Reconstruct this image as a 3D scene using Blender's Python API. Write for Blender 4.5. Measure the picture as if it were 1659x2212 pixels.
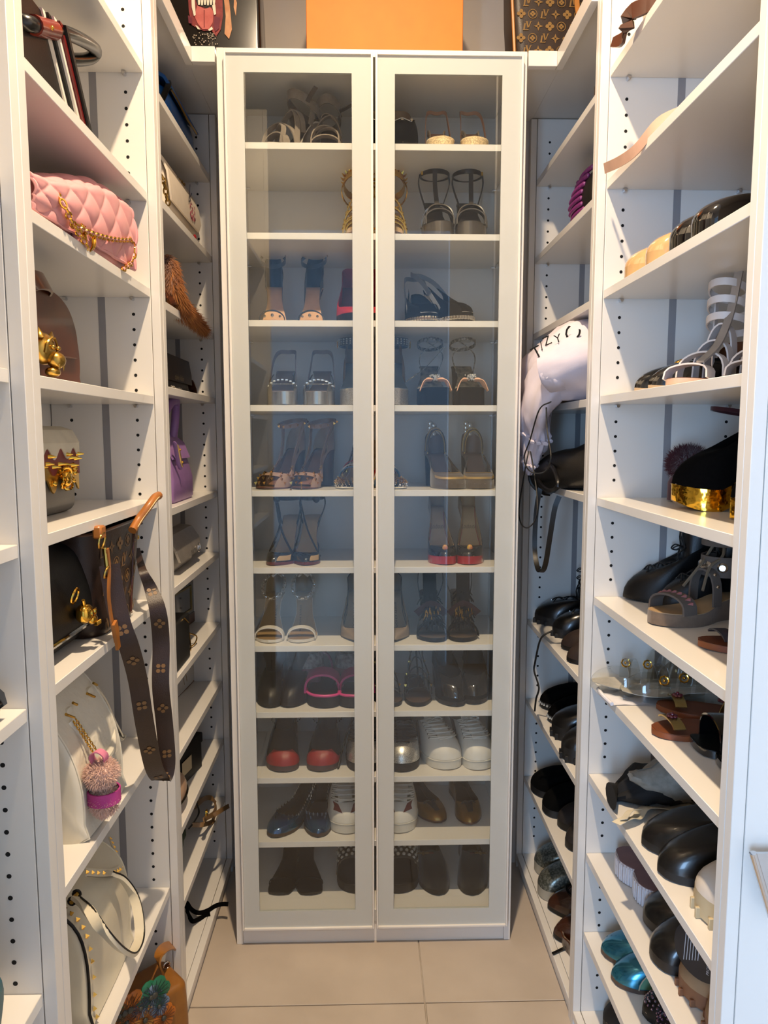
import bpy, bmesh, math, random
from mathutils import Vector, Matrix
rnd = random.Random(7)
PI = math.pi
for o in list(bpy.data.objects): bpy.data.objects.remove(o)
scene = bpy.context.scene
COL = scene.collection

# ------------------------------------------------------------------ camera
# measured from the photograph: 1659 x 2212 frame, focal length 1570 px,
# vanishing point of the corridor at (789, 938), eye height 1.42 m
FPX, CX, CY, EYE = 1570.0, 829.5, 1106.0, 1.42
_d = Vector((789 - CX, 938 - CY, FPX)).normalized()
_n = Vector((0, -FPX, 938 - CY)).normalized()
_x = _d.cross(_n)
ROT = Matrix((_x, _d, _n))            # camera (x right, y down, z forward) -> world
EYEV = Vector((0, 0, EYE))
cam_data = bpy.data.cameras.new('camera')
cam_data.sensor_fit = 'HORIZONTAL'; cam_data.sensor_width = 36.0
cam_data.lens = 36.0 * FPX / 1659.0
cam_data.clip_start = 0.02
cam = bpy.data.objects.new('camera', cam_data); COL.objects.link(cam)
_m = Matrix((ROT.col[0], -ROT.col[1], -ROT.col[2])).transposed().to_4x4()
_m.translation = EYEV
cam.matrix_world = _m
scene.camera = cam

def ray(px, py): return ROT @ Vector((px - CX, py - CY, FPX))
def onX(px, py, X): r = ray(px, py); return EYEV + r * (X / r.x)
def onY(px, py, Y): r = ray(px, py); return EYEV + r * (Y / r.y)
def onP(px, py, pt, n):
    r = ray(px, py); n = Vector(n); return EYEV + r * ((Vector(pt) - EYEV).dot(n) / r.dot(n))
def onZ(px, py, Z): r = ray(px, py); return EYEV + r * ((Z - EYE) / r.z)

# ------------------------------------------------------------------ world, light, exposure
world = bpy.data.worlds.new('daylight'); scene.world = world
world.use_nodes = True
_bg = world.node_tree.nodes['Background']
_bg.inputs[0].default_value = (0.55, 0.72, 1.0, 1); _bg.inputs[1].default_value = 0.9
scene.view_settings.view_transform = 'Standard'; scene.view_settings.look = 'None'
scene.view_settings.gamma = 1.0; scene.view_settings.use_curve_mapping = False
scene.view_settings.exposure = 0.0

def area(name, loc, aim, sx, sy, power, color, shape='RECTANGLE'):
    l = bpy.data.lights.new(name, 'AREA'); l.shape = shape; l.size = sx
    if shape in ('RECTANGLE', 'ELLIPSE'): l.size_y = sy
    l.energy = power; l.color = color
    o = bpy.data.objects.new(name, l); COL.objects.link(o); o.location = loc
    o.rotation_euler = (Vector(aim) - Vector(loc)).to_track_quat('-Z', 'Y').to_euler()
    return o
# daylight from the bedroom window behind the camera, on its left
area('window_daylight', (-1.75, -2.6, 1.35), (0.45, 1.2, 1.0), 1.5, 2.0, 245, (0.38, 0.63, 1.0))
WARM = (1.0, 0.77, 0.52)
# warm ceiling downlights along the corridor
LAMPS = [((0.0, 0.87, 3.168), 47.0)]
for (p, e) in LAMPS:
    l = area('downlight_lamp', p, (p[0], p[1], 0), 0.07, 0.07, e, WARM, 'DISK'); l.data.spread = math.radians(150)

# ------------------------------------------------------------------ materials
def lin(h):
    h = h.lstrip('#'); v = [int(h[i:i + 2], 16) / 255 for i in (0, 2, 4)]
    return tuple(c / 12.92 if c <= 0.04045 else ((c + 0.055) / 1.055) ** 2.4 for c in v) + (1,)
MATS = {}
def M(name, hexc='#808080', rough=0.5, metal=0.0, coat=0.0, var=0.08, vs=30, bump=0.0, bs=300, hex2=None, sheen=0.0, tex='noise', spec=0.5):
    if name in MATS: return MATS[name]
    m = bpy.data.materials.new(name); m.use_nodes = True
    nt = m.node_tree; N = nt.nodes; b = N['Principled BSDF']
    b.inputs['Roughness'].default_value = rough; b.inputs['Metallic'].default_value = metal
    b.inputs['Coat Weight'].default_value = coat; b.inputs['Coat Roughness'].default_value = 0.08
    b.inputs['Sheen Weight'].default_value = sheen; b.inputs['Specular IOR Level'].default_value = spec
    tc = N.new('ShaderNodeTexCoord')
    if tex == 'voronoi':
        t = N.new('ShaderNodeTexVoronoi'); t.inputs['Scale'].default_value = vs; src = t.outputs['Distance']
    elif tex == 'wave':
        t = N.new('ShaderNodeTexWave'); t.inputs['Scale'].default_value = vs; t.inputs['Distortion'].default_value = 3; src = t.outputs['Fac']
    else:
        t = N.new('ShaderNodeTexNoise'); t.inputs['Scale'].default_value = vs; t.inputs['Detail'].default_value = 4; src = t.outputs['Fac']
    nt.links.new(tc.outputs['Object'], t.inputs['Vector'])
    r = N.new('ShaderNodeValToRGB')
    c = lin(hexc)
    if hex2: c0, c1 = c, lin(hex2)
    else:
        c0 = tuple(x * (1 - var) for x in c[:3]) + (1,); c1 = tuple(min(1, x * (1 + var)) for x in c[:3]) + (1,)
    r.color_ramp.elements[0].color = c0; r.color_ramp.elements[1].color = c1
    r.color_ramp.elements[0].position = 0.3; r.color_ramp.elements[1].position = 0.7
    nt.links.new(src, r.inputs['Fac']); nt.links.new(r.outputs['Color'], b.inputs['Base Color'])
    if bump:
        t2 = N.new('ShaderNodeTexNoise'); t2.inputs['Scale'].default_value = bs
        nt.links.new(tc.outputs['Object'], t2.inputs['Vector'])
        bp = N.new('ShaderNodeBump'); bp.inputs['Strength'].default_value = bump; bp.inputs['Distance'].default_value = 0.002
        nt.links.new(t2.outputs['Fac'], bp.inputs['Height']); nt.links.new(bp.outputs['Normal'], b.inputs['Normal'])
    MATS[name] = m; return m
def glass(name, tint, ior=1.5, rough=0.0, base=0.0):
    if name in MATS: return MATS[name]
    m = bpy.data.materials.new(name); m.use_nodes = True; nt = m.node_tree; N = nt.nodes
    out = N['Material Output']; N.remove(N['Principled BSDF'])
    tr = N.new('ShaderNodeBsdfTransparent'); tr.inputs[0].default_value = tint
    gl = N.new('ShaderNodeBsdfGlossy'); gl.inputs['Roughness'].default_value = rough
    lw = N.new('ShaderNodeLayerWeight'); pw = N.new('ShaderNodeMath'); pw.operation = 'POWER'; pw.inputs[1].default_value = 5.0
    ml = N.new('ShaderNodeMath'); ml.operation = 'MULTIPLY_ADD'; ml.inputs[1].default_value = 0.95; ml.inputs[2].default_value = ((ior - 1) / (ior + 1)) ** 2 + base; ml.use_clamp = True
    mx = N.new('ShaderNodeMixShader')
    nt.links.new(lw.outputs['Facing'], pw.inputs[0]); nt.links.new(pw.outputs[0], ml.inputs[0]); nt.links.new(ml.outputs[0], mx.inputs[0])
    nt.links.new(tr.outputs[0], mx.inputs[1]); nt.links.new(gl.outputs[0], mx.inputs[2])
    nt.links.new(mx.outputs[0], out.inputs[0]); MATS[name] = m; return m

WHITE = M('white_lacquer', '#e4e0d9', 0.32, coat=0.35, var=0.012, vs=3)
SHELFW = M('white_shelf', '#e4e0d9', 0.3, coat=0.25, var=0.012, vs=4)
GROOVE = M('grey_groove', '#8e8d90', 0.5, var=0.03)
HOLE = M('hole_dark', '#060606', 0.9)
CHROME = M('chrome', '#d2d2d4', 0.12, 1.0, var=0.02)
GOLD = M('gold', '#d6ac55', 0.2, 1.0, var=0.05)
GOLDS = M('gold_shiny', '#e0b04a', 0.1, 1.0, var=0.05)
SILVER = M('silver', '#cfcac2', 0.22, 1.0, var=0.05)
BLACK = M('black_leather', '#0b0a0a', 0.4, var=0.2, bump=0.15, bs=500, spec=0.35)
BLACKP = M('black_patent', '#080708', 0.08, coat=1.0, var=0.1)
BLACKS = M('black_suede', '#080707', 0.95, var=0.3, vs=200, spec=0.06)
RUBBER = M('black_rubber', '#100f0f', 0.6)
TAN = M('tan_leather', '#b5742e', 0.42, var=0.12, bump=0.1)
BROWN = M('brown_leather', '#4a2412', 0.35, var=0.25, coat=0.2, bump=0.08)
NUDE = M('nude_insole', '#b59a78', 0.6, var=0.08)

# ------------------------------------------------------------------ mesh builder
def V(*a): return Vector(a)
class MB:
    def __init__(s): s.v = []; s.f = []
    def add(s, vs, fs):
        o = len(s.v); s.v += [tuple(p) for p in vs]; s.f += [tuple(i + o for i in f) for f in fs]; return s
    def box(s, x0, x1, y0, y1, z0, z1, b=0.0):
        x0, x1 = min(x0, x1), max(x0, x1); y0, y1 = min(y0, y1), max(y0, y1); z0, z1 = min(z0, z1), max(z0, z1)
        if b <= 0:
            v = [(x, y, z) for x in (x0, x1) for y in (y0, y1) for z in (z0, z1)]
            return s.add(v, [(0, 1, 3, 2), (4, 6, 7, 5), (0, 4, 5, 1), (2, 3, 7, 6), (0, 2, 6, 4), (1, 5, 7, 3)])
        L = (x0, y0, z0); H = (x1, y1, z1); vs = []; ix = {}
        for c in [(i, j, k) for i in (0, 1) for j in (0, 1) for k in (0, 1)]:
            for a in range(3):
                p = []
                for q in range(3):
                    e = H[q] if c[q] else L[q]
                    if q != a: e += -b if c[q] else b
                    p.append(e)
                ix[c, a] = len(vs); vs.append(p)
        fs = []
        for a in range(3):
            o1, o2 = [(1, 2), (0, 2), (0, 1)][a]
            for sd in (0, 1):
                q = []
                for (i, j) in ((0, 0), (1, 0), (1, 1), (0, 1)):
                    c = [0, 0, 0]; c[a] = sd; c[o1] = i; c[o2] = j; q.append(ix[tuple(c), a])
                fs.append(q)
            for i in (0, 1):
                for j in (0, 1):
                    c0 = [0, 0, 0]; c0[o1] = i; c0[o2] = j; c1 = list(c0); c1[a] = 1
                    fs.append((ix[tuple(c0), o1], ix[tuple(c1), o1], ix[tuple(c1), o2], ix[tuple(c0), o2]))
        for c in [(i, j, k) for i in (0, 1) for j in (0, 1) for k in (0, 1)]: fs.append([ix[c, a] for a in range(3)])
        return s.add(vs, fs)
    def loft(s, rings, cap0=False, cap1=False, close=True):
        n = len(rings[0]); vs = [p for r in rings for p in r]; fs = []
        for i in range(len(rings) - 1):
            for j in range(n if close else n - 1):
                k = (j + 1) % n
                fs.append((i * n + j, i * n + k, (i + 1) * n + k, (i + 1) * n + j))
        if cap0: fs.append(tuple(range(n)))
        if cap1: fs.append(tuple((len(rings) - 1) * n + j for j in range(n)))
        return s.add(vs, fs)
    def strip_cap(s, ring):
        n = len(ring); fs = []
        for i in range(n // 2):
            a, b, c, d = i, i + 1, (n - i - 1) % n, (n - i) % n
            f = [];
            for q in (a, b, c, d):
                if q not in f: f.append(q)
            if len(f) > 2: fs.append(f)
        return s.add(ring, fs)
    def tube(s, pts, r, n=8, closed=False, cap=True):
        pts = [Vector(p) for p in pts]; m = len(pts); rings = []
        rr = r if hasattr(r, '__len__') else [r] * m
        t0 = (pts[1] - pts[0]).normalized()
        u = t0.orthogonal().normalized()
        for i in range(m):
            if closed: t = (pts[(i + 1) % m] - pts[i - 1])
            else: t = pts[min(i + 1, m - 1)] - pts[max(i - 1, 0)]
            if t.length < 1e-9: t = t0
            t = t.normalized(); u = (u - t * u.dot(t))
            if u.length < 1e-6: u = t.orthogonal()
            u.normalize(); w = t.cross(u)
            rings.append([pts[i] + (u * math.cos(2 * PI * k / n) + w * math.sin(2 * PI * k / n)) * rr[i] for k in range(n)])
        if closed: rings.append(rings[0])
        return s.loft(rings, cap and not closed, cap and not closed)
    def ribbon(s, pts, wdir, w, t, closed=False):
        """flat band: width w along wdir (one vector or one per point), thickness t"""
        pts = [Vector(p) for p in pts]; m = len(pts); rings = []
        for i in range(m):
            tg = (pts[(i + 1) % m] - pts[i - 1]) if closed else pts[min(i + 1, m - 1)] - pts[max(i - 1, 0)]
            wd = Vector(wdir[i] if isinstance(wdir, list) else wdir)
            tg.normalize(); wd = (wd - tg * wd.dot(tg)); wd.normalize(); nn = tg.cross(wd)
            ww = w[i] if isinstance(w, list) else w
            a, c = wd * ww / 2, nn * t / 2
            rings.append([pts[i] + a + c, pts[i] - a + c, pts[i] - a - c, pts[i] + a - c])
        if closed: rings.append(rings[0])
        return s.loft(rings, not closed, not closed)
    def ball(s, c, r, n=10, m=6):
        c = Vector(c); r = r if hasattr(r, '__len__') else (r, r, r)
        vs = [c + V(0, 0, r[2])]; fs = []
        for i in range(1, m):
            a = PI * i / m
            for j in range(n):
                b = 2 * PI * j / n
                vs.append(c + V(r[0] * math.sin(a) * math.cos(b), r[1] * math.sin(a) * math.sin(b), r[2] * math.cos(a)))
        vs.append(c - V(0, 0, r[2])); e = len(vs) - 1
        for j in range(n):
            k = (j + 1) % n
            fs.append((0, 1 + j, 1 + k)); fs.append((e, e - n + k, e - n + j))
            for i in range(m - 2): fs.append((1 + i * n + j, 1 + (i + 1) * n + j, 1 + (i + 1) * n + k, 1 + i * n + k))
        return s.add(vs, fs)
    def cone(s, base, axis, r, h, n=4, r2=0.0, rot=0):
        base = Vector(base); ax = Vector(axis).normalized(); u = ax.orthogonal().normalized(); w = ax.cross(u)
        R = [base + (u * math.cos(2 * PI * k / n + rot) + w * math.sin(2 * PI * k / n + rot)) * r for k in range(n)]
        if r2 <= 0: return s.add(R + [base + ax * h], [(k, (k + 1) % n, n) for k in range(n)] + [tuple(range(n))])
        T = [base + ax * h + (u * math.cos(2 * PI * k / n + rot) + w * math.sin(2 * PI * k / n + rot)) * r2 for k in range(n)]
        return s.loft([R, T], True, True)
    def disc(s, c, nrm, r, n=10):
        c = Vector(c); ax = Vector(nrm).normalized(); u = ax.orthogonal().normalized(); w = ax.cross(u)
        return s.add([c + (u * math.cos(2 * PI * k / n) + w * math.sin(2 * PI * k / n)) * r for k in range(n)], [tuple(range(n))])
    def torus(s, c, nrm, R, r, n=12, m=6, sx=1.0, up=None):
        c = Vector(c); ax = Vector(nrm).normalized(); u = Vector(up) if up else ax.orthogonal()
        u = (u - ax * u.dot(ax)).normalized(); w = ax.cross(u)
        return s.tube([c + u * R * sx * math.cos(2 * PI * k / n) + w * R * math.sin(2 * PI * k / n) for k in range(n)], r, m, closed=True)
    def poly(s, pts2, fn):
        """flat polygon list (2-D) mapped to the surface by fn(u, v)"""
        return s.add([fn(*p) for p in pts2], [tuple(range(len(pts2)))])

def obj(name, mb, mat, parent=None, smooth=40, recalc=True, label=None, kind=None):
    me = bpy.data.meshes.new(name); me.from_pydata(mb.v, [], mb.f)
    if recalc:
        bm = bmesh.new(); bm.from_mesh(me); bmesh.ops.remove_doubles(bm, verts=bm.verts, dist=1e-6)
        bmesh.ops.recalc_face_normals(bm, faces=bm.faces); bm.to_mesh(me); bm.free()
    if smooth: me.shade_smooth(); me.set_sharp_from_angle(angle=math.radians(smooth))
    me.materials.append(mat)
    o = bpy.data.objects.new(name, me); COL.objects.link(o)
    if parent: o.parent = parent
    if label: o['label'] = label
    if kind: o['kind'] = kind
    return o
def thing(name, label, cat, loc=(0, 0, 0), rz=0.0, group=None, rot=None):
    o = bpy.data.objects.new(name, None); COL.objects.link(o); o.empty_display_size = 0.05
    o.location = loc; o.rotation_euler = rot if rot else (0, 0, rz); o['label'] = label; o['category'] = cat
    if group: o['group'] = group
    return o
def tag(o, label, cat, group=None):
    o['label'] = label; o['category'] = cat
    if group: o['group'] = group
    return o
def struct(name, mb, mat, parent=None, smooth=30):
    o = obj(name, mb, mat, parent, smooth)
    if not parent: o['kind'] = 'structure'
    return o
def share(name, me, parent, loc=(0, 0, 0), rot=None):
    o = bpy.data.objects.new(name, me); COL.objects.link(o); o.parent = parent; o.location = loc
    if rot: o.rotation_euler = rot
    return o
def spl(pts, k=6, closed=False):
    """Catmull-Rom through the points"""
    P = [Vector(p) for p in pts]; n = len(P); out = []
    for i in range(n if closed else n - 1):
        p1, p2 = P[i], P[(i + 1) % n]
        p0 = P[i - 1] if (i > 0 or closed) else p1 * 2 - p2
        p3 = P[(i + 2) % n] if (i + 2 < n or closed) else p2 * 2 - p1
        for j in range(k):
            t = j / k
            out.append(0.5 * ((2 * p1) + (p2 - p0) * t + (2 * p0 - 5 * p1 + 4 * p2 - p3) * t * t + (3 * p1 - p0 - 3 * p2 + p3) * t ** 3))
    if not closed: out.append(P[-1])
    return out
def itp(tab, t):
    if t <= tab[0][0]: return tab[0][1]
    for (a, x), (b, y) in zip(tab, tab[1:]):
        if t <= b: return x + (y - x) * (t - a) / (b - a)
    return tab[-1][1]
def sstep(a, b, x): x = max(0.0, min(1.0, (x - a) / (b - a))); return x * x * (3 - 2 * x)
def rrect(w, d, r, z, n=6, cx=0, cy=0):
    r = min(r, w / 2 * 0.999, d / 2 * 0.999); R = []
    for (sx, sy, a0) in ((1, 1, 0), (-1, 1, 90), (-1, -1, 180), (1, -1, 270)):
        for k in range(n + 1):
            a = math.radians(a0 + 90 * k / n)
            R.append(V(cx + sx * (w / 2 - r) + r * math.cos(a), cy + sy * (d / 2 - r) + r * math.sin(a), z))
    return R
def pillow(w, d, h, rc=0.02, re=0.015, puff=0.0, topw=1.0, topd=1.0, n=10, z0=0.0):
    """soft box standing on z0: rounded corners rc, rounded rims re, belly puff, tapering to topw/topd"""
    mb = MB(); rings = []
    zs = [0, 0.08 * re, 0.3 * re, 0.65 * re, re] + [re + (h - 2 * re) * i / n for i in range(1, n)] + [h - re, h - 0.65 * re, h - 0.3 * re, h - 0.08 * re, h]
    for z in zs:
        e = 0
        if z < re: e = re - math.sqrt(max(0, re * re - (re - z) ** 2))
        elif z > h - re: e = re - math.sqrt(max(0, re * re - (z - h + re) ** 2))
        q = z / h; b = 1 + puff * math.sin(PI * q)
        rings.append(rrect(w * (1 + (topw - 1) * q) * (1 + puff * 0.15 * math.sin(PI * q)) - 2 * e, d * (1 + (topd - 1) * q) * b - 2 * e, rc, z0 + z))
    return mb.loft(rings, True, True)
def sheet(path, wf, t, x0=0.0):
    """band across x following a (y, z) path, half width wf(i/n)"""
    n = len(path); P = [V(x0, p[0], p[1]) for p in path]
    return MB().ribbon(P, V(1, 0, 0), [2 * wf(i / (n - 1)) for i in range(n)], t)
def chain(pts, link=0.006, wire=0.0013, step=None):
    """oval links along a path"""
    pts = [Vector(p) for p in pts]; mb = MB(); step = step or link * 1.45; acc = 0; k = 0
    for a, b in zip(pts, pts[1:]):
        d = (b - a); L = d.length
        if L < 1e-9: continue
        t = d / L
        while acc <= L:
            c = a + t * acc; u = t.orthogonal().normalized(); w = t.cross(u)
            nrm = u if k % 2 else w
            mb.torus(c, nrm, link * 0.6, wire, 10, 5, sx=1.6, up=t); k += 1; acc += step
        acc -= L
    return mb
def fur(base_fn, count, ln, r=0.0007, jit=0.35, droop=0.0, seed=1):
    """hair spikes: base_fn(rng) -> (point, normal)"""
    g = random.Random(seed); mb = MB()
    for _ in range(count):
        p, n = base_fn(g); n = Vector(n).normalized()
        d = (n + V(g.uniform(-1, 1), g.uniform(-1, 1), g.uniform(-1, 1)) * jit + V(0, 0, -droop)).normalized()
        l = ln * g.uniform(0.6, 1.15); u = d.orthogonal().normalized() * r; w = d.cross(u)
        q = Vector(p); mid = q + d * l * 0.55; tip = q + d * l + V(0, 0, -droop * l * 0.5)
        o = len(mb.v)
        mb.v += [tuple(q + u), tuple(q - u * 0.5 + w * 0.87), tuple(q - u * 0.5 - w * 0.87), tuple(mid + u * 0.8), tuple(mid - u * 0.4 + w * 0.7), tuple(mid - u * 0.4 - w * 0.7), tuple(tip)]
        mb.f += [(o, o + 1, o + 4, o + 3), (o + 1, o + 2, o + 5, o + 4), (o + 2, o, o + 3, o + 5), (o + 3, o + 4, o + 6), (o + 4, o + 5, o + 6), (o + 5, o + 3, o + 6)]
    return mb
def text2d(s, size, shear=0.0):
    """outline-font text as 2-D triangles: verts and faces, centred"""
    cu = bpy.data.curves.new('lettering', 'FONT'); cu.body = s; cu.size = size; cu.align_x = 'CENTER'; cu.align_y = 'CENTER'; cu.shear = shear
    cu.resolution_u = 3
    o = bpy.data.objects.new('lettering', cu); me = bpy.data.meshes.new_from_object(o)
    vs = [(v.co.x, v.co.y) for v in me.vertices]; fs = [tuple(p.vertices) for p in me.polygons]
    bpy.data.objects.remove(o); bpy.data.curves.remove(cu); bpy.data.meshes.remove(me)
    return vs, fs
def lettering(s, size, fn, mb=None, shear=0.0):
    mb = mb or MB(); vs, fs = text2d(s, size, shear); return mb.add([fn(*p) for p in vs], fs)

# monogram print: two interlocked letters, four-petal flowers, four-point stars
def monogram(us, vs, pitch, fn, size=0.38, seed=0):
    mb = MB(); k = 0
    nv = max(1, int((vs[1] - vs[0]) / pitch)); nu = max(1, int((us[1] - us[0]) / pitch))
    def star(cx, cy, R, r): 
        for q in range(4):
            a = PI / 2 * q + PI / 4; b = a + PI / 2; m = a + PI / 4
            mb.poly([(cx + r * math.cos(a), cy + r * math.sin(a)), (cx + R * math.cos(m), cy + R * math.sin(m)), (cx + r * math.cos(b), cy + r * math.sin(b)), (cx + r * .35 * math.cos(m), cy + r * .35 * math.sin(m))], fn)
    def flower(cx, cy, R):
        for q in range(4):
            a = PI / 2 * q
            mb.poly([(cx + R * .55 * math.cos(a) + R * .42 * math.cos(e * PI / 4), cy + R * .55 * math.sin(a) + R * .42 * math.sin(e * PI / 4)) for e in range(8)], fn)
    def ringl(cx, cy, R, w):
        n = 16
        for e in range(n):
            a, b = 2 * PI * e / n, 2 * PI * (e + 1) / n
            mb.poly([(cx + R * math.cos(a), cy + R * math.sin(a)), (cx + R * math.cos(b), cy + R * math.sin(b)), (cx + (R - w) * math.cos(b), cy + (R - w) * math.sin(b)), (cx + (R - w) * math.cos(a), cy + (R - w) * math.sin(a))], fn)
    for j in range(nv + 1):
        for i in range(nu + 1):
            cx = us[0] + (i + (0.5 if j % 2 else 0)) * pitch; cy = vs[0] + j * pitch
            if cx > us[1] or cy > vs[1]: continue
            R = pitch * size; t = (i + 2 * j + seed) % 4
            if t == 0:
                lw = R * .16
                def bar(x0, y0, x1, y1, w):
                    mb.poly([(cx + x0 * R - w, cy + y0 * R), (cx + x0 * R + w, cy + y0 * R), (cx + x1 * R + w, cy + y1 * R), (cx + x1 * R - w, cy + y1 * R)], fn)
                bar(-.40, .55, -.62, -.75, lw); mb.poly([(cx - .90 * R, cy - .92 * R), (cx + .30 * R, cy - .92 * R), (cx + .38 * R, cy - .60 * R), (cx + .22 * R, cy - .74 * R), (cx - .85 * R, cy - .74 * R)], fn)
                bar(-.05, .95, .28, -.42, lw); bar(.88, .95, .30, -.42, lw * .7); mb.poly([(cx - .28 * R, cy + .88 * R), (cx + .2 * R, cy + .88 * R), (cx + .2 * R, cy + .98 * R), (cx - .28 * R, cy + .98 * R)], fn); mb.poly([(cx + .66 * R, cy + .88 * R), (cx + 1.08 * R, cy + .88 * R), (cx + 1.08 * R, cy + .98 * R), (cx + .66 * R, cy + .98 * R)], fn)
            elif t == 1: star(cx, cy, R, R * .38)
            elif t == 2: flower(cx, cy, R)
            else: ringl(cx, cy, R, R * .14); flower(cx, cy, R * .62)
    return mb
# ------------------------------------------------------------------ room shell
WALL = M('wall_paint', '#cfc7bd', 0.8, var=0.03, vs=6, bump=0.05, bs=150)
CEILM = M('ceiling_paint', '#e6e1da', 0.85, var=0.02)
TILE = M('floor_tile', '#c4b6a6', 0.42, var=0.10, vs=5, hex2='#b5a797', bump=0.04, bs=60)
GROUT = M('grout', '#b3a798', 0.9, var=0.1)
BEDW = M('bedroom_wall', '#dfe3e8', 0.8, var=0.02)
floor = struct('floor', MB().box(-2.6, 2.6, -3.6, 2.5, -0.05, -0.004), GROUT)
_tm = MB().box(0.0015, 0.5985, 0.0015, 0.5985, -0.004, 0.0, 0.0012)
_t0 = obj('floor_tile', _tm, TILE, floor)
_first = True
for i in range(-5, 5):
    for j in range(-9, 2):
        x, y = 0.146 + 0.6 * i, 1.681 + 0.6 * j
        if x < -2.6 or x > 2.0 or y < -3.6: continue
        if abs(x + .3) > 0.95 and y > -0.9: continue
        if _first: _t0.location = (x, y, 0); _first = False
        else: share('floor_tile', _t0.data, floor, (x, y, 0))
struct('ceiling', MB().box(-2.6, 2.6, -3.6, 2.5, 3.20, 3.25), CEILM)
struct('wall_back', MB().box(-0.80, 0.95, 2.275, 2.35, 0, 3.20), WALL)
struct('wall_left', MB().box(-0.80, -0.715, -0.6, 2.275, 0, 3.20), WALL)
struct('wall_right', MB().box(0.875, 0.95, -0.6, 2.275, 0, 3.20), WALL)
# the closet opens behind the camera into a daylit bedroom
struct('wall_front', MB().box(-2.6, -0.56, -0.68, -0.6, 0, 3.20).box(0.50, 2.6, -0.68, -0.6, 0, 3.20).box(-0.56, 0.50, -0.68, -0.6, 2.60, 3.20), BEDW)
struct('wall_bedroom', MB().box(-2.6, 2.6, -3.65, -3.6, 0, 3.20).box(2.55, 2.6, -3.6, -0.68, 0, 3.20)
       .box(-2.6, -2.55, -3.6, -3.2, 0, 3.20).box(-2.6, -2.55, -1.3, -0.68, 0, 3.20).box(-2.6, -2.55, -3.2, -1.3, 0, 0.5).box(-2.6, -2.55, -3.2, -1.3, 2.4, 3.20), BEDW)
for (p, e) in LAMPS:
    t = thing('ceiling_downlight', 'round white recessed downlight in the closet ceiling', 'downlight', (p[0], p[1], 3.20))
    mb = MB(); R = [[V(r * math.cos(2 * PI * k / 24), r * math.sin(2 * PI * k / 24), z) for k in range(24)] for r, z in ((.038, 0), (.038, -.012), (.055, -.006), (.058, 0))]
    obj('trim_ring', mb.loft(R), WHITE, t)
    obj('reflector', MB().disc((0, 0, -.002), (0, 0, -1), .038, 24), CHROME, t)

# ------------------------------------------------------------------ shelving units
PIN = None
def unit(name, label, s, Xf, depth, Y0, Y1, pn, pf, shelves, ztop, zbot, holes=True, groove=None, near=True, strip_top=None):
    """open shelf unit; s=-1 stands left, s=+1 right of the corridor; interior Y0..Y1"""
    global PIN
    T = thing(name, label, 'shelving', (Xf, (Y0 + Y1) / 2, 0)); ox, oy = Xf, (Y0 + Y1) / 2
    def X(d): return s * d
    def bx(nm, d0, d1, y0, y1, z0, z1, m=WHITE, b=0.0008, lab=None):
        return obj(nm, MB().box(X(d0), X(d1), y0 - oy, y1 - oy, z0, z1, b), m, T, label=lab)
    dz = 0.0195
    bx('side_panel', dz, depth, Y1, Y1 + pf, 0.0, ztop)
    bx('front_strip', 0, dz - .0012, Y1, Y1 + pf, 0.0, strip_top or ztop)
    if near:
        bx('side_panel', dz, depth, Y0 - pn, Y0, 0.0, ztop)
        bx('front_strip', 0, dz - .0012, Y0 - pn, Y0, 0.0, strip_top or ztop)
    bx('back_panel', depth + .002, depth + .012, Y0 - pn, Y1 + pf, 0.0, ztop, SHELFW)
    bx('bottom_board', dz, depth, Y0, Y1, zbot - .018, zbot, SHELFW)
    bx('bottom_edge_strip', 0.0, dz - .0012, Y0, Y1, zbot - .018, zbot, SHELFW)
    bx('plinth', 0.006, 0.022, Y0, Y1, 0.0, zbot - .0185)
    hm = MB(); cols = (dz + .037, depth - .043)
    for z in shelves:
        bx('shelf', dz + .0005, depth, Y0 + .0008, Y1 - .0008, z - .018, z, SHELFW)
    if holes:
        for d in cols:
            z = zbot + .06
            while z < min(ztop, 2.34) - .03:
                if not any(sz - .034 < z < sz + .012 for sz in shelves):
                    hm.cone((X(d), Y1 - oy - .0004, z), (0, 1, 0), .0034, .0003, 12, .0034)
                z += .032
        obj('peg_holes', hm, HOLE, T, 0, kind='stuff')
        for z in shelves:
            for d in cols:
                if PIN is None:
                    PIN = obj('shelf_pin', MB().cone((0, 0, 0), (0, -1, 0), .0032, .013, 10, .0032).box(-.004, .004, -.013, -.003, .0005, .003), CHROME, T)
                    PIN.location = (X(d), Y1 - oy, z - .0225)
                else: share('shelf_pin', PIN.data, T, (X(d), Y1 - oy, z - .0225))
    if groove:
        obj('groove_strip', MB().box(X(groove[0]), X(groove[1]), Y1 - oy - .0006, Y1 - oy, zbot, ztop), GROOVE, T)
    return T
XL, XR = -0.436, 0.494
unit('shelving_unit', 'white shelving unit nearest the camera on the left, cut by the frame', -1, XL, .24, .36, .956, .02, .022, [2.178, 1.727, 1.503, 1.276, 1.053, .638], 2.86, .05)
unit('shelving_unit', 'white open shelving unit of large handbags in the left foreground', -1, XL, .24, 1.001, 1.597, .022, .022, [2.178, 1.924, 1.727, 1.502, 1.278, 1.055, .738, .375], 2.86, .046, groove=(.116, .131))
unit('shelving_unit', 'white open shelving unit of small bags beside the glass cabinet on the left', -1, XL, .24, 1.642, 2.245, .022, .02, [2.175, 1.946, 1.722, 1.530, 1.247, 1.056, .834, .643, .452, .259], 2.348, .048, groove=(.121, .135))
unit('shelving_unit', 'white open shelving unit of shoes in the right foreground', 1, XR, .345, .956, 1.595, .017, .017, [2.18, 1.955, 1.728, 1.503, 1.280, 1.056, .865, .639, .445, .247], 2.86, .043, groove=(.164, .180))
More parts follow.
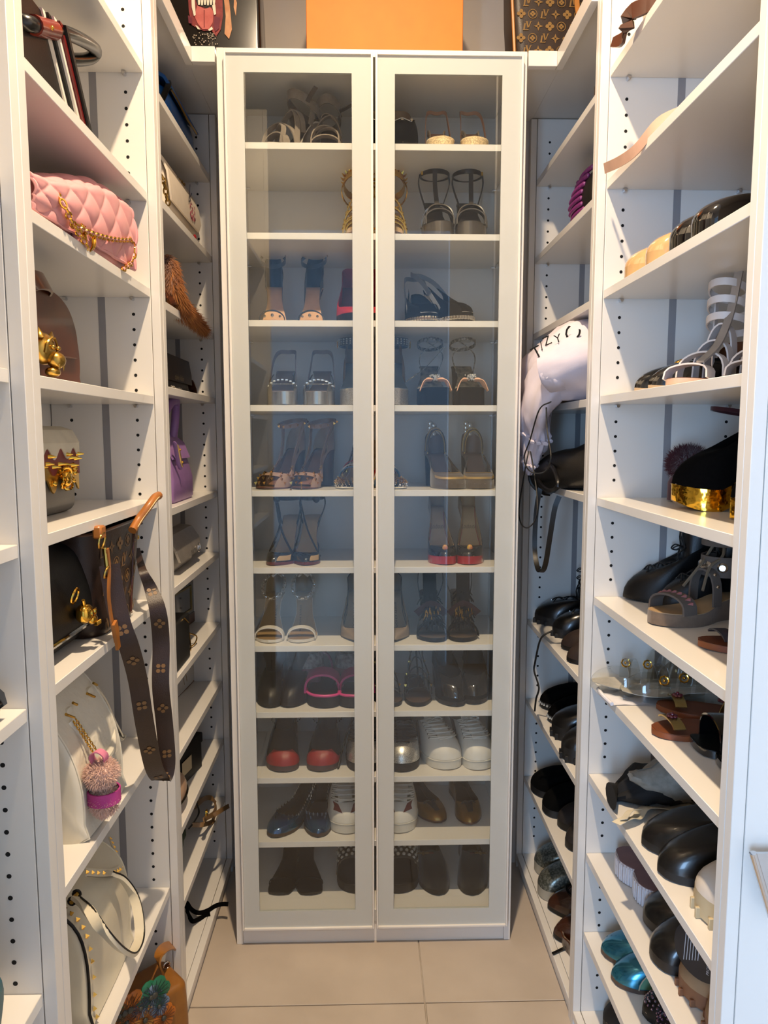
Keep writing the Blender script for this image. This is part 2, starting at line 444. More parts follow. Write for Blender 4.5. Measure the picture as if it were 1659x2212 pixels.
unit('shelving_unit', 'white open shelving unit of shoes beside the glass cabinet on the right', 1, XR, .345, 1.631, 2.25, .018, .018, [2.173, 1.949, 1.724, 1.501, 1.278, .836, .576, .314], 2.348, .046, groove=(.156, .172))
# right edge of the frame: end panel of the next unit with a chrome pull
t = thing('wardrobe_end_panel', 'pale wardrobe panel with a chrome pull at the right edge', 'wardrobe', (XR, .93, 0))
obj('panel', MB().box(.0195, .345, -.009, .008, 0, 2.86, .0008), WHITE, t)
obj('front_strip', MB().box(0, .0183, -.009, .008, 0, 2.86, .0008), WHITE, t)
h = obj('pull_plate', MB().loft([[V(.020, y, .866), V(.11, y, .866), V(.11, y, .770), V(.052, y, .770)] for y in (-.032, -.027)], True, True), CHROME, t, 20, label='slanted chrome pull plate')
obj('pull_edge', MB().tube([(.020, -.0295, .866), (.052, -.0295, .770)], .005, 10).tube([(.085, -.027, .85), (.085, -.009, .85)], .009, 12), CHROME, h)

# tops: a U of thick white board over the rear part of the run
t = thing('top_board', 'white top board with a thick edge over the left rear shelving unit', 'board', (XL, 1.94, 2.35))
obj('board', MB().box(-.0075, -.27, -.298, .33, 0, .016, .0008).box(-.0075, .069, -.0175, .33, 0, .016), WHITE, t)
obj('edge_strip', MB().box(-.007, .011, -.298, -.018, -.020, .0165, .0008), WHITE, t)
obj('edge_strip', MB().box(.0112, .069, -.036, -.018, -.020, .0165, .0008), WHITE, t)
t = thing('top_board', 'white top board with a thick edge over the right rear shelving unit', 'board', (XR, 1.94, 2.35))
obj('board', MB().box(.0045, .36, -.31, .33, 0, .016, .0008).box(.0045, -.086, -.0175, .33, 0, .016), WHITE, t)
obj('edge_strip', MB().box(-.014, .004, -.31, -.018, -.020, .0165, .0008), WHITE, t)
obj('edge_strip', MB().box(-.0142, -.086, -.036, -.018, -.020, .0165, .0008), WHITE, t)

# ------------------------------------------------------------------ glass cabinet
CABW = M('cabinet_white', '#e9e4dc', 0.35, coat=0.2, var=0.012, vs=4)
FROST = M('frosted_glass', '#c6c8c3', 0.16, coat=0.6, var=0.02, vs=2)
PANE = glass('clear_pane', (0.965, 0.975, 0.965, 1), 1.5, 0.0, 0.0)
CAB = thing('glass_cabinet', 'tall white shoe cabinet with two glass doors at the end of the closet', 'cabinet', (0.021, 2.08, 0))
cx, cy = 0.021, 2.08
def cb(nm, x0, x1, y0, y1, z0, z1, m=CABW, b=0.0008): return obj(nm, MB().box(x0 - cx, x1 - cx, y0 - cy, y1 - cy, z0, z1, b), m, CAB)
cb('side_panel', -.363, -.345, 1.904, 2.255, 0, 2.364); cb('side_panel', .387, .405, 1.904, 2.255, 0, 2.364)
cb('top_panel', -.345, .387, 1.904, 2.255, 2.346, 2.364); cb('bottom_panel', -.345, .387, 1.904, 2.255, .062, .098)
cb('plinth', -.345, .387, 1.908, 1.924, 0, .0618); cb('back_panel', -.345, .387, 2.245, 2.255, .098, 2.346, SHELFW)
CSH = [2.151, 1.931, 1.713, 1.496, 1.272, 1.065, .850, .664, .476, .289]
for z in CSH:
    cb('shelf', -.3445, .3865, 1.925, 2.244, z - .0165, z, SHELFW)
    for x in (-.345, .387):
        for y in (1.97, 2.21):
            share('shelf_pin', PIN.data, CAB, (x - cx, y - cy, z - .021), (0, 0, PI / 2 if x < 0 else -PI / 2))
def door(x0, x1):
    D = obj('door', MB().box(x0 - cx, x0 + .0055 - cx, 1.884 - cy, 1.903 - cy, .054, 2.348, .0008).box(x1 - .0055 - cx, x1 - cx, 1.884 - cy, 1.903 - cy, .054, 2.348, .0008)
            .box(x0 + .0055 - cx, x1 - .0055 - cx, 1.884 - cy, 1.903 - cy, 2.3425, 2.348, .0008).box(x0 + .0055 - cx, x1 - .0055 - cx, 1.884 - cy, 1.903 - cy, .054, .0595, .0008), CABW, CAB, label='white framed glass door')
    a, b = x0 + .0055, x1 - .0055; c0, c1, z0, z1 = x0 + .0475, x1 - .0525, .107, 2.301
    if x0 > 0: c0, c1 = x0 + .048, x1 - .052
    f = MB().box(a - cx, c0 - cx, 1.890 - cy, 1.897 - cy, .0595, 2.3425).box(c1 - cx, b - cx, 1.890 - cy, 1.897 - cy, .0595, 2.3425)
    f.box(c0 - cx, c1 - cx, 1.890 - cy, 1.897 - cy, z1, 2.3425).box(c0 - cx, c1 - cx, 1.890 - cy, 1.897 - cy, .0595, z0)
    obj('frosted_border', f, FROST, D)
    obj('pane', MB().box(c0 - cx, c1 - cx, 1.8905 - cy, 1.8945 - cy, z0, z1), PANE, D)
    for z in (.35, 1.2, 2.05):
        obj('hinge', MB().box((x0 if x0 < 0 else x1 - .03) - cx + .004, (x0 if x0 < 0 else x1 - .03) - cx + .026, 1.906 - cy, 1.93 - cy, z, z + .035, .002), CHROME, D)
door(-.343, .0215); door(.0272, .393)
# ------------------------------------------------------------------ shoes
# local frame: toe tip at the origin, heel along -x, up z; side = +1 / -1 mirrors the last
NS = 40
TOES = {'round': [(.66, .98), (.72, 1), (.8, .97), (.88, .82), (.94, .6), (.98, .36), (1, 0)],
        'point': [(.64, 1), (.72, .95), (.8, .76), (.88, .52), (.94, .31), (.98, .15), (1, 0)],
        'almond': [(.66, 1), (.74, .98), (.82, .85), (.9, .6), (.95, .4), (.985, .2), (1, 0)],
        'square': [(.66, .98), (.76, 1), (.86, .93), (.93, .84), (.97, .74), (.99, .58), (1, 0)],
        'wide': [(.66, .97), (.74, 1), (.84, .98), (.91, .86), (.96, .64), (.99, .36), (1, 0)]}
BACK = [(0, 0), (.012, .28), (.04, .46), (.09, .6), (.16, .67), (.3, .62), (.42, .64), (.55, .84)]
class Shoe:
    def __init__(s, name, label, cat, loc, rz, side=1, L=.225, W=.078, hh=0.0, ph=0.0, st=.006, toe='round', spring=.004, group=None, waist=1.0, tilt=None):
        s.L, s.W, s.hh, s.ph, s.st, s.side, s.spring = L, W, hh, ph, st, side, spring
        s.tab = [(a, b * (waist if .2 < a < .5 else 1)) for a, b in BACK] + TOES[toe]
        rot = (tilt[0], tilt[1], rz) if tilt else None
        s.T = thing(name, label, cat, loc, rz, group, rot)
    def w(s, t): return s.W / 2 * itp(s.tab, t)
    def c(s, t): return s.side * s.W * (.10 * math.sin(PI * min(1, t / .95)) * (1 if t < .95 else 1) - .06 * t)
    def bed(s, t):
        lo = s.ph + s.st; hi = s.hh + lo if s.hh < .03 else s.hh + s.ph * .3 + s.st
        if t < .16: z = hi
        elif t < .68: q = (t - .16) / .52; z = hi + (lo - hi) * (q * q * (3 - 2 * q))
        else: z = lo
        return z + (s.spring * ((t - .7) / .3) ** 2 if t > .7 else 0)
    def th(s, i): return 2 * PI * i / NS
    def tt(s, a): return .5 + .5 * math.cos(a)
    def pt(s, t, sg, k=1.0, dz=0.0): return V((t - 1) * s.L, s.c(t) + sg * s.w(t) * k, s.bed(t) + dz)
    def edge(s, a, k=1.0, inset=0.0, dz=0.0):
        t = s.tt(a); t = inset + t * (1 - 2 * inset)
        sg = 1 if math.sin(a) >= 0 else -1
        return s.pt(t, sg, k, dz)
    def ring(s, k=1.0, inset=0.0, dz=0.0): return [s.edge(s.th(i), k, inset, dz) for i in range(NS)]
    # ---- sole and heel
    def sole(s, mat, style='follow', name='sole', k=1.0, flare=0.0, tread=None):
        top = s.ring(k); mb = MB(); bot = []
        for i in range(NS):
            p = s.edge(s.th(i), k * (1 + flare)); t = s.tt(s.th(i))
            if style == 'follow': z = p.z - s.st - s.ph * sstep(.42, .62, t)
            elif style == 'flat': z = max(0.0, (s.spring * ((t - .7) / .3) ** 2) if t > .7 else 0.0)
            bot.append(V(p.x, p.y, z))
        mid = [a.lerp(b, .5) for a, b in zip(top, bot)]
        mb.loft([bot, mid, top]); mb.strip_cap(top); mb.strip_cap(bot)
        o = obj(name, mb, mat, s.T)
        if tread:
            tb = MB()
            for i in range(0, NS, 2):
                p, q = bot[i], bot[(i + 1) % NS]
                m = (p + q) / 2; tb.box(m.x - .006, m.x + .006, m.y - .003, m.y + .003, 0, max(.004, (top[i].z) * .45), .001)
            obj('tread', tb, mat, o)
        return o
    def insole(s, mat, k=.9, dz=.0012):
        mb = MB(); r = s.ring(k, .015, dz); mb.strip_cap(r)
        r0 = s.ring(k, .015, dz - .0012); mb.loft([r0, r]); return obj('insole', mb, mat, s.T)
    def heel(s, mat, kind='stiletto', tip=None):
        mb = MB(); n = 16; t1 = {'stiletto': .2, 'block': .24, 'kitten': .2, 'spool': .2, 'thick': .3}[kind]; rings = []
        seat = []
        for i in range(n):
            a = 2 * PI * i / n; t = .008 + (t1 - .008) * (.5 + .5 * math.cos(a)); sg = 1 if math.sin(a) >= 0 else -1
            e = math.sqrt(max(0, 1 - math.cos(a) ** 2)) if t > t1 * .5 else 1
            p = s.pt(t, sg, .96 * e, -s.st); seat.append(p)
        cxp = sum((p.x for p in seat)) / n
        H = s.bed(.05) - s.st
        for q in (0, .12, .3, .55, .8, .97, 1.0):
            if kind == 'stiletto': k = itp([(0, 1), (.12, .8), (.3, .5), (.55, .3), (.8, .22), (1, .2)], q); off = -.012 * 0 + .010 * q
            elif kind == 'kitten': k = itp([(0, 1), (.3, .6), (.8, .34), (1, .36)], q); off = .004 * q
            elif kind == 'spool': k = itp([(0, 1), (.3, .6), (.6, .45), (1, .7)], q); off = .006 * q
            elif kind == 'thick': k = itp([(0, 1), (1, .86)], q); off = .002
            else: k = itp([(0, 1), (.3, .9), (1, .82)], q); off = .004 * q
            cc = V(cxp * .9 + (-s.L + .02) * .1 - off * 0, s.c(.08), 0)
            bx = V(-s.L + .018 + off, s.c(.06), 0)
            rings.append([V(bx.x + (p.x - bx.x) * k, bx.y + (p.y - bx.y) * k, p.z * (1 - q) + 0.0 * q) for p in seat])
        mb.loft(rings, False, True)
        o = obj('heel', mb, mat, s.T)
        if tip: obj('heel_tip', MB().loft([[V(p.x, p.y, 0) for p in rings[-1]], [V(p.x, p.y, .004) for p in rings[-1]]], True, True), tip, o)
        return o
    # ---- closed upper: surface between the sole edge and the top line
    def surf(s, thr=.62, hv=.03, hs=.03, hb=.05, back=.02, kw=.9, bulge=1.0, flat=0.0):
        def top(a):
            q = s.tt(a); t = back + (thr - back) * q; sg = 1 if math.sin(a) >= 0 else -1
            h = itp([(0, hb), (.25, hb * .45 + hs * .55), (.5, hs), (.8, hs * .4 + hv * .6), (1, hv)], q)
            e = 1.0 if q < .9 else math.sqrt(max(0, 1 - ((q - .9) / .1) ** 2)) * (1) if flat == 0 else 1
            return V((t - 1) * s.L, s.c(t) + sg * s.w(t) * kw * e, s.bed(t) + h)
        def S(a, v, off=0.0):
            B = s.edge(a, 1.0); Tp = top(a); g = v * PI / 2
            wz = math.sin(g); wx = 1 - math.cos(g)
            p = V(B.x + (Tp.x - B.x) * wx, B.y + (Tp.y - B.y) * wx, B.z + (Tp.z - B.z) * wz)
            if off:
                n = V(math.cos(a) * (.6 + .4 * math.cos(g)), math.sin(a) * math.cos(g), math.sin(g) * (.6 + .4 * s.tt(a)) + .05).normalized(); p = p + n * off
            return p
        return S
    def upper(s, mat, lining=None, nv=8, peep=0.0, part=None, name='upper', rings=None, **kw):
        S = s.surf(**kw); s.S = S; mb = MB()
        R = [[S(s.th(i), j / nv) for i in range(NS)] for j in range(nv + 1)]
        if rings:
            for (xc, rx, ry, z) in rings: R.append([V(xc + rx * math.cos(s.th(i)), s.c(.2) + ry * math.sin(s.th(i)), z) for i in range(NS)])
        vs = [p for r in R for p in r]; fs = []
        for j in range(len(R) - 1):
            for i in range(NS):
                a = (i + .5) * 2 * PI / NS; a = min(a, 2 * PI - a)
                if peep and a < peep and j < nv * .62: continue
                if part and not (part[0] <= a <= part[1]): continue
                k = (i + 1) % NS; fs.append((j * NS + i, j * NS + k, (j + 1) * NS + k, (j + 1) * NS + i))
        mb.add(vs, fs); o = obj(name, mb, mat, s.T, 55)
        if lining:
            lb = MB(); cxy = V(-s.L * .5, 0, 0); top = R[-1]
            def inn(p, k): q = Vector(p); q.x = cxy.x + (q.x - cxy.x) * (1 - k); q.y = s.c(.4) + (q.y - s.c(.4)) * (1 - k * 2.2); return q
            L2 = [[inn(p, .012 if j < len(R) - 1 else 0.0) for p in r] for j, r in enumerate(R)]
            va = [p for r in L2 for p in r]; lb.add(va, fs); obj('lining', lb, lining, o, 55)
        return o
    def patch(s, mat, a0, a1, v0, v1, off=.0012, na=8, nv=6, name='patch', parent=None, taper=0.0):
        mb = MB(); R = [[s.S((a0 + a1) / 2 + (a1 - a0) * (i / na - .5) * (1 - taper * j / nv), v0 + (v1 - v0) * j / nv, off) for i in range(na + 1)] for j in range(nv + 1)]
        mb.loft(R, close=False); return obj(name, mb, mat, parent or s.T, 55)
    def topline(s, mat, w=.003, name='trim', **kw):
        S = s.S; return obj(name, MB().tube([S(s.th(i), 1.0) for i in range(NS)], w / 2, 6, closed=True), mat, s.T)
    # ---- straps
    def strap(s, mat, t, h, w=.01, th=.002, t2=None, k=1.02, name='strap', lift=0.0, n=14, parent=None, z0=0.0, half=None, sq=.75):
        t2 = t if t2 is None else t2; P = []; W = []
        rng = range(n + 1) if half is None else range(half[0], half[1] + 1)
        for i in rng:
            q = i / n; a = PI * q; tq = t + (t2 - t) * q; sg = math.cos(a)
            z = math.sin(a) ** sq
            P.append(V((tq - 1) * s.L + lift * math.sin(a), s.c(tq) + sg * s.w(tq) * k, s.bed(tq) + z0 * (1 - z) + h * z)); W.append(V(1, 0, -lift * 2))
        return obj(name, MB().ribbon(P, W, w, th), mat, parent or s.T, 50)
    def loop(s, mat, xc, z, rx, ry, w=.008, th=.002, tiltf=0.0, name='ankle_strap', arc=(0, 2 * PI), n=24, parent=None, yc=None):
        yc = s.c(.1) if yc is None else yc
        P = []
        full = abs(arc[1] - arc[0] - 2 * PI) < 1e-3
        for i in range(n if full else n + 1):
            a = arc[0] + (arc[1] - arc[0]) * i / n
            P.append(V(xc + rx * math.cos(a), yc + ry * math.sin(a), z + tiltf * math.cos(a)))
        return obj(name, MB().ribbon(P, V(0, 0, 1), w, th, closed=full), mat, parent or s.T, 50)
    def sling(s, mat, t=.5, h=.03, w=.008, name='sling_strap', z1=.012):
        z = s.bed(.05) + h; R = s.W * .36; P = []
        for sg in (1, -1):
            q = [s.pt(t, sg, 1.0, z1), V(-s.L * .72, s.c(.3) + sg * R * 1.05, s.bed(.3) * .45 + z * .55), V(-s.L * .93, s.c(.06) + sg * R * .8, z)]
            P = P + q + [V(-s.L * 1.0, s.c(.02), z + .003)] if sg > 0 else P + q[::-1]
        return obj(name, MB().ribbon(spl(P, 5), V(0, 0, 1), w, .002), mat, s.T, 50)
    def band(s, mat, pts, w=.008, th=.002, wd=(1, 0, 0), name='strap', k=5, parent=None):
        return obj(name, MB().ribbon(spl(pts, k), V(*wd), w, th), mat, parent or s.T, 50)
    def buckle(s, mat, p, sz=.007, nrm=(0, 1, 0), parent=None):
        return obj('buckle', MB().torus(p, nrm, sz, .0012, 4, 6), mat, parent or s.T)
    def laces(s, mat, rows=5, v0=.45, v1=.98, a=.62, w=.0075, th=.003, bow=True, lift=.004):
        mb = MB()
        for r in range(rows):
            v = v0 + (v1 - v0) * r / max(1, rows - 1); vv = min(1.0, v + (v1 - v0) / rows * .6)
            for (va, vb) in ((v, vv),):
                P = [s.S(-a + 2 * a * i / 8, va + (vb - va) * (i / 8), .0015 + lift * math.sin(PI * i / 8)) for i in range(9)]
                Q = [s.S(a - 2 * a * i / 8, va + (vb - va) * (i / 8), .0025 + lift * 1.3 * math.sin(PI * i / 8)) for i in range(9)]
                mb.ribbon(P, V(1, 0, .4), w, th); mb.ribbon(Q, V(1, 0, .4), w, th)
        o = obj('laces', mb, mat, s.T, 50)
        if bow:
            p = s.S(0, .97, .008)
            b = MB()
            for sg in (-1, 1):
                b.tube(spl([p, p + V(.004, sg * .014, .008), p + V(.012, sg * .026, .004), p + V(.006, sg * .018, -.001), p], 6), .0018, 6)
                b.tube(spl([p, p + V(.012, sg * .012, .002), p + V(.02, sg * .028, -.008)], 6), .0015, 6)
            obj('lace_bow', b, mat, o)
        return o
    def eyelets(s, mat, rows=5, v0=.45, v1=.98, a=.66, r=.0022):
        mb = MB()
        for k in range(rows):
            v = v0 + (v1 - v0) * k / max(1, rows - 1)
            for sg in (1, -1):
                p = s.S(sg * a, v, .0012); n = (p - s.S(sg * a, v, 0)).normalized(); mb.torus(p, n, r, .0007, 8, 5)
        return obj('eyelets', mb, mat, s.T)
    def studs(s, mat, pts, r=.004, h=.005, n=4, name='studs', parent=None):
        mb = MB()
        for (p, d) in pts: mb.cone(p, d, r, h, n)
        return obj(name, mb, mat, parent or s.T, 20)
    def spread(s, a0, a1, v0, v1, na, nv, off=.0005, jit=0):
        R = []
        for i in range(na):
            for j in range(nv):
                a = a0 + (a1 - a0) * (i + (.5 if j % 2 else 0)) / max(1, na - 1); v = v0 + (v1 - v0) * j / max(1, nv - 1)
                if a > a1 + .01: continue
                p = s.S(a, v, off); d = s.S(a, v, .01) - s.S(a, v, 0.0001); R.append((p, d))
        return R
def boot_lacing(s, lacem, eyem, n=7, w=.022, loops=4, q0=.05):
    F = spl(s.front, 6); mb = MB(); eb = MB(); L = []
    for k in range(n):
        i = int((q0 + (1 - q0) * k / (n - 1)) * (len(F) - 1)); p = F[i]; tg = (F[min(i + 1, len(F) - 1)] - F[max(i - 1, 0)]).normalized(); nn = V(-tg.z, 0, tg.x); nn = nn if nn.x > 0 else -nn
        L.append((p, nn))
        for sg in (1, -1): eb.torus(p + nn * -.003 + V(0, sg * w * .72, 0), (nn.x * .6, sg * .8, nn.z * .6), .0036, .0012, 8, 5)
    for (p, nn), (q, mm) in zip(L, L[1:]):
        for sg in (1, -1): mb.tube(spl([p + V(0, sg * w * .7, 0) - nn * .001, p.lerp(q, .5) + (nn + mm) * .004, q + V(0, -sg * w * .7, 0) - mm * .001], 4), .0017, 5)
    for (p, nn) in L[-loops:]:
        for sg in (1, -1): mb.tube(spl([p, p + nn * .012 + V(0, sg * .010, .004), p + nn * .022 + V(0, sg * .004, -.003), p + nn * .012 + V(0, -sg * .002, -.006), p], 5), .0016, 5)
    obj('laces', mb, lacem, s.T); obj('eyelets', eb, eyem, s.T)
# ---- presets
def pump(label, loc, rz, side, mat, L=.19, W=.072, hh=.095, ph=0, toe='almond', lining=NUDE, insole=NUDE, solem=BLACK, heelm=None, kind='stiletto', peep=0, thr=.66, hv=.02, hs=.03, hb=.055, name='pump', cat='shoe', group=None, st=.004, trim=None, waist=.85):
    s = Shoe(name, label, cat, loc, rz, side, L, W, hh, ph, st, toe, .003, group, waist)
    s.sole(solem); s.insole(insole); s.upper(mat, lining, peep=peep, thr=thr, hv=hv, hs=hs, hb=hb)
    s.heel(heelm or mat, kind)
    if trim: s.topline(trim)
    return s
def flat(label, loc, rz, side, mat, L=.235, W=.078, toe='round', lining=NUDE, insole=NUDE, solem=BLACK, thr=.7, hv=.022, hs=.032, hb=.05, st=.006, name='ballet_flat', hh=.008, cat='shoe', group=None, trim=None):
    s = Shoe(name, label, cat, loc, rz, side, L, W, hh, 0, st, toe, .004, group)
    s.sole(solem, 'flat'); s.insole(insole); s.upper(mat, lining, thr=thr, hv=hv, hs=hs, hb=hb)
    if trim: s.topline(trim)
    return s
def sandal(label, loc, rz, side, solem, insole, L=.20, W=.076, hh=.09, ph=0.0, toe='round', heelm=None, kind='stiletto', st=.004, name='sandal', cat='shoe', group=None, style='follow', waist=.9):
    s = Shoe(name, label, cat, loc, rz, side, L, W, hh, ph, st, toe, .003, group, waist)
    s.sole(solem, style); s.insole(insole, .96)
    if hh > .03 and style == 'follow': s.heel(heelm or solem, kind)
    return s
def sneaker(label, loc, rz, side, mat, solem, L=.26, W=.096, st=.026, lining=None, lacem=None, toe='wide', name='sneaker', group=None, rows=6, hb=.062, tongue=True, thr=.5):
    s = Shoe(name, label, 'shoe', loc, rz, side, L, W, .004, 0, st, toe, .004, group)
    s.sole(solem, 'flat', flare=-.02); mb = MB().tube([s.edge(s.th(i), 1.01, 0, -.004) for i in range(NS)], .0016, 6, closed=True); obj('foxing_line', mb, solem, s.T)
    s.upper(mat, lining or mat, thr=thr, hv=.068, hs=.05, hb=hb, kw=.8)
    s.insole(lining or mat, .9)
    if tongue:
        tm = MB(); t0 = s.S(0, .62, .001); P = [s.S(0, .5, .002), s.S(0, .75, .003), s.S(0, 1, .004), s.S(0, 1, .004) + V(-.012, 0, .016), s.S(0, 1, .004) + V(-.018, 0, .028)]
        obj('tongue', tm.ribbon(spl(P, 4), V(0, 1, 0), s.W * .42, .004), mat, s.T)
    if lacem: s.laces(lacem, rows, .5, .99); s.eyelets(HOLE, rows, .5, .99)
    return s
def boot(label, loc, rz, side, mat, solem, L=.25, W=.088, hh=.015, ph=0.0, st=.012, toe='round', height=.16, kind=None, rx=.048, ry=.040, lining=None, name='boot', group=None, tread=None, thr=.5, style='flat', flare=0.03, xc=None, top_open=True):
    s = Shoe(name, label, 'shoe', loc, rz, side, L, W, hh, ph, st, toe, .005, group)
    s.sole(solem, style, flare=flare, tread=tread)
    zb = s.bed(.1); xc = xc if xc is not None else -L + rx + .012
    rings = [(xc + .012, rx * 1.15, ry * .92, zb + .085), (xc + .003, rx * 1.0, ry * .92, zb + .105)]
    z = zb + .12
    while z < height: rings.append((xc, rx * (1 + .25 * (z - zb - .12)), ry * (1 + .3 * (z - zb - .12)), z)); z += .03
    rings.append((xc, rx * (1 + .25 * (height - zb - .1)), ry * (1 + .3 * (height - zb - .1)), height))
    s.upper(mat, lining or mat, rings=rings, thr=thr, hv=.055, hs=.06, hb=.07, kw=.82)
    s.topc = (xc, rx, ry, height); s.front = [s.S(0, v) for v in (.55, .7, .85, 1.0)] + [V(r[0] + r[1], s.c(.2), r[3]) for r in rings]
    if kind: s.heel(solem, kind)
    return s
# ------------------------------------------------------------------ shoes in the glass cabinet
ROWPY = [300, 495, 685, 868, 1050, 1213, 1382, 1528, 1668, 1808, 1943]
CZ = CSH + [.098]
DN = -PI / 2
def cp(px, row, Y=1.955): p = onY(px, ROWPY[row], Y); return V(p.x, Y, CZ[row])
TAUPE = M('taupe_suede', '#8d8072', 0.9, var=0.1, vs=120, sheen=0.2)
TAUPED = M('taupe_dark', '#55493f', 0.7)
LROSE = M('rose_tan', '#b98a6c', 0.6)
CREAM = M('cream_woven', '#d9bf94', 0.7, var=0.3, vs=260, tex='voronoi')
# row 1 ------------------------------------------------
def cutout(label, px, rz, side):
    s = sandal(label, cp(px, 0, 1.965), rz, side, M('white_edge', '#d8cfc0', .5), TAUPED, L=.19, W=.082, hh=.10, ph=.008, name='cutout_sandal', heelm=TAUPE, kind='thick')
    s.strap(TAUPE, .80, .034, .022, .003); s.strap(TAUPE, .62, .062, .016, .003, t2=.86); s.strap(TAUPE, .86, .058, .014, .003, t2=.60)
    s.strap(TAUPE, .45, .085, .016, .003, t2=.62, z0=.01); s.strap(TAUPE, .62, .085, .016, .003, t2=.40, z0=.01)
    z = s.bed(.05)
    s.loop(TAUPE, -s.L * .72, z + .032, .052, .034, .024, .003, .022)
    for sg in (1, -1): s.band(TAUPE, [s.pt(.3, sg, 1, 0), s.pt(.25, sg, 1.0, .03), V(-s.L * .74, s.c(.2) + sg * .034, z + .035)], .016, .003)
    s.band(TAUPED, [V(-s.L * .62, .034 * side, z + .035), V(-s.L * .58, .055 * side, z + .042), V(-s.L * .56, .080 * side, z + .055)], .012, .002, (1, 0, .3), 'strap_end')
    return s
cutout('taupe suede cutout heeled sandal turned sideways, left of its pair on the top cabinet shelf', 572, DN - .75, 1)
cutout('taupe suede cutout heeled sandal facing forward, right of its pair on the top cabinet shelf', 702, DN, 1)
def loafer_black(label, px, side, dark=BLACKS):
    s = flat(label, cp(px, 0, 1.96), DN, side, dark, thr=.62, hv=.05, hs=.045, hb=.06, st=.012, W=.088, name='loafer', toe='almond', L=.25)
    s.strap(BLACK, .70, .047, .018, .002, k=.97); pb = MB()
    pb.tube([V(-s.L * .3 + .004, s.c(.7) - .026, s.bed(.7) + .047), V(-s.L * .3, s.c(.7), s.bed(.7) + .056), V(-s.L * .3 + .004, s.c(.7) + .026, s.bed(.7) + .047)], .0022, 8)
    for y in (-.024, 0, .024): pb.ball((-s.L * .3 + .002, s.c(.7) + y, s.bed(.7) + .052), .0045, 8, 6)
    obj('bit', pb, SILVER, s.T, label='silver horsebit'); s.T.rotation_euler = (0, .42, DN); return s
loafer_black('black loafer with silver bit behind the centre door frame, top cabinet shelf', 868, 1)
loafer_black('black loafer hidden behind the centre post, left of its pair, top cabinet shelf', 800, -1)
for px, sd, w in ((958, -1, 'left'), (1030, 1, 'right')):
    s = pump('cream woven peep-toe slingback with rose strap, %s of its pair' % w, cp(px, 0, 1.95), DN, sd, CREAM, L=.19, hh=.09, W=.078, thr=.80, hv=.038, hs=.012, hb=.004, lining=LROSE, insole=LROSE, solem=LROSE, name='slingback', kind='block')
    z = s.bed(.05); s.sling(LROSE, .6, .065, .009)
    s.topline(M('cream_trim', '#e2cda6', .5), .005, 'binding')
# row 2 ------------------------------------------------
DKGREY = M('grey_patent', '#4b4642', 0.25, coat=0.6, var=.1)
DKGREY2 = M('dark_grey_strap', '#2b2623', 0.4)
def beaded(label, px, sd):
    s = sandal(label, cp(px, 1, 1.965), DN, sd, GOLD, NUDE, L=.19, hh=.10, ph=.012, W=.082, name='beaded_sandal', heelm=GOLD)
    bd = MB()
    for t, h in ((.86, .03), (.78, .045), (.70, .055), (.60, .075), (.5, .085)):
        s.strap(GOLD, t, h, .012, .003)
        for i in range(1, 14):
            a = PI * i / 14; bd.ball((V((t - 1) * s.L, s.c(t) + math.cos(a) * s.w(t) * 1.03, s.bed(t) + h * math.sin(a) ** .75 + .003)), .0035, 6, 4)
    z = s.bed(.05)
    s.loop(GOLD, -s.L * .75, z + .07, .05, .04, .018, .002, .02)
    for i in range(22):
        a = 2 * PI * i / 22; bd.cone((-s.L * .75 + .051 * math.cos(a), s.c(.1) + .041 * math.sin(a), z + .078 + .02 * math.cos(a)), (math.cos(a), math.sin(a), .9), .004, .012, 4)
    obj('beads', bd, GOLDS, s.T, kind='stuff')
    s.loop(GOLD, -s.L * .55, z + .04, .05, .045, .004, .002, .03)
beaded('gold beaded cage heel half hidden by the left door frame', 775, -1)
beaded('gold beaded cage heel half hidden by the right door frame', 845, 1)
for px, sd, w in ((951, -1, 'left'), (1022, 1, 'right')):
    s = sandal('grey patent platform sandal with T-strap, %s of its pair' % w, cp(px, 1, 1.955), DN, sd, DKGREY, DKGREY2, L=.20, hh=.12, ph=.035, W=.084, name='platform_sandal', heelm=DKGREY, kind='block')
    s.strap(DKGREY, .82, .040, .022, .003); s.strap(DKGREY, .72, .055, .010, .003, t2=.86); s.strap(DKGREY, .86, .055, .010, .003, t2=.70); s.strap(DKGREY, .66, .058, .014, .003)
    z = s.bed(.05)
    s.loop(DKGREY2, -s.L * .72, z + .068, .05, .04, .012, .003, -.005); s.loop(DKGREY2, -s.L * .78, z + .085, .042, .036, .012, .003, -.02, 'heel_strap', (PI * .5, PI * 1.5))
    s.band(DKGREY2, [V(-s.L * .3, s.c(.7), s.bed(.7) + .055), V(-s.L * .45, s.c(.5), z + .02), V(-s.L * .48, s.c(.4), z + .068)], .012, .003, (0, 1, 0), 't_strap')
    for sg in (1, -1): s.band(DKGREY2, [s.pt(.32, sg, 1), V(-s.L * .72, s.c(.2) + sg * .042, z + .04), V(-s.L * .72, s.c(.2) + sg * .040, z + .07)], .010, .003)
    obj('buckle', MB().box(-s.L * .6, -s.L * .6 + .004, sd * .036 - .006, sd * .036 + .006, z + .06, z + .077, .001), GOLD, s.T)
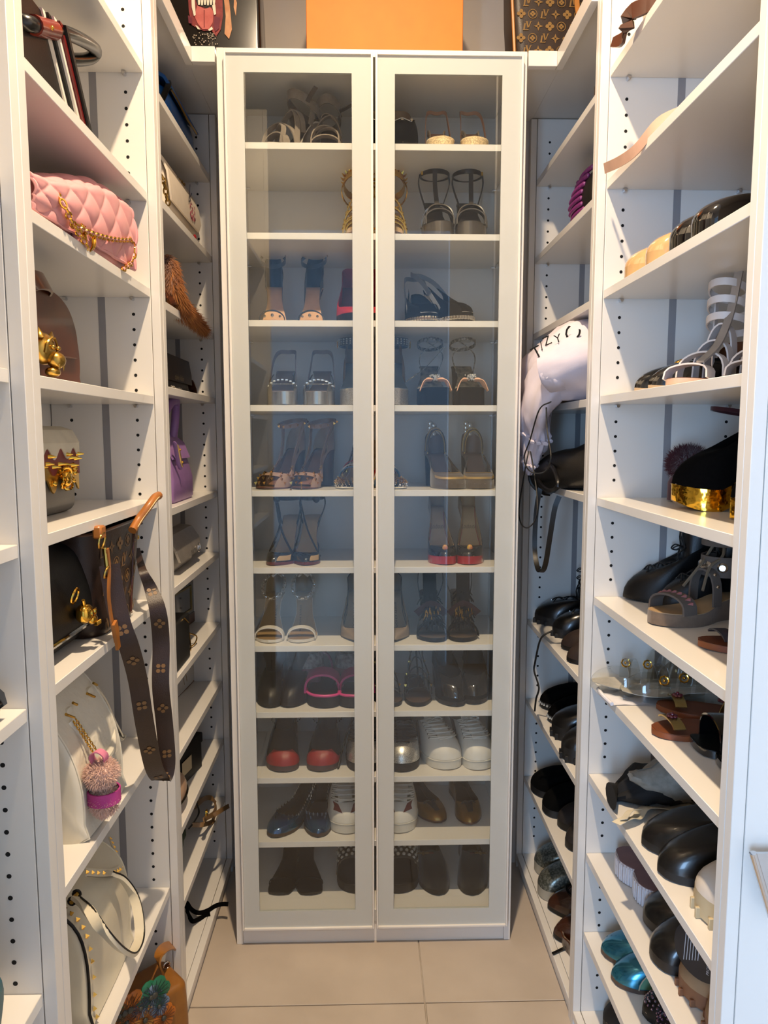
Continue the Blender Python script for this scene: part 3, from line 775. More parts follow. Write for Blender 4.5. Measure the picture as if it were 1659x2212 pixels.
# row 3 ------------------------------------------------
NAVY = M('navy_suede', '#142a3c', 0.85, var=.15, vs=120, sheen=.2)
RED = M('red_suede', '#a5182a', 0.6, var=.12)
for px, rz, sd, w in ((588, DN + .10, 1, 'left'), (668, DN - .05, -1, 'right')):
    s = sandal('navy suede heeled sandal with ankle strap and pink sole, %s of its pair' % w, cp(px, 2, 1.96), rz, sd, M('pink_sole', '#c79b7f', .5), M('peach_insole', '#c9a07c', .55), L=.185, hh=.115, W=.074, name='ankle_strap_sandal', heelm=NAVY)
    s.strap(NAVY, .84, .03, .012, .0025)
    s.upper(NAVY, NAVY, part=(1.75, PI), thr=.42, hv=.0, hs=.012, hb=.105, kw=1.06, name='heel_counter')
    z = s.bed(.05); s.loop(NAVY, -s.L * .72, z + .07, .055, .034, .010, .0025, -.03)
    obj('crystals', MB().ball((-s.L * .08, -.02, s.bed(.9) + .012), .004, 6, 4).ball((-s.L * .06, 0, s.bed(.9) + .014), .005, 6, 4).ball((-s.L * .08, .02, s.bed(.9) + .012), .004, 6, 4), SILVER, s.T)
    s.buckle(SILVER, V(-s.L * .7, .036, z + .085), .006)
for px, sd, w in ((757, -1, 'left, beside the door frame'), (822, 1, 'right, behind the centre post')):
    s = pump('red suede pump with closed back, %s' % w, cp(px, 2, 1.965), DN, sd, RED, L=.19, hh=.11, ph=.02, W=.074, toe='round', lining=RED, insole=M('dark_red_insole', '#5a1420', .7), thr=.72, hv=.025, hs=.03, hb=.06)
for px, rz, sd, w in ((925, DN + .12, -1, 'left'), (1020, DN + .75, 1, 'right')):
    s = sandal('black suede wedge slingback with silver studded sole, %s of its pair' % w, cp(px, 2, 1.955), rz, sd, BLACKS, M('grey_insole', '#b9b3aa', .6), L=.215, hh=.085, ph=.02, W=.082, name='wedge_slingback', style='flat')
    s.upper(BLACKS, BLACKS, part=(0, 1.75), thr=.68, hv=.036, hs=.03, hb=.03, peep=.42)
    z = s.bed(.05); s.sling(M('grey_strap', '#7d7f83', .4), .6, .055, .012)
    pb = MB()
    for i in range(-11, 12):
        p = s.edge(i * .055 * 2, 1.02); pb.ball((p.x, p.y, .012), (.006, .006, .007), 6, 4)
    obj('sole_studs', pb, SILVER, s.T, kind='stuff')
# row 4 ------------------------------------------------
CRYS = M('crystal', '#dfe6ea', 0.05, 0.6, coat=1)
SILVERL = M('silver_leather', '#b7b2a6', 0.25, 0.9, var=.05)
for px, sd, w in ((607, -1, 'left'), (686, 1, 'right')):
    s = sandal('silver platform slingback with crystal band, %s of its pair' % w, cp(px, 3, 1.95), DN, sd, SILVERL, M('mauve_insole', '#7d706c', .6), L=.205, hh=.09, ph=.03, W=.082, name='platform_slingback', heelm=SILVERL, kind='block', toe='wide')
    s.upper(SILVERL, SILVERL, part=(0, 1.45), thr=.78, hv=.026, hs=.03, hb=.02, peep=.5)
    cb_ = MB()
    for r_ in range(3):
        for i in range(9):
            a = PI * (.12 + .76 * i / 8); t = .74 + r_ * .035
            p = V((t - 1) * s.L, s.c(t) + math.cos(a) * s.w(t) * .95, s.bed(t) + .033 * math.sin(a) ** .7 + .002); cb_.box(p.x - .003, p.x + .003, p.y - .0035, p.y + .0035, p.z - .001, p.z + .003, .0008)
    obj('crystal_band', cb_, CRYS, s.T, 20, kind='stuff')
    z = s.bed(.05); s.sling(M('mauve_strap', '#8a7d7c', .5), .62, .055, .011)
GLIT = M('silver_glitter', '#8f8c86', 0.3, 0.8, hex2='#f2efe8', vs=900, tex='voronoi')
for px, sd, w in ((766, -1, 'left door'), (852, 1, 'right door')):
    s = sandal('glitter platform heel with jewelled side strap cut off by the %s frame' % w, cp(px, 3, 1.96), DN, sd, GLIT, M('grey_blue_insole', '#6d7880', .6), L=.20, hh=.11, ph=.04, W=.078, name='jewelled_sandal', heelm=BLACK)
    z = s.bed(.05)
    s.upper(M('navy_edge', '#1c2f42', .5), NUDE, part=(1.5, PI), thr=.55, hv=.02, hs=.03, hb=.09, name='heel_counter')
    o = s.loop(M('navy_strap', '#1d3043', .4), -s.L * .72, z + .055, .05, .042, .022, .003)
    jb = MB()
    for i in range(26):
        a = 2 * PI * i / 26
        for dz in (-.006, 0, .006): jb.ball((-s.L * .72 + .052 * math.cos(a), s.c(.1) + .044 * math.sin(a), z + .055 + dz), .0026, 6, 4)
    obj('jewels', jb, CRYS, o, kind='stuff'); s.buckle(GOLD, V(-s.L * .72, sd * .05, z + .05), .012)
PEACH = M('peach_leather', '#d4a488', .5)
SNAKE = M('snake_print', '#8f8c84', 0.5, hex2='#3c3a36', vs=140, tex='voronoi')
INPR = M('printed_insole', '#8d8674', .6, hex2='#2a2723', vs=70)
for px, rz, sd, w in ((940, DN, -1, 'left'), (1022, DN + .1, 1, 'right')):
    s = sandal('black square platform sandal with peach bow and printed insole, %s of its pair' % w, cp(px, 3, 1.95), rz, sd, BLACKS, INPR, L=.19, hh=.10, ph=.042, W=.084, name='bow_platform_sandal', heelm=BLACKS, kind='block', toe='square')
    jb = MB()
    for i in range(46):
        a = rnd.uniform(0, 2 * PI); r = rnd.uniform(0, .017); jb.ball((-s.L * .13 + r * .5 * math.cos(a), s.c(.85) + r * math.sin(a), s.bed(.85) + .022 + rnd.uniform(0, .014)), rnd.uniform(.0018, .0032), 5, 4)
    obj('jewel_cluster', jb, CRYS, s.T, kind='stuff')
    for sg in (1, -1):
        for k in range(3): s.band(PEACH, [V(-s.L * .13, s.c(.85) + sg * .008, s.bed(.85) + .022), V(-s.L * .11 + .006 * k, s.c(.85) + sg * (.022 + .004 * k), s.bed(.85) + .024 - .003 * k), V(-s.L * .10 + .008 * k, s.c(.85) + sg * (.036 + .003 * k), s.bed(.85) + .004 - .006 * k)], .011, .002, (1, 0, .5), 'bow_loop')
    z = s.bed(.05); s.loop(SNAKE, -s.L * .74, z + .06, .05, .036, .009, .002, .01)
    for sg in (1, -1): s.band(SNAKE, [s.pt(.35, sg, 1), V(-s.L * .6, sg * .03, z + .03), V(-s.L * .5, -sg * .02, z + .065)], .006, .002)
    if sd < 0: s.band(SNAKE, [V(-s.L * .45, .035, z + .05), V(-s.L * .4, -.02, z - .01), V(-s.L * .3, -.075, z - .05)], .006, .002, (1, 0, 0), 'loose_strap')
# row 5 ------------------------------------------------
STUDTAN = M('studded_tan', '#9a7d68', 0.6, var=.06)
def rock(label, toe_px, heel_px, rz, sd):
    s = pump(label, cp(toe_px, 4, 1.955), rz, sd, STUDTAN, L=.205, hh=.10, W=.082, peep=.55, thr=.72, hv=.04, hs=.006, hb=.002, toe='round', lining=M('brown_lining', '#5c3d28', .7), insole=M('brown_insole', '#7a5233', .6), solem=BROWN, heelm=BROWN, name='studded_peep_toe', kind='block')
    s.studs(GOLD, s.spread(-1.4, 1.4, .2, .9, 8, 4), .0055, .007, 3)
    s.upper(STUDTAN, NUDE, part=(2.1, PI), thr=.5, hv=.02, hs=.02, hb=.075, name='heel_counter')
    z = s.bed(.05); o = s.loop(STUDTAN, -s.L * .78, z + .075, .05, .034, .012, .003, -.01)
    s.studs(GOLD, [(V(-s.L * .78 + .052 * math.cos(a), s.c(.1) + .036 * math.sin(a), z + .075 - .01 * math.cos(a)), V(math.cos(a), math.sin(a), 0)) for a in [2 * PI * k / 12 for k in range(12)]], .005, .006, 3, parent=o, name='studs')
    for sg in (1, -1): s.band(STUDTAN, [s.pt(.6, sg, 1, .01), s.pt(.4, sg, 1.02, .03), V(-s.L * .78, s.c(.2) + sg * .034, z + .075)], .012, .003)
rock('tan studded peep-toe heel at the far left of the fifth cabinet shelf', 566, 640, DN - .45, 1)
rock('tan studded peep-toe heel overlapping its mate on the fifth cabinet shelf', 640, 705, DN - .42, -1)
t = obj('loose_stud', MB().cone((0, 0, 0), (0, 0, 1), .004, .006, 3).cone((.028, .003, 0), (0, 0, 1), .0015, .016, 6, .0012), GOLD)
t.location = cp(628, 4, 1.935); tag(t, 'loose gold studs fallen on the front of the fifth cabinet shelf', 'stud')
NAVYP = M('navy_patent', '#0c1020', 0.12, coat=1)
for px, rz, sd, w in ((742, DN - .25, 1, 'left'), (868, DN + .45, -1, 'right')):
    s = pump('navy spiked flat-front heel with red and white strap, %s door side' % w, cp(px, 4, 1.96), rz, sd, NAVYP, L=.20, hh=.075, W=.080, toe='almond', thr=.74, hv=.02, hs=.008, hb=.004, kind='kitten', solem=M('white_welt', '#d9d4c8', .5), name='spiked_heel')
    s.studs(GOLD, s.spread(-1.3, 1.3, .35, .95, 12, 5), .0026, .009, 6, name='spikes')
    s.studs(SILVER, s.spread(-1.4, 1.4, .1, .6, 14, 4), .0022, .003, 6, name='rivets')
    z = s.bed(.05); s.upper(BLACK, NUDE, part=(2.3, PI), thr=.5, hv=.02, hs=.02, hb=.055, name='heel_counter')
    st_ = [M('strap_red', '#8c1d2a', .5), M('strap_white', '#e3ddd0', .5), M('strap_blue', '#2f5f8f', .5)]
    for k, mm in enumerate(st_): s.strap(mm, .56 + .035 * k, .06 - .004 * k, .009, .0028, lift=.004, name='stripe_strap')
    s.buckle(SILVER, V(-s.L * .42, sd * .03, s.bed(.5) + .045), .012, (0, 1, .5))
    for sg in (1, -1): s.band(M('studded_strap', '#16120f', .4), [s.pt(.6, sg, 1, .005), s.pt(.35, sg, 1.1, .02), s.pt(.04, sg, 1, .05)], .006, .002, (0, 0, 1))
OLIVE = M('olive_velvet', '#4b3f30', 0.85, var=.12, vs=60, sheen=.4)
PALEGOLD = M('pale_gold', '#c7ab72', 0.35, 0.6)
for px, rz, sd, w in ((985, DN + .22, -1, 'left'), (1042, DN + .05, 1, 'right')):
    s = sandal('taupe velvet platform sandal with gold stripes and gem heel, %s of its pair' % w, cp(px, 4, 1.945), rz, sd, OLIVE, M('mauve_pad', '#7d6c66', .6), L=.215, hh=.085, ph=.008, W=.088, name='striped_platform', heelm=BLACK, kind='thick')
    s.upper(OLIVE, OLIVE, part=(0, 1.55), thr=.72, hv=.03, hs=.028, hb=.02, peep=.0)
    s.patch(PALEGOLD, -1.5, 1.5, .86, 1.0, .0012, 20, 3, 'gold_stripe'); s.patch(PALEGOLD, -.95, .95, .30, .46, .0012, 20, 3, 'gold_stripe')
    z = s.bed(.1)
    s.strap(OLIVE, .24, .075, .024, .003, z0=.01); s.strap(PALEGOLD, .27, .077, .005, .003, z0=.01, name='gold_piping'); s.strap(PALEGOLD, .21, .077, .005, .003, z0=.01, name='gold_piping')
    s.upper(M('mauve_lining', '#83716b', .6), None, part=(2.2, PI), thr=.5, hv=.02, hs=.03, hb=.06, name='heel_counter')
    gb = MB()
    for k in range(7): gb.ball((-s.L * .98, (k % 2 - .5) * .012 + s.c(0), z + .052 + .006 * k), (.004, .0085, .008), 8, 6)
    obj('gem_ornament', gb, CRYS, s.T)
# row 6 ------------------------------------------------
CSOLE = M('red_brown_sole', '#5a1f1f', .3)
for px, rz, sd, w in ((590, DN - .22, 1, 'left'), (655, DN - .12, -1, 'right')):
    s = sandal('black satin peep sandal with knotted ankle straps, %s of its pair' % w, cp(px, 5, 1.945), rz, sd, CSOLE, M('beige_insole', '#a98c62', .55), L=.185, hh=.115, W=.078, ph=.004, name='satin_sandal', heelm=BLACK, toe='almond')
    s.upper(BLACKP, BLACK, part=(0, 1.25), thr=.78, hv=.024, hs=.02, hb=.01, peep=.0)
    s.patch(M('beige_cut', '#a98c62', .55), .35, .95, .1, .5, .001, 6, 4, 'cut_out')
    z = s.bed(.05); s.loop(BLACK, -s.L * .74, z + .055, .045, .034, .010, .0025, .0); s.loop(BLACK, -s.L * .76, z + .072, .045, .036, .006, .0025, .02)
    s.band(BLACK, [s.pt(.7, 1, 1, .01), V(-s.L * .45, -.004, s.bed(.5) + .05), V(-s.L * .6, -.03, z + .05)], .010, .0025)
    s.band(BLACK, [s.pt(.7, -1, 1, .01), s.pt(.4, -1, 1.05, .03), V(-s.L * .72, -.034, z + .055)], .008, .0025)
    obj('knot', MB().ball((-s.L * .5, -.02 * sd, z + .055), (.012, .010, .012), 10, 8), BLACK, s.T)
    for sg in (1, -1): s.band(BLACK, [s.pt(.3, sg, 1), V(-s.L * .74, sg * .036, z + .03), V(-s.L * .74, sg * .035, z + .06)], .007, .0025)
for px, rz, sd, w in ((962, DN + .04, -1, 'left'), (1018, DN - .03, 1, 'right')):
    s = pump('black patent pump with beige insole and red berry motif, %s of its pair' % w, cp(px, 5, 1.945), rz, sd, BLACKP, L=.195, hh=.135, ph=.018, W=.076, toe='round', thr=.75, hv=.026, hs=.03, hb=.05, lining=M('beige_lining', '#a98d6a', .5), insole=M('beige_lining', '#a98d6a', .5), solem=M('red_lacquer', '#9c1020', .15, coat=1))
    p = s.S(0, .62, .002); obj('berry', MB().ball(p, (.005, .008, .009), 10, 8), M('berry_red', '#b0503c', .3, hex2='#c9a13b', vs=60), s.T)
    mb = MB(); vs_, fs_ = text2d('Louboutin', .010, .4); mb.add([V(-s.L * .60 - b, s.c(.4) + a, 0) for a, b in vs_], fs_)
    mb.v = [(x, y, s.bed(1 + x / s.L) + .0022) for x, y, z in mb.v]; obj('lettering', mb, M('stamp_brown', '#5d4a35', .6), s.T, 0)
# row 7 ------------------------------------------------
IVORY = M('ivory_leather', '#d9d3c8', .4)
for px, rz, sd, w in ((577, DN - .05, -1, 'left'), (650, DN + .04, 1, 'right')):
    s = sandal('white toe-strap sandal with silver ankle chain, %s of its pair' % w, cp(px, 6, 1.945), rz, sd, IVORY, M('tan_insole', '#8f744d', .5), L=.19, hh=.10, W=.082, ph=.004, name='chain_sandal', heelm=IVORY)
    s.strap(IVORY, .82, .03, .024, .003); z = s.bed(.05)
    s.upper(M('tan_counter', '#8a7350', .5), None, part=(2.0, PI), thr=.45, hv=.01, hs=.015, hb=.06, name='heel_counter')
    P = [V(-s.L * .68 + .05 * math.cos(a), s.c(.1) + .032 * math.sin(a), z + .03 - .028 * math.cos(a)) for a in [2 * PI * k / 20 for k in range(21)]]
    obj('ankle_chain', chain(P, .007, .0016), CHROME, s.T, kind='stuff')
    s.band(IVORY, [V(-s.L * .94, -.018, z + .05), V(-s.L * .95, 0, z + .062), V(-s.L * .94, .018, z + .05)], .016, .002, (0, 0, 1), 'heel_tab')
    mb = lettering('STEVE MADDEN', .007, lambda a, b: V(-s.L * .52 + a, s.c(.45) - sd * .012 + b, 0)); mb.v = [(x, y, s.bed(1 + x / s.L) + .0025) for x, y, z in mb.v]; obj('lettering', mb, HOLE, s.T, 0)
NUDEP = M('nude_patent', '#8f7d68', .2, coat=.7)
for px, sd, w in ((764, -1, 'left'), (858, 1, 'right')):
    s = pump('nude pump with dark edging cut off by the %s door frame' % w, cp(px, 6, 1.95), DN + (.04 * sd), sd, NUDEP, L=.205, hh=.10, W=.078, toe='point', thr=.72, hv=.022, hs=.03, hb=.055, lining=M('tan_insole2', '#9a8465', .5), insole=M('tan_insole2', '#9a8465', .5), trim=BLACK)
    mb = lettering('JIMMY CHOO', .008, lambda a, b: V(-s.L * .55 + a, s.c(.45) + b, 0)); mb.v = [(x, y, s.bed(1 + x / s.L) + .0025) for x, y, z in mb.v]; obj('lettering', mb, HOLE, s.T, 0)
WINE = M('wine_band', '#3b0f18', .5)
def fringe(s, mat, t0, t1, zf, n=60, ln=.018, seed=3, name='fringe'):
    g = random.Random(seed); mb = MB()
    for _ in range(n):
        t = g.uniform(t0, t1); y = g.uniform(-.9, .9); a = math.acos(y)
        p = V((t - 1) * s.L, s.c(t) + y * .024, zf(t) * math.sin(a) ** .4 + s.bed(t) * (1 - math.sin(a) ** .4))
        d = V(.55 + g.uniform(-.2, .2), y * .6 + g.uniform(-.2, .2), -.5 + g.uniform(-.3, .2)).normalized() * ln * g.uniform(.7, 1.2)
        mb.ribbon([p, p + d * .5 + V(0, 0, .003), p + d], V(0, 1, .1), .0032, .0008)
    return obj(name, mb, mat, s.T, 0, kind='stuff')
for px, rz, sd, w in ((938, DN + .0, -1, 'left'), (1004, DN - .0, 1, 'right')):
    s = sandal('black fringed heeled sandal with wine band and gold beads, %s of its pair' % w, cp(px, 6, 1.943), rz, sd, BLACK, M('bronze_insole', '#5f5144', .4), L=.185, hh=.105, W=.084, ph=.006, name='fringe_sandal', heelm=BLACK, kind='block')
    s.strap(BLACKS, .76, .034, .030, .003); z = s.bed(.05)
    zf = lambda t: itp([(.3, z + .07), (.6, s.bed(.6) + .075), (.85, s.bed(.8) + .034)], t)
    s.band(BLACKS, [V(-s.L * .24, s.c(.7), zf(.76)), V(-s.L * .42, s.c(.6), zf(.58)), V(-s.L * .55, s.c(.4), z + .075)], .038, .003, (0, 1, 0), 'tongue')
    s.band(WINE, [V(-s.L * .34, s.c(.66) - .042, zf(.62) - .022), V(-s.L * .34, s.c(.66), zf(.62) + .006), V(-s.L * .34, s.c(.66) + .042, zf(.62) - .022)], .026, .002, (.5, 0, 1), 'wine_band')
    fringe(s, BLACKS, .45, .85, zf, 90, .022, 5 + sd)
    bb = MB(); g = random.Random(11 + sd)
    for _ in range(34): bb.cone((-s.L * g.uniform(.18, .36), s.c(.7) + g.uniform(-.024, .024), zf(.75) + g.uniform(-.004, .026)), (g.uniform(.2, .6), g.uniform(-.2, .2), -1), .0016, .009, 6, .0016)
    obj('bead_fringe', bb, GOLD, s.T, kind='stuff')
    s.loop(BLACK, -s.L * .72, z + .072, .05, .034, .013, .003, .0); s.buckle(GOLD, V(-s.L * .6, sd * .036, z + .07), .008)
    for sg in (1, -1): s.band(BLACK, [s.pt(.3, sg, 1), V(-s.L * .72, sg * .036, z + .03), V(-s.L * .72, sg * .034, z + .072)], .006, .002)
# row 8 ------------------------------------------------
BRBLACK = M('brown_black', '#17130f', 0.45, var=.2)
for px, sd, w in ((578, -1, 'left'), (626, 1, 'right')):
    s = boot('tall black-brown boot, %s of its pair, eighth cabinet shelf' % w, cp(px, 7, 1.95), DN - .06, sd, BRBLACK, RUBBER, L=.235, W=.080, height=.158, rx=.05, ry=.040, st=.010, hh=.012)
    obj('zip', MB().ribbon([s.S(.9, .1, .001), s.S(.9, .5, .001), s.S(.9, 1, .001)], V(1, 0, 0), .004, .001), GOLD, s.T)
MAG = M('magenta_foam', '#b3206f', .5, var=.08); MAGD = M('magenta_dark', '#7d1a55', .6)
for px, sd, w in ((697, -1, 'left'), (768, 1, 'right')):
    s = sandal('magenta slide sandal on a thick black sole, %s of its pair' % w, cp(px, 7, 1.945), DN, sd, RUBBER, M('dark_footbed', '#241b22', .7), L=.24, W=.096, hh=.006, ph=0, st=.030, name='slide_sandal', style='flat', toe='wide')
    s.strap(MAG, .68, .052, .070, .006, k=1.03, sq=.6); s.strap(MAGD, .40, .075, .016, .005, k=1.1, lift=-.03)
    obj('piping', MB().tube([s.edge(a, .98, 0, .004) for a in [-1.35 + 2.7 * i / 20 for i in range(21)]], .004, 6), M('pink_piping', '#d63c86', .5), s.T)
LACEB = M('white_lace_leather', '#a9a6a8', .6, hex2='#6f6d72', vs=90)
for px, sd, w in ((672, 1, 'left'), (752, -1, 'right')):
    s = boot('pale lace-up ankle boot behind the magenta slide, %s of its pair' % w, V(cp(px, 7, 2.10).x, 2.06, CZ[7] + .055), DN, sd, LACEB, M('pink_rubber', '#7d5464', .5), L=.165, W=.075, height=.098, rx=.034, ry=.030, st=.016, hh=.01, name='ankle_boot')
    s.laces(BLACK, 5, .45, .98, .5, .004, .002, False)
    obj('platform_block', MB().box(-.155, -.01, -.03, .03, -.055, -.001, .006), M('pink_rubber', '#7d5464', .5), s.T)
STRAPB = M('studded_black_strap', '#131110', .5)
for px, rz, sd, w in ((846, DN + .12, -1, 'left'), (908, DN + .05, 1, 'right')):
    s = sandal('black strappy gladiator flat with pyramid studs, %s of its pair' % w, cp(px, 7, 1.95), rz, sd, BLACK, M('dark_tan_insole', '#4b3826', .6), L=.235, W=.080, hh=.006, st=.010, style='flat', name='gladiator_sandal')
    for t, h in ((.82, .03), (.66, .05), (.52, .065), (.4, .085), (.3, .105)): s.strap(STRAPB, t, h, .007, .002, lift=-.01)
    for sg in (1, -1): s.band(STRAPB, [s.pt(.82, sg, .8, .018), s.pt(.6, sg, .85, .05), s.pt(.4, sg, .8, .09), s.pt(.24, sg, .85, .145)], .010, .002, (1, 0, .3))
    s.band(STRAPB, [s.pt(.8, 1, .0, .03), s.pt(.6, 1, .0, .055), s.pt(.4, 1, .0, .085), s.pt(.26, 1, 0, .145)], .005, .002, (0, 1, 0))
    s.studs(GOLD, [(s.pt(t, sg, .92, z_), V(.5, sg, .6)) for t, z_ in ((.7, .03), (.55, .05), (.42, .075)) for sg in (1, -1)], .006, .006, 4)
for px, rz, sd, w in ((985, DN + .12, -1, 'left'), (1028, DN - .05, 1, 'right')):
    s = boot('black suede ankle boot with peep toe, %s of its pair beside the cabinet wall' % w, cp(px, 7, 1.945 + (0 if sd < 0 else .015)), rz, sd, BLACKS, BLACK, L=.215, W=.080, hh=.07, ph=.006, st=.005, style='follow', kind='thick', height=.165, rx=.042, ry=.033, flare=0, name='ankle_boot')
    s.patch(BLACKP, -.8, .8, .1, .6, .0015, 12, 6, 'toe_panel')
# row 9 ------------------------------------------------
KNIT = M('black_knit', '#0f0d0c', 0.9, hex2='#26221d', vs=260, tex='wave')
REDR = M('red_rubber', '#8e1f22', .45)
for px, sd, w in ((607, -1, 'left'), (697, 1, 'right')):
    s = boot('black knit sock boot with red rubber toe, %s of its pair' % w, cp(px, 8, 1.952), DN, sd, KNIT, M('mauve_sole', '#4a3b3c', .5), L=.25, W=.092, height=.182, rx=.05, ry=.040, st=.016, name='sock_boot', toe='wide')
    s.patch(REDR, -1.0, 1.0, .0, .42, .003, 14, 6, 'toe_bumper', taper=.62); s.patch(REDR, -.95, .95, .0, .16, .0025, 16, 3, 'toe_rand')
    rb = MB()
    for i in range(24):
        a = 2 * PI * i / 24
        for zz in range(5):
            z = .085 + zz * .02; rb.ball((s.topc[0] + (s.topc[1] + .003) * math.cos(a), s.c(.2) + (s.topc[2] + .003) * math.sin(a), z), .0022, 5, 4)
    obj('knit_loops', rb, KNIT, s.T, kind='stuff')
o = obj('shoe_lace', MB().tube(spl([cp(730, 8, 1.97) + V(0, 0, .004), cp(737, 8, 2.0) + V(0, 0, .03), cp(752, 8, 2.04) + V(0, 0, .085), cp(763, 8, 2.08) + V(0, 0, .11)], 6), .0028, 6), RUBBER)
tag(o, 'loose black lace rising beside the knit boots', 'lace')
for px, sd, w in ((784, -1, 'left, behind the centre post'), (873, 1, 'right, beside the white sneakers')):
    s = sneaker('black high sneaker with silver glitter toe, %s' % w, cp(px, 8, 1.945), DN, sd, BLACKS, RUBBER, L=.25, W=.094, st=.024, lacem=M('dark_lace', '#2a2622', .6), hb=.12, name='glitter_sneaker')
    s.patch(GLIT, -.85, .85, 0, .55, .0018, 16, 8, 'glitter_toe')
SNW = M('sneaker_white', '#dedad0', .45, var=.03); SNS = M('sneaker_sole', '#d5d0c4', .6); LW = M('lace_white', '#d8d4ca', .7)
G1 = M('stripe_green', '#23302a', .6); R1 = M('stripe_red', '#4d1a20', .6)
for px, rz, sd, w in ((972, DN + .28, -1, 'left'), (1050, DN + .32, 1, 'right')):
    s = sneaker('white leather sneaker with dark stripe on the side, %s of its pair' % w, cp(px, 8, 1.955), rz, sd, SNW, SNS, lacem=LW, L=.265, W=.098, st=.028)
    for sg in (-1, 1):
        for k, (mm, a0, a1) in enumerate(((G1, 1.35, 1.5), (R1, 1.5, 1.65), (G1, 1.65, 1.8))): s.patch(mm, sg * a0, sg * a1, .1, .95, .0012, 4, 8, 'side_stripe')
# row 10 -----------------------------------------------
IRID = M('iridescent_blue', '#12306e', .1, .6, coat=1, hex2='#0f5f6a', vs=14)
for px, rz, sd, w in ((590, DN - .38, 1, 'left'), (683, DN - .03, -1, 'right')):
    s = flat('iridescent blue ballet flat edged with spikes, %s of its pair' % w, cp(px, 9, 1.94), rz, sd, IRID, L=.25, W=.082, lining=M('brown_suede_lining', '#3a2616', .8), insole=M('brown_suede_lining', '#3a2616', .8), solem=M('brown_sole', '#41301f', .6), thr=.72, hv=.026, hs=.028, hb=.05, st=.010)
    pts = [(s.S(s.th(i), .97, .0005), s.S(s.th(i), .97, .01) - s.S(s.th(i), .97, 0) + V(0, 0, .004)) for i in range(0, NS)]
    s.studs(SILVER, pts, .0026, .008, 6, name='spikes'); s.studs(SILVER, [(s.S(a, .8, .0005), V(.6, 0, .8)) for a in (-.9, -.3, .3, .9)], .0026, .007, 6, name='spikes')
BEEG = M('gold_web', '#5c5438', .5, var=.3, vs=200); BEER = M('bee_red', '#6d1a1c', .4)
for px, rz, sd, w in ((745, DN + .02, -1, 'left'), (866, DN - .02, 1, 'right')):
    s = sneaker('white sneaker with gold patch and red motifs, cut off by the %s door frame' % w, cp(px, 9, 1.955), rz, sd, SNW, SNS, lacem=LW, L=.265, W=.098, st=.03)
    s.patch(BEEG, -.45, .45, .48, .66, .0016, 8, 4, 'gold_patch')
    mb = MB()
    for sg in (-1, 1):
        f = lambda a, b: s.S(sg * (.34 + a * 9), .36 + b * 9, .0022)
        mb.poly([(-.02, -.012), (.02, -.008), (.014, .002), (.024, .012), (-.006, .008)], f)
    obj('motif', mb, BEER, s.T, 0)
    for sg in (-1, 1):
        for k in range(4): s.patch(M('grey_stripe', '#4f4d45', .6), sg * (1.25 + .14 * k), sg * (1.32 + .14 * k), .35, .95, .0012, 2, 6, 'side_stripe')
GOLDL = M('gold_leather', '#8a6531', .28, .75, var=.12)
for px, rz, sd, w in ((950, DN + .32, -1, 'left'), (1022, DN + .12, 1, 'right')):
    s = flat('bronze gold ballet flat with black bow, %s of its pair' % w, cp(px, 9, 1.995 if sd > 0 else 2.005), rz, sd, GOLDL, L=.235, W=.080, lining=M('dark_brown_lining', '#2d1c10', .8), insole=M('dark_brown_lining', '#2d1c10', .8), solem=BROWN, thr=.70, hv=.03, hs=.032, hb=.05)
    s.patch(BLACK, -.16, .16, .55, 1.0, .002, 4, 4, 'bow_band')
    p = s.S(0, 1, .002); obj('bow', MB().ribbon(spl([p + V(0, -.022, -.004), p + V(.002, -.01, .003), p, p + V(.002, .01, .003), p + V(0, .022, -.004)], 4), V(1, 0, .3), .012, .002), BLACK, s.T)
# bottom row -------------------------------------------
for px, rz, sd, w in ((605, DN - .06, 1, 'left'), (668, DN + .10, -1, 'right')):
    s = sandal('black suede square-toe sandal, %s of its pair on the cabinet floor' % w, V(onZ(px, 1938, .098).x, onZ(px, 1936, .098).y, .098), rz, sd, M('black_brown_sole', '#1c150e', .8), BLACKS, L=.235, W=.082, hh=.045, ph=.0, st=.006, toe='square', name='square_toe_sandal', heelm=BLACKS, kind='block')
    s.strap(BLACKS, .80, .022, .006, .002); z = s.bed(.05); s.loop(BLACKS, -s.L * .8, z + .05, .04, .036, .008, .002)
    s.upper(BLACKS, None, part=(2.2, PI), thr=.4, hv=.01, hs=.015, hb=.06, name='heel_counter')
PEARL = M('pearl', '#c9c2b4', .18, coat=.8)
SLIDE = M('dark_slide', '#1d1611', .7); SLB = M('brown_canvas', '#3a3128', .7, var=.25, vs=160)
for px, sd, w in ((768, -1, 'left'), (866, 1, 'right')):
    s = sandal('dark slide sandal with pearl studded band, cut off by the %s door frame' % w, V(onZ(px, 1930, .098).x, onZ(px, 1932, .098).y, .098), DN, sd, SLIDE, SLIDE, L=.25, W=.108, hh=.006, st=.024, style='flat', toe='wide', name='pearl_slide')
    o = s.strap(SLB, .60, .055, .085, .004, k=1.02, sq=.6); pb = MB()
    for k in range(4):
        for i in range(9):
            a = PI * (.06 + .88 * i / 8 + (.05 if k % 2 else 0)); 
            if a > PI * .97: continue
            t = .47 + .085 * k
            pb.ball((V((t - 1) * s.L, s.c(t) + math.cos(a) * s.w(.6) * 1.02, s.bed(t) + .055 * math.sin(a) ** .6 + .004)), .0055, 8, 6)
    obj('pearls', pb, PEARL, o, kind='stuff')
WEBR = M('web_red', '#4d191b', .6)
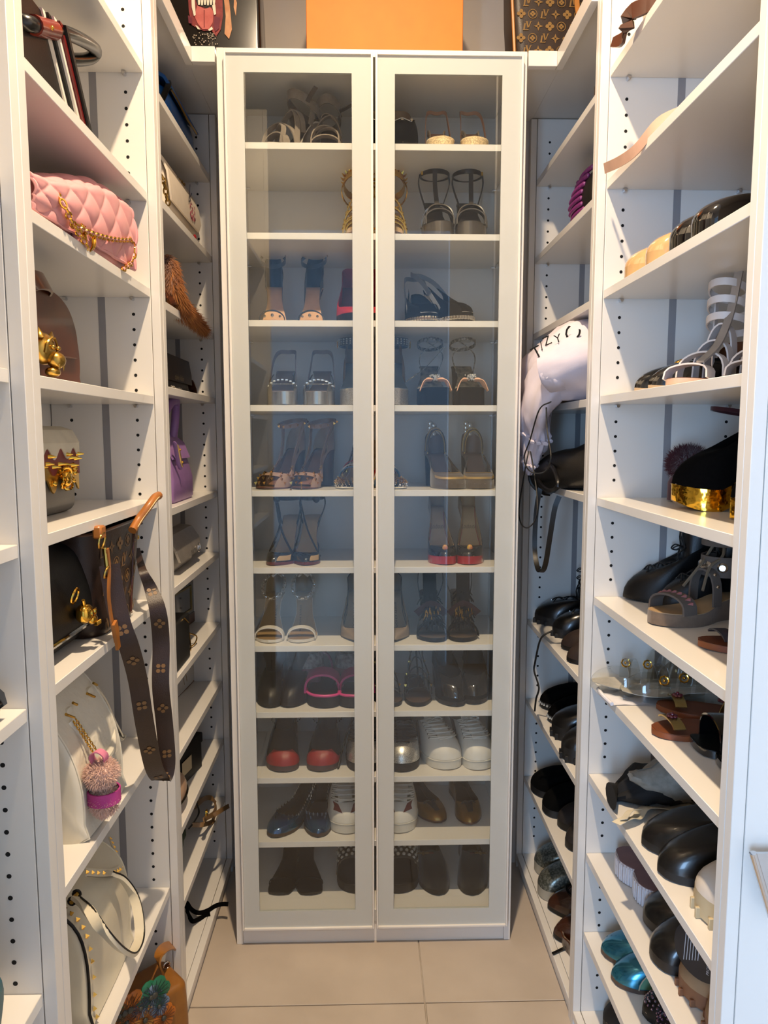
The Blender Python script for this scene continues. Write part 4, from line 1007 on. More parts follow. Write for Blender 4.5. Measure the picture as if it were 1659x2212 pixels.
for px, rz, sd, w in ((944, DN + .03, -1, 'left'), (1024, DN - .04, 1, 'right')):
    s = flat('black suede loafer with red web band and gold bee, %s of its pair' % w, V(onZ(px, 1935, .098).x, onZ(px, 1937, .098).y, .098), rz, sd, M('black_velvet', '#100d0b', .95, sheen=.3), L=.255, W=.09, thr=.56, hv=.055, hs=.045, hb=.06, st=.014, name='loafer', lining=BLACKS, insole=BLACKS, toe='round')
    for k, mm in enumerate((G1, WEBR, G1)): s.strap(mm, .56 + .03 * k, .058 - .003 * k, .008, .002, k=.95, name='web_band')
    p = V(-s.L * .41, s.c(.6) - sd * -.024, s.bed(.6) + .055)
    b = MB().ball(p, (.010, .005, .004), 10, 6)
    for sg in (-1, 1): b.ball(p + V(0, sg * .010, .001), (.006, .009, .002), 8, 6)
    obj('bee_ornament', b, M('dull_gold', '#6e5a36', .4, .6), s.T)
# ------------------------------------------------------------------ handbags, left side
# bag frame: width along x, front towards -y, up z; rz = +90 deg turns the front to the corridor
UP = PI / 2
def bag(name, label, X, Y, Z, rz=UP, cat='handbag', rot=None): return thing(name, label, cat, (X, Y, Z), rz, rot=rot)
def loc(T, p):
    """world point to the frame of an upright bag turned by its z rotation"""
    a = -T.rotation_euler.z; d = Vector(p) - Vector(T.location)
    return V(d.x * math.cos(a) - d.y * math.sin(a), d.x * math.sin(a) + d.y * math.cos(a), d.z)
def pathX(T, X, pts):
    """points measured in the photograph on the plane x = X (or one X each), as bag-local points"""
    return [loc(T, onX(p[0], p[1], p[2] if len(p) > 2 else X)) for p in pts]
def outline_slab(pts, y0, y1, bev=.004):
    """x-z outline extruded in y with softened rims"""
    cx_ = sum(p[0] for p in pts) / len(pts); cz_ = sum(p[1] for p in pts) / len(pts)
    def rg(y, k): return [V(cx_ + (x - cx_) * k, y, cz_ + (z - cz_) * k) for x, z in pts]
    w = max(abs(p[0] - cx_) for p in pts); k = 1 - bev / w
    return MB().loft([rg(y0, k), rg(y0 + bev * .4 * (1 if y1 > y0 else -1), 1 - (1 - k) * .35), rg(y0 + bev * (1 if y1 > y0 else -1), 1), rg(y1 - bev * (1 if y1 > y0 else -1), 1), rg(y1, k)], True, True)
def rr2(w, h, r, n=5, x=0, z=0):
    return [(p.x + x, p.y + z) for p in rrect(w, h, r, 0, n)]
# --- 1 black and red bag with rolled handle, upper shelf
REDL = M('oxblood_leather', '#6b1414', .3, coat=.3); TORT = M('red_tortoise', '#6a1a10', .3, coat=.4, hex2='#8c3016', vs=60)
t = bag('rolled_handle_bag', 'black and oxblood striped bag with rolled black handle on the upper left shelf', -.55, 1.13, 1.924)
def body(y0, y1, xt, xb, x0, h): return MB().loft([[V(x0, y0, 0), V(xb, y0, 0), V(xb, y1, 0), V(x0, y1, 0)], [V(x0, y0, h), V(xt, y0, h), V(xt, y1, h), V(x0, y1, h)]], True, True)
obj('body', body(-.075, .07, .035, .125, -.11, .115), BLACK, t)
for k, (mm, a) in enumerate(((M('cream_stripe', '#e6ddcf', .5), .0), (BLACK, .012), (M('cream_stripe', '#e6ddcf', .5), .022), (REDL, .034), (BLACK, .046))):
    obj('stripe', MB().loft([[V(.03 + a - .01 + .085 * (1 - q), -.078 - .004 * k, .118 * q), V(.03 + a + .085 * (1 - q), -.078 - .004 * k, .118 * q), V(.03 + a + .085 * (1 - q), -.06, .118 * q), V(.03 + a - .01 + .085 * (1 - q), -.06, .118 * q)] for q in (0, 1)], True, True), mm, t)
P = spl(pathX(t, -.49, [(20, 40, -.50), (60, 50, -.47), (100, 62, -.47), (150, 74, -.47), (195, 97, -.48), (207, 113, -.49), (190, 127, -.50), (150, 128, -.51), (112, 117, -.52), (80, 104, -.52)]), 6)
obj('handle', MB().tube(P, .0108, 12), M('rolled_black', '#0b0a0a', .28, coat=.25), t)
for q in (.22, .88):
    i = int(q * (len(P) - 1)); o = obj('handle_tab', MB().tube([P[i - 3], P[i], P[i + 3]], .0135, 12), TORT, t)
    obj('stud', MB().ball(P[i] + V(0, -.013, 0), .0035, 8, 6), GOLDS, o)
# --- 2 pink quilted bag
PINK = M('pink_leather', '#d99a9b', .45, var=.05); PINKD = M('pink_stitch', '#b57a7c', .6)
t = bag('quilted_bag', 'pink quilted flap bag with gold chain strap', -.525, 1.285, 1.727, UP - .02)
W_, D_, H_ = .42, .105, .150
slump = lambda m: (setattr(m, 'v', [(x, y, z * (.42 + .58 * sstep(-.24, .16, x))) for x, y, z in m.v]), m)[1]
obj('body', slump(pillow(W_, D_, H_ - .006, .03, .02, .12)), PINK, t)
path = [(D_ * .45, H_ * .72), (D_ * .42, H_ * .92), (D_ * .25, H_ + .002), (0, H_ + .005), (-D_ * .28, H_ + .001), (-D_ * .48, H_ * .90)] + [(-D_ * .56 - .006 * math.sin(PI * q / 8), H_ * (.86 - .74 * q / 8)) for q in range(9)]
fp = spl([V(0, a, b) for a, b in path], 8); NX = 120
mb = MB(); rings = []
Lp = [0]
for a, b in zip(fp, fp[1:]): Lp.append(Lp[-1] + (b - a).length)
for i, p in enumerate(fp):
    tg = (fp[min(i + 1, len(fp) - 1)] - fp[max(i - 1, 0)]).normalized(); nn = V(0, tg.z, -tg.y)
    if nn.y > 0 and i > len(fp) // 2: nn = -nn
    if i <= len(fp) // 2 and nn.z < 0: nn = -nn
    row = []
    for j in range(NX + 1):
        x = (j / NX - .5) * (W_ + .006); u, v = (x + Lp[i]) / .075, (x - Lp[i]) / .075
        q = abs(math.sin(PI * u)) ** .45 * abs(math.sin(PI * v)) ** .45
        row.append(V(x, p.y, p.z) + nn * (.006 * q + .001))
    rings.append(row)
obj('quilted_flap', slump(mb.loft(rings, close=False)), PINK, t, 60)
obj('flap_binding', slump(MB().tube([r[0] for r in rings], .003, 6).tube([r[-1] for r in rings], .003, 6).tube([rings[-1][k] for k in range(0, NX + 1, 6)], .003, 6)), PINK, t)
F = -.452
for pts in ([(86, 402), (110, 408), (135, 437), (155, 480), (178, 515), (190, 535)], [(160, 487), (185, 500), (215, 510), (250, 518), (283, 519)], [(283, 519), (289, 540), (285, 565), (266, 582)], [(232, 447), (250, 444), (268, 454)]):
    P = spl(pathX(t, F, [(a, b, F - (.03 if b < 460 and (a < 115 or a > 225) else 0)) for a, b in pts]), 5)
    o = obj('chain_strap', chain(P, .0075, .0017), GOLDS, t, kind='stuff')
    obj('leather_lace', MB().tube(P, .0026, 6), PINK, o)
cl = pathX(t, -.458, [(188, 520)])[0]
mb = outline_slab([(cl.x + a, cl.z + b) for a, b in rr2(.075, .042, .012)], cl.y + .010, cl.y + .002, .003)
obj('clasp_tab', mb, PINK, t)
mb = MB()
for sg in (-1, 1):
    for k in range(3): mb.tube(spl([cl + V(sg * .004, -.002, -.016), cl + V(sg * (.012 + .005 * k), -.004, -.004), cl + V(sg * (.016 + .006 * k), -.003, .014), cl + V(sg * (.010 + .007 * k), -.002, .020)], 5), .0016, 6)
obj('clasp', mb, GOLDS, t, label='curled gold clasp')
# --- 3 brown saddle bag with gold tiger head
SADB = M('saddle_brown', '#4a230e', .3, var=.3, vs=12, coat=.3)
t = bag('saddle_bag', 'brown leather saddle bag with gold tiger head clasp', -.535, 1.185, 1.502)
ol = [(-.13, .0), (.105, .0), (.125, .015), (.128, .05), (.118, .085), (.095, .12), (.06, .142), (.0, .150), (-.07, .146), (-.12, .12), (-.135, .06)]
ol = [(p.x, p.z) for p in spl([V(a, 0, b) for a, b in ol], 4, True)]
obj('body', outline_slab(ol, .035, -.035, .008), SADB, t)
obj('flap', outline_slab([(a * .86 - .012, .045 + b * .64) for a, b in ol], -.030, -.043, .004), SADB, t)
st = spl([V(-.10, 0, .135), V(-.06, 0, .158), V(-.01, 0, .160), V(.05, 0, .150), V(.10, 0, .122), V(.128, 0, .075), V(.135, 0, .035), V(.127, 0, .004)], 5)
obj('shoulder_strap', MB().ribbon(st, V(0, 1, 0), .040, .004), SADB, t)
obj('strap_edge', MB().tube([p + V(0, -.019, .0025) for p in st], .0012, 5), TAN, t)
obj('top_handle', MB().ribbon(spl([V(-.075, -.015, .12), V(-.06, -.04, .145), V(-.02, -.045, .15), V(.0, -.03, .142)], 5), V(0, .5, 1), .03, .004), SADB, t)
hp = pathX(t, -.478, [(100, 765)])[0]
mb = MB().ball(hp + V(0, .004, .008), (.026, .016, .024), 14, 10).ball(hp + V(.010, -.010, -.008), (.016, .014, .013), 12, 8).ball(hp + V(.006, -.006, -.026), (.013, .011, .008), 12, 8)
for sg in (-1, 1):
    mb.cone(hp + V(sg * .018 - .002, .0, .024), (sg * .4, -.1, 1), .008, .014, 8); mb.ball(hp + V(sg * .009 + .004, -.013, .010), (.005, .004, .0035), 8, 6)
    mb.cone(hp + V(sg * .007 + .010, -.018, -.014), (0, 0, -1), .0025, .010, 6); mb.tube(spl([hp + V(sg * .004, -.012, .024), hp + V(sg * .016, -.010, .016), hp + V(sg * .020, -.008, .0)], 4), .0018, 5)
obj('tiger_head', mb, M('antique_gold', '#c09a4c', .28, 1), t, label='gold tiger head clasp')
# --- 4 clutch: cream, red, gold, grey bands with spikes
t = bag('spiked_clutch', 'cream, red and gold scalloped clutch with gold spikes over a grey base', -.575, 1.265, 1.278)
obj('body', pillow(.225, .062, .152, .012, .016, .05), M('grey_leather', '#55534f', .35, var=.05), t)
def scallop(x0, x1, ztop, zlow, amp, n, y, th):
    N = n * 8; top = [(x0 + (x1 - x0) * i / N, ztop) for i in range(N + 1)]; lo = [(x, zlow + amp * (.5 - .5 * math.cos(2 * PI * n * i / N))) for i, (x, _) in enumerate(top)]
    mb = MB(); R = [[V(a[0], y, a[1]) for a in top], [V(a[0], y, a[1]) for a in lo], [V(a[0], y + th, a[1]) for a in lo], [V(a[0], y + th, a[1]) for a in top]]
    return mb.loft([list(r) for r in zip(*R)], True, True)
obj('gold_band', scallop(-.112, .110, .10, .040, .026, 4, -.0385, .003), M('gold_mirror', '#c8a24e', .22, .9), t)
obj('red_band', scallop(-.112, .110, .12, .070, .022, 4, -.0405, .003), M('dark_red', '#6d2026', .4), t)
obj('cream_flap', scallop(-.110, .108, .128, .098, .020, 4, -.0425, .003), M('cream_leather', '#c9c2ae', .4), t)
obj('cream_top', sheet([(.028, .11), (.030, .14), (.018, .152), (-.01, .1545), (-.030, .148), (-.0415, .126)], lambda q: .108, .004), M('cream_leather', '#c9c2ae', .4), t)
mb = MB()
for i, (x, z) in enumerate(((-.08, .098), (-.055, .088), (-.03, .092), (-.005, .086), (.02, .09), (.045, .088), (.065, .1), (.09, .098), (.1, .106), (.075, .086), (-.09, .078), (-.02, .104), (.05, .106))): mb.cone((x, -.040, z), (.12, -1, 0), .0045, .013, 10, .0008)
obj('spikes', mb, GOLDS, t)
mb = MB(); g = random.Random(4)
for _ in range(14): mb.ball((g.uniform(-.10, .104), -.040, g.uniform(.055, .085)), g.uniform(.003, .006), 8, 6)
for k in range(10): mb.torus((.035 + .012 * math.cos(k), -.046, .064 + .012 * math.sin(k)), (math.cos(k * 2), -1, math.sin(k * 3)), .009, .0022, 10, 5)
mb.ball((.035, -.046, .064), (.014, .009, .016), 12, 8)
obj('gold_ornament', mb, GOLDS, t)
# --- 5 black flap bag with gold skull
t = bag('flap_bag', 'black leather flap bag with gold skull clasp in front of the brown monogram tote', -.562, 1.16, 1.055)
obj('body', pillow(.29, .115, .165, .03, .025, .10), BLACK, t)
pf = [(.05, .12), (.045, .160), (.02, .178), (-.02, .178), (-.052, .160), (-.068, .11), (-.073, .065), (-.070, .035)]
pf = [(p.y, p.z) for p in spl([V(0, a, b) for a, b in pf], 4)]
obj('flap', sheet(pf, lambda q: .148 if q < .85 else .148 - .03 * ((q - .85) / .15) ** 2, .006), BLACK, t)
obj('flap_piping', MB().tube([V(.148 if i < len(pf) * .85 else .148 - .03 * ((i / len(pf) - .85) / .15) ** 2, y - .004, z) for i, (y, z) in enumerate(pf)], .004, 6).tube([V(-.118 + .236 * k / 10, pf[-1][0] - .003, pf[-1][1] - .001) for k in range(11)], .004, 6), BLACKP, t)
sp = pathX(t, -.472, [(183, 1325)])[0]
obj('clasp_ring', MB().torus(sp + V(-.022, .006, .035), (0, 1, .3), .013, .0022, 14, 6).tube([sp + V(-.014, -.004, .026), sp + V(-.004, -.002, .008)], .003, 8), GOLDS, t)
mb = MB().ball(sp, (.019, .015, .017), 14, 10).ball(sp + V(.010, -.008, -.012), (.012, .009, .009), 12, 8)
for sg in (-1, 1): mb.torus(sp + V(.006 + sg * .007, -.013, .001), (.2, -1, 0), .005, .0018, 10, 5)
for k in range(5): mb.box(sp.x + .002 + .004 * k, sp.x + .005 + .004 * k, sp.y - .020, sp.y - .014, sp.z - .022, sp.z - .015, .0005)
obj('skull', mb, GOLDS, t, label='gold skull charm')
# --- 6 monogram tote with hanging strap
LVB = M('monogram_canvas', '#2e1c12', .45, var=.15, bump=.2, bs=420); LVG = M('monogram_print', '#7d5c34', .5)
t = bag('monogram_tote', 'brown monogram tote with tan handle and long strap hanging over the shelf edge', -.545, 1.375, 1.055)
R = []
for i in range(13):
    q = i / 12; R.append(rrect(.20 + .095 * q, .15 - .01 * q, .045 - .012 * q, .190 * q, 6, cx=.035 * q))
R.insert(0, rrect(.185, .135, .04, .0, 6)); R[1] = rrect(.20, .15, .045, .010, 6)
mb = MB().loft(R, True, False); obj('body', mb, LVB, t)
obj('interior', MB().loft([[p + V(0, 0, 0) for p in rrect(.285, .125, .03, .189, 6, cx=.035)], [p for p in rrect(.20, .10, .03, .06, 6, cx=.01)]], False, True), HOLE, t)
obj('rim', MB().tube(rrect(.296, .141, .033, .190, 6, cx=.035), .003, 6, closed=True), BROWN, t)
def lvmap(u, v): return V(u * (.100 + .045 * v / .19) / .100 + .035 * v / .19, -.0757 + .005 * v / .19, v)
obj('monogram', monogram((-.07, .075), (.02, .178), .034, lvmap, .38), LVG, t, 0, label='gold monogram print')
obj('seam', MB().tube([lvmap(.058, z) for z in (.012, .06, .12, .188)], .002, 6), BROWN, t)
P = spl(pathX(t, -.44, [(286, 1146, -.455), (300, 1122, -.45), (320, 1095, -.435), (334, 1076, -.428), (343, 1070, -.425)]), 6)
obj('handle', MB().tube(P, .0085, 10), M('vachetta', '#a8682c', .4, var=.12, coat=.2), t)
obj('handle_stitching', MB().tube([p + V(-.004, -.0078, 0) for p in P[2:-4]], .0009, 5), M('cream_stitch', '#e0c99a', .6), t)
d0 = pathX(t, -.448, [(220, 1168)])[0]
obj('d_ring', MB().torus(d0, (0, 1, .2), .014, .002, 12, 6), GOLD, t)
obj('side_stud', MB().ball(lvmap(.085, .148) + V(.022, .012, 0), .006, 10, 6), GOLD, t)
obj('ring_tab', MB().box(d0.x - .012, d0.x + .012, d0.y - .004, d0.y + .012, d0.z + .004, d0.z + .026, .003), M('vachetta', '#a8682c', .4), t)
obj('snap_hook', MB().tube([d0 + V(.002, -.004, -.012), d0 + V(.002, -.006, -.045)], .004, 8).torus(d0 + V(.0, -.006, -.055), (0, 1, .3), .010, .002, 12, 6), GOLD, t)
P = spl(pathX(t, -.44, [(232, 1185), (236, 1230), (235, 1290), (243, 1350), (250, 1385)]), 5)
obj('leather_tie', MB().ribbon(P, V(1, 0, 0), .009, .003).ribbon(pathX(t, -.435, [(247, 1345), (252, 1370), (256, 1400)]), V(1, 0, 0), .016, .005), M('vachetta', '#a8682c', .4), t)
P = spl(pathX(t, -.42, [(296, 1185, -.50), (308, 1232, -.455), (325, 1270, -.44), (341, 1320), (348, 1390), (347, 1480), (355, 1560), (361, 1640), (356, 1676, -.425), (345, 1680, -.43), (330, 1650, -.425), (312, 1560), (298, 1470), (280, 1400), (262, 1350, -.43), (248, 1290, -.442), (236, 1220, -.452)]), 5)
wd = [V(.3, -1, -.05) if i < len(P) * .55 else V(.3, -1, .1) for i in range(len(P))]
ws = [.012 + .022 * sstep(0, .22, i / len(P)) for i in range(len(P))]
so = obj('shoulder_strap', MB().ribbon(P, wd, ws, .003), LVB, t)
mb = MB()
for k in range(2, 13):
    i = int(len(P) * k / 14); p = P[i]; tg = (P[i + 1] - P[i - 1]).normalized(); w_ = wd[i] - tg * wd[i].dot(tg); w_.normalize(); n_ = tg.cross(w_); n_ = n_ if n_.x < 0 else -n_
    f = lambda a, b: p + w_ * a + tg * b + n_ * .0026
    for q in range(4):
        a = PI / 2 * q + (0 if k % 2 else PI / 4); mb.poly([(.007 * math.cos(a) + .0045 * math.cos(e * PI / 3), .007 * math.sin(a) + .0045 * math.sin(e * PI / 3)) for e in range(6)], f)
obj('strap_print', mb, LVG, so, 0)
# --- 7 white embossed handbag with fluffy charm
EMB = M('white_embossed', '#ded8c8', .35, var=.03, bump=1.0, bs=70, coat=.25); EMS = M('white_smooth', '#e0dac9', .35, var=.02, coat=.25)
def dome_bag(t, prof, x0, x1, mat, endm, bul=.012):
    """profile in (y, z), closed polygon, swept along x with rounded ends"""
    pr = spl([V(0, a, b) for a, b in prof], 3, True); cyy = sum(p.y for p in pr) / len(pr); czz = sum(p.z for p in pr) / len(pr)
    def rg(x, k): return [V(x, cyy + (p.y - cyy) * k, max(0, czz + (p.z - czz) * k) if p.z > .004 else p.z) for p in pr]
    n = 8; xs = [x0 + (x1 - x0) * i / n for i in range(n + 1)]
    mb = MB().loft([rg(x, 1 + .02 * math.sin(PI * i / n)) for i, x in enumerate(xs)]); o = obj('body', mb, mat, t, 60)
    for x, sg in ((x0, -1), (x1, 1)):
        obj('end_panel', MB().loft([rg(x, 1), rg(x + sg * bul * .5, .97), rg(x + sg * bul * .85, .8), rg(x + sg * bul, .4)], False, True), endm, t, 60)
        obj('piping', MB().tube([Vector(p) for p in rg(x, 1.0)], .0022, 6, closed=True), endm if endm else mat, t)
    return rg
t = bag('embossed_handbag', 'white embossed leather handbag with fluffy pink charm', -.557, 1.262, .738)
prof = [(-.078, 0), (-.085, .03), (-.083, .09), (-.068, .15), (-.035, .21), (.0, .25), (.03, .262), (.06, .24), (.078, .15), (.08, 0)]
rg = dome_bag(t, prof, -.094, .094, EMB, EMS, .007)
for (px_, py_) in ((142, 1543), (188, 1498)):
    b = loc(t, onX(px_, py_, -.515))
    o = obj('handle_ring', MB().tube([b, b + V(.02, -.006, -.014)], .0025, 8).tube([b + V(.022, -.004, .012), b + V(.034, -.006, .004)], .0025, 8), GOLD, t)
    obj('ring_tab', outline_slab([(b.x + .018 + a, b.z - .03 + c_) for a, c_ in rr2(.03, .07, .012)], b.y + .012, b.y - .002, .003), EMS, t)
P = spl(pathX(t, -.48, [(150, 1560, -.51), (178, 1590, -.49), (205, 1640, -.475), (225, 1640, -.47), (242, 1610, -.475), (238, 1570, -.49), (215, 1520, -.51), (192, 1502, -.53)]), 5)
obj('handle', MB().tube(P, .0075, 8), EMS, t)
h2 = pathX(t, -.53, [(205, 1480), (225, 1505), (245, 1550), (262, 1585), (255, 1592)])
obj('luggage_tag', MB().ribbon(spl(h2, 4), V(.6, .5, .3), .022, .003), EMS, t)
c0 = pathX(t, -.50, [(160, 1560)])[0]; c1 = pathX(t, -.462, [(203, 1628)])[0]
obj('charm_chain', chain([c0, c0.lerp(c1, .5) + V(0, -.004, -.006), c1], .003, .0008).add(*(lambda m: (m.v, m.f))(chain([c0 + V(.01, 0, 0), c1 + V(.012, 0, .0)], .003, .0008))), GOLDS, t, kind='stuff')
t2 = thing('fluffy_charm', 'fluffy pale pink pompom charm with magenta band hanging on the white embossed handbag', 'charm', onX(222, 1695, -.448))
PF = M('pale_pink_fur', '#dcb8a8', .9, var=.15, vs=90, sheen=.5)
def sph(c, r): return lambda g: (lambda n: (Vector(c) + V(n.x * r[0], n.y * r[1], n.z * r[2]), V(n.x / r[0], n.y / r[1], n.z / r[2])))(V(g.gauss(0, 1), g.gauss(0, 1), g.gauss(0, 1)).normalized())
ca, cb2 = (0, -.004, .022), (.0, .004, -.028)
obj('core', MB().ball(ca, (.024, .026, .021), 16, 12).ball(cb2, (.020, .022, .027), 16, 12), PF, t2)
obj('fur', fur(sph(ca, (.024, .026, .021)), 1700, .009, .0006, .5, .1, 3), PF, t2, 0, recalc=False, kind='stuff')
obj('fur', fur(sph(cb2, (.020, .022, .027)), 1700, .009, .0006, .5, .1, 5), PF, t2, 0, recalc=False, kind='stuff')
obj('magenta_band', MB().ribbon([V(.026 * math.cos(a), .004 + .026 * math.sin(a), -.02) for a in [2 * PI * k / 20 for k in range(20)]], V(0, 0, 1), .022, .003, closed=True), M('magenta_felt', '#b8408a', .85), t2)
obj('hanging_loop', MB().ribbon(spl([V(-.010, -.006, .040), V(-.012, -.012, .058), V(.0, -.014, .066), V(.010, -.010, .056), V(.008, -.004, .040)], 5), V(.2, 1, 0), .014, .002), M('pink_felt', '#d9809a', .8), t2)
# --- 8 studded white bag
RWH = M('ivory_calf', '#d9d0b8', .4, var=.03, coat=.15)
t = bag('studded_handbag', 'ivory handbag with black piping and gold pyramid studs below the embossed one', -.577, 1.30, .375)
prof = [(-.080, 0), (-.088, .03), (-.088, .12), (-.075, .18), (-.045, .215), (-.01, .228), (.05, .21), (.075, .13), (.08, 0)]
rg = dome_bag(t, prof, -.105, .115, RWH, RWH, .006)
ed = rg(-.108, 1.01)
obj('black_piping', MB().tube(ed, .0028, 6, closed=True), BLACK, t)
mb = MB()
for i in range(0, len(ed)):
    p = ed[i]
    if p.z > .01: mb.cone(V(p.x + .012, p.y - .003 if p.y < 0 else p.y, p.z + (.004 if p.z > .15 else 0)), (0.1, -1, .25 if p.z > .15 else 0), .0055, .006, 4, rot=PI / 4)
obj('pyramid_studs', mb, GOLD, t, 15)
for pts in ([(163, 1940, -.505), (190, 1965, -.47), (225, 2015, -.435), (258, 2050, -.422), (284, 2060, -.42), (300, 2030, -.425), (300, 1985, -.435), (288, 1935, -.455), (262, 1898, -.475), (235, 1885, -.49)],):
    P = spl(pathX(t, -.42, pts), 5)
    o = obj('handle', MB().ribbon(P, V(.35, 1, .2), .017, .006), RWH, t); obj('handle_edge', MB().tube([p + V(0, -.009, .002) for p in P], .0015, 6), BLACK, o)
b = loc(t, onZ(160, 1940, .612))
obj('handle_clasp', MB().tube([b + V(-.012, 0, 0), b + V(.014, -.002, .002)], .004, 8), GOLD, t)
obj('clasp_collar', MB().torus(b + V(-.008, 0, 0), (1, 0, 0), .006, .003, 10, 6).torus(b + V(.012, 0, 0), (1, 0, 0), .006, .003, 10, 6).ribbon(spl([b + V(-.004, -.003, -.004), b + V(.008, -.004, -.018), b + V(.018, -.004, -.03)], 4), V(1, 0, .8), .004, .003), BLACK, t)
P = spl(pathX(t, -.50, [(185, 1884), (215, 1886), (245, 1884), (258, 1876), (257, 1862, -.52), (246, 1835, -.54), (236, 1812, -.56)]), 5)
o = obj('studded_strap', MB().ribbon(P, V(0, .3, 1), .014, .003), RWH, t)
mb = MB()
for i in range(0, len(P), 2): mb.cone(P[i] + V(0, -.002, 0), (0, -1, .1), .0048, .005, 4, rot=PI / 4)
obj('studs', mb, GOLD, o, 15); obj('strap_edge', MB().tube([p + V(0, -.002, -.0072) for p in P], .0013, 5), BLACK, o)
# --- 9 floral tan bag
FT = M('tan_floral_leather', '#8d5a1f', .4, var=.15)
t = bag('floral_bag', 'tan leather bag covered with coloured leather flowers on the floor board', -.525, 1.46, .046, UP - .80)
obj('body', pillow(.26, .11, .165, .02, .012, .06, .96), FT, t)
def flower(x, z, r, mats, parent, n=6, y=-.064):
    mb = MB()
    for k in range(n):
        a = 2 * PI * k / n; c_ = V(x + r * .58 * math.cos(a), y - .002 * (k % 2), z + r * .58 * math.sin(a))
        ring0 = [c_ + V(r * .46 * math.cos(b_), 0, r * .46 * math.sin(b_)) for b_ in [2 * PI * e / 10 for e in range(10)]]
        mb.loft([ring0, [p + V(0, -.002, 0) for p in ring0], [c_ + (p - c_) * .8 + V(0, -.004, 0) for p in ring0]], True, True)
    o = obj('flower', mb, mats[0], parent); vb = MB()
    for k in range(n * 3):
        a = 2 * PI * k / (n * 3); vb.tube([V(x + r * .22 * math.cos(a), y - .0066, z + r * .22 * math.sin(a)), V(x + r * .85 * math.cos(a), y - .0062, z + r * .85 * math.sin(a))], .0007, 4)
    obj('petal_veins', vb, mats[1], o); obj('flower_centre', MB().ball((x, y - .006, z), (r * .2, .004, r * .2), 10, 6), M('flower_centre', '#3a3a33', .5), o)
FO = (M('flower_orange', '#b5651a', .45), M('vein_brown', '#5f3210', .6)); FG = (M('flower_green', '#1f6b4a', .4), M('vein_dark_green', '#0d2f22', .6)); FB = (M('flower_blue', '#6d7f96', .45), M('vein_navy', '#2b3647', .6)); FY = (M('flower_ochre', '#a8742a', .45), M('vein_brown', '#5f3210', .6))
fn_ = V(math.cos(-.80), math.sin(-.80), 0)
for px_, py_, r, m_ in ((275, 2110, .038, FO), (330, 2138, .038, FG), (320, 2085, .028, FB), (265, 2165, .036, FO), (300, 2175, .026, FB), (340, 2170, .026, FB), (310, 2200, .030, FY), (350, 2195, .030, FO), (270, 2205, .030, FO), (255, 2190, .026, FG)):
    p = loc(t, onP(px_, py_, Vector(t.location) + fn_ * .062, fn_)); flower(max(-.105, min(.105, p.x)), max(.02, min(.19, p.z)), r, m_, t)
P = spl(pathX(t, -.455, [(350, 2100), (342, 2075), (350, 2052), (370, 2043), (388, 2058), (390, 2085), (378, 2105), (362, 2120)]), 5)
o = obj('strap_loop', MB().ribbon(P, V(.2, 1, 0), .022, .004), M('tan_strap', '#9c6526', .4, var=.1), t)
obj('strap_holes', MB().ball(P[18] + V(0, -.006, .003), (.003, .002, .003), 6, 4).ball(P[16] + V(0, -.006, .003), (.003, .002, .003), 6, 4), HOLE, o)
P2 = pathX(t, -.455, [(360, 2085), (365, 2115), (372, 2150)])
obj('buckle_strap', MB().ribbon(spl(P2, 4), V(1, 0, 0), .014, .005), BROWN, t); obj('buckle', MB().torus(P2[2], (0, 1, 0), .010, .0022, 10, 6).torus(P2[0], (0, 1, 0), .008, .002, 10, 6), SILVER, t)

# ------------------------------------------------------------------ nearest left unit (cut by the frame)
t = bag('clutch_wallet', 'black glossy folded wallet on the shelf at the left edge', -.515, .84, 1.053)
obj('body', pillow(.165, .085, .050, .01, .018, .1), BLACKP, t); obj('flap', sheet([(.036, .040), (.0, .052), (-.030, .050), (-.046, .034), (-.049, .020)], lambda q: .0815, .004), BLACKP, t)
obj('stud', MB().ball((.045, -.050, .03), .004, 8, 6), CHROME, t)
t = bag('sports_bag', 'black and teal padded sports bag under the teal helmet at the left edge', -.545, .80, .638)
obj('body', pillow(.18, .13, .115, .03, .03, .08), M('black_teal', '#15191b', .4), t); obj('teal_panel', MB().ribbon(spl([V(.05, -.0715, .10), V(.06, -.0745, .07), V(.05, -.0735, .03)], 4), V(1, 0, 0), .04, .004), M('teal_shell', '#1c6670', .25, coat=.6, hex2='#14505c', vs=20), t)
obj('zip', MB().tube([V(-.08, -.0735, .085), V(.03, -.0745, .088)], .002, 6), SILVER, t)
t = bag('helmet', 'teal rounded helmet with dark strap resting on the sports bag at the left edge', -.54, .815, .755, cat='helmet')
TEAL = MATS['teal_shell']; rings = []
for i in range(9):
    a = PI / 2 * i / 8; rings.append([V(.105 * math.cos(a) * math.cos(b_), .078 * math.cos(a) * math.sin(b_), .045 + .055 * math.sin(a)) for b_ in [2 * PI * k / 24 for k in range(24)]])
rings.insert(0, [V(.095 * math.cos(b_), .070 * math.sin(b_), .018) for b_ in [2 * PI * k / 24 for k in range(24)]])
rings.insert(0, [V(.06 * math.cos(b_), .05 * math.sin(b_), .001) for b_ in [2 * PI * k / 24 for k in range(24)]])
obj('shell', MB().loft(rings, True, True), TEAL, t); mb = MB()
for k in range(7): a = .5 + k * .8; mb.box(.085 * math.cos(a) - .008, .085 * math.cos(a) + .008, .065 * math.sin(a) - .003, .065 * math.sin(a) + .003, .072, .078)
obj('vents', mb, HOLE, t); obj('chin_strap', MB().ribbon(spl([V(.108, -.01, .05), V(.108, -.02, .03), V(.095, -.035, .012), V(.07, -.05, .004)], 5), V(0, 1, 0), .010, .003), BLACK, t)
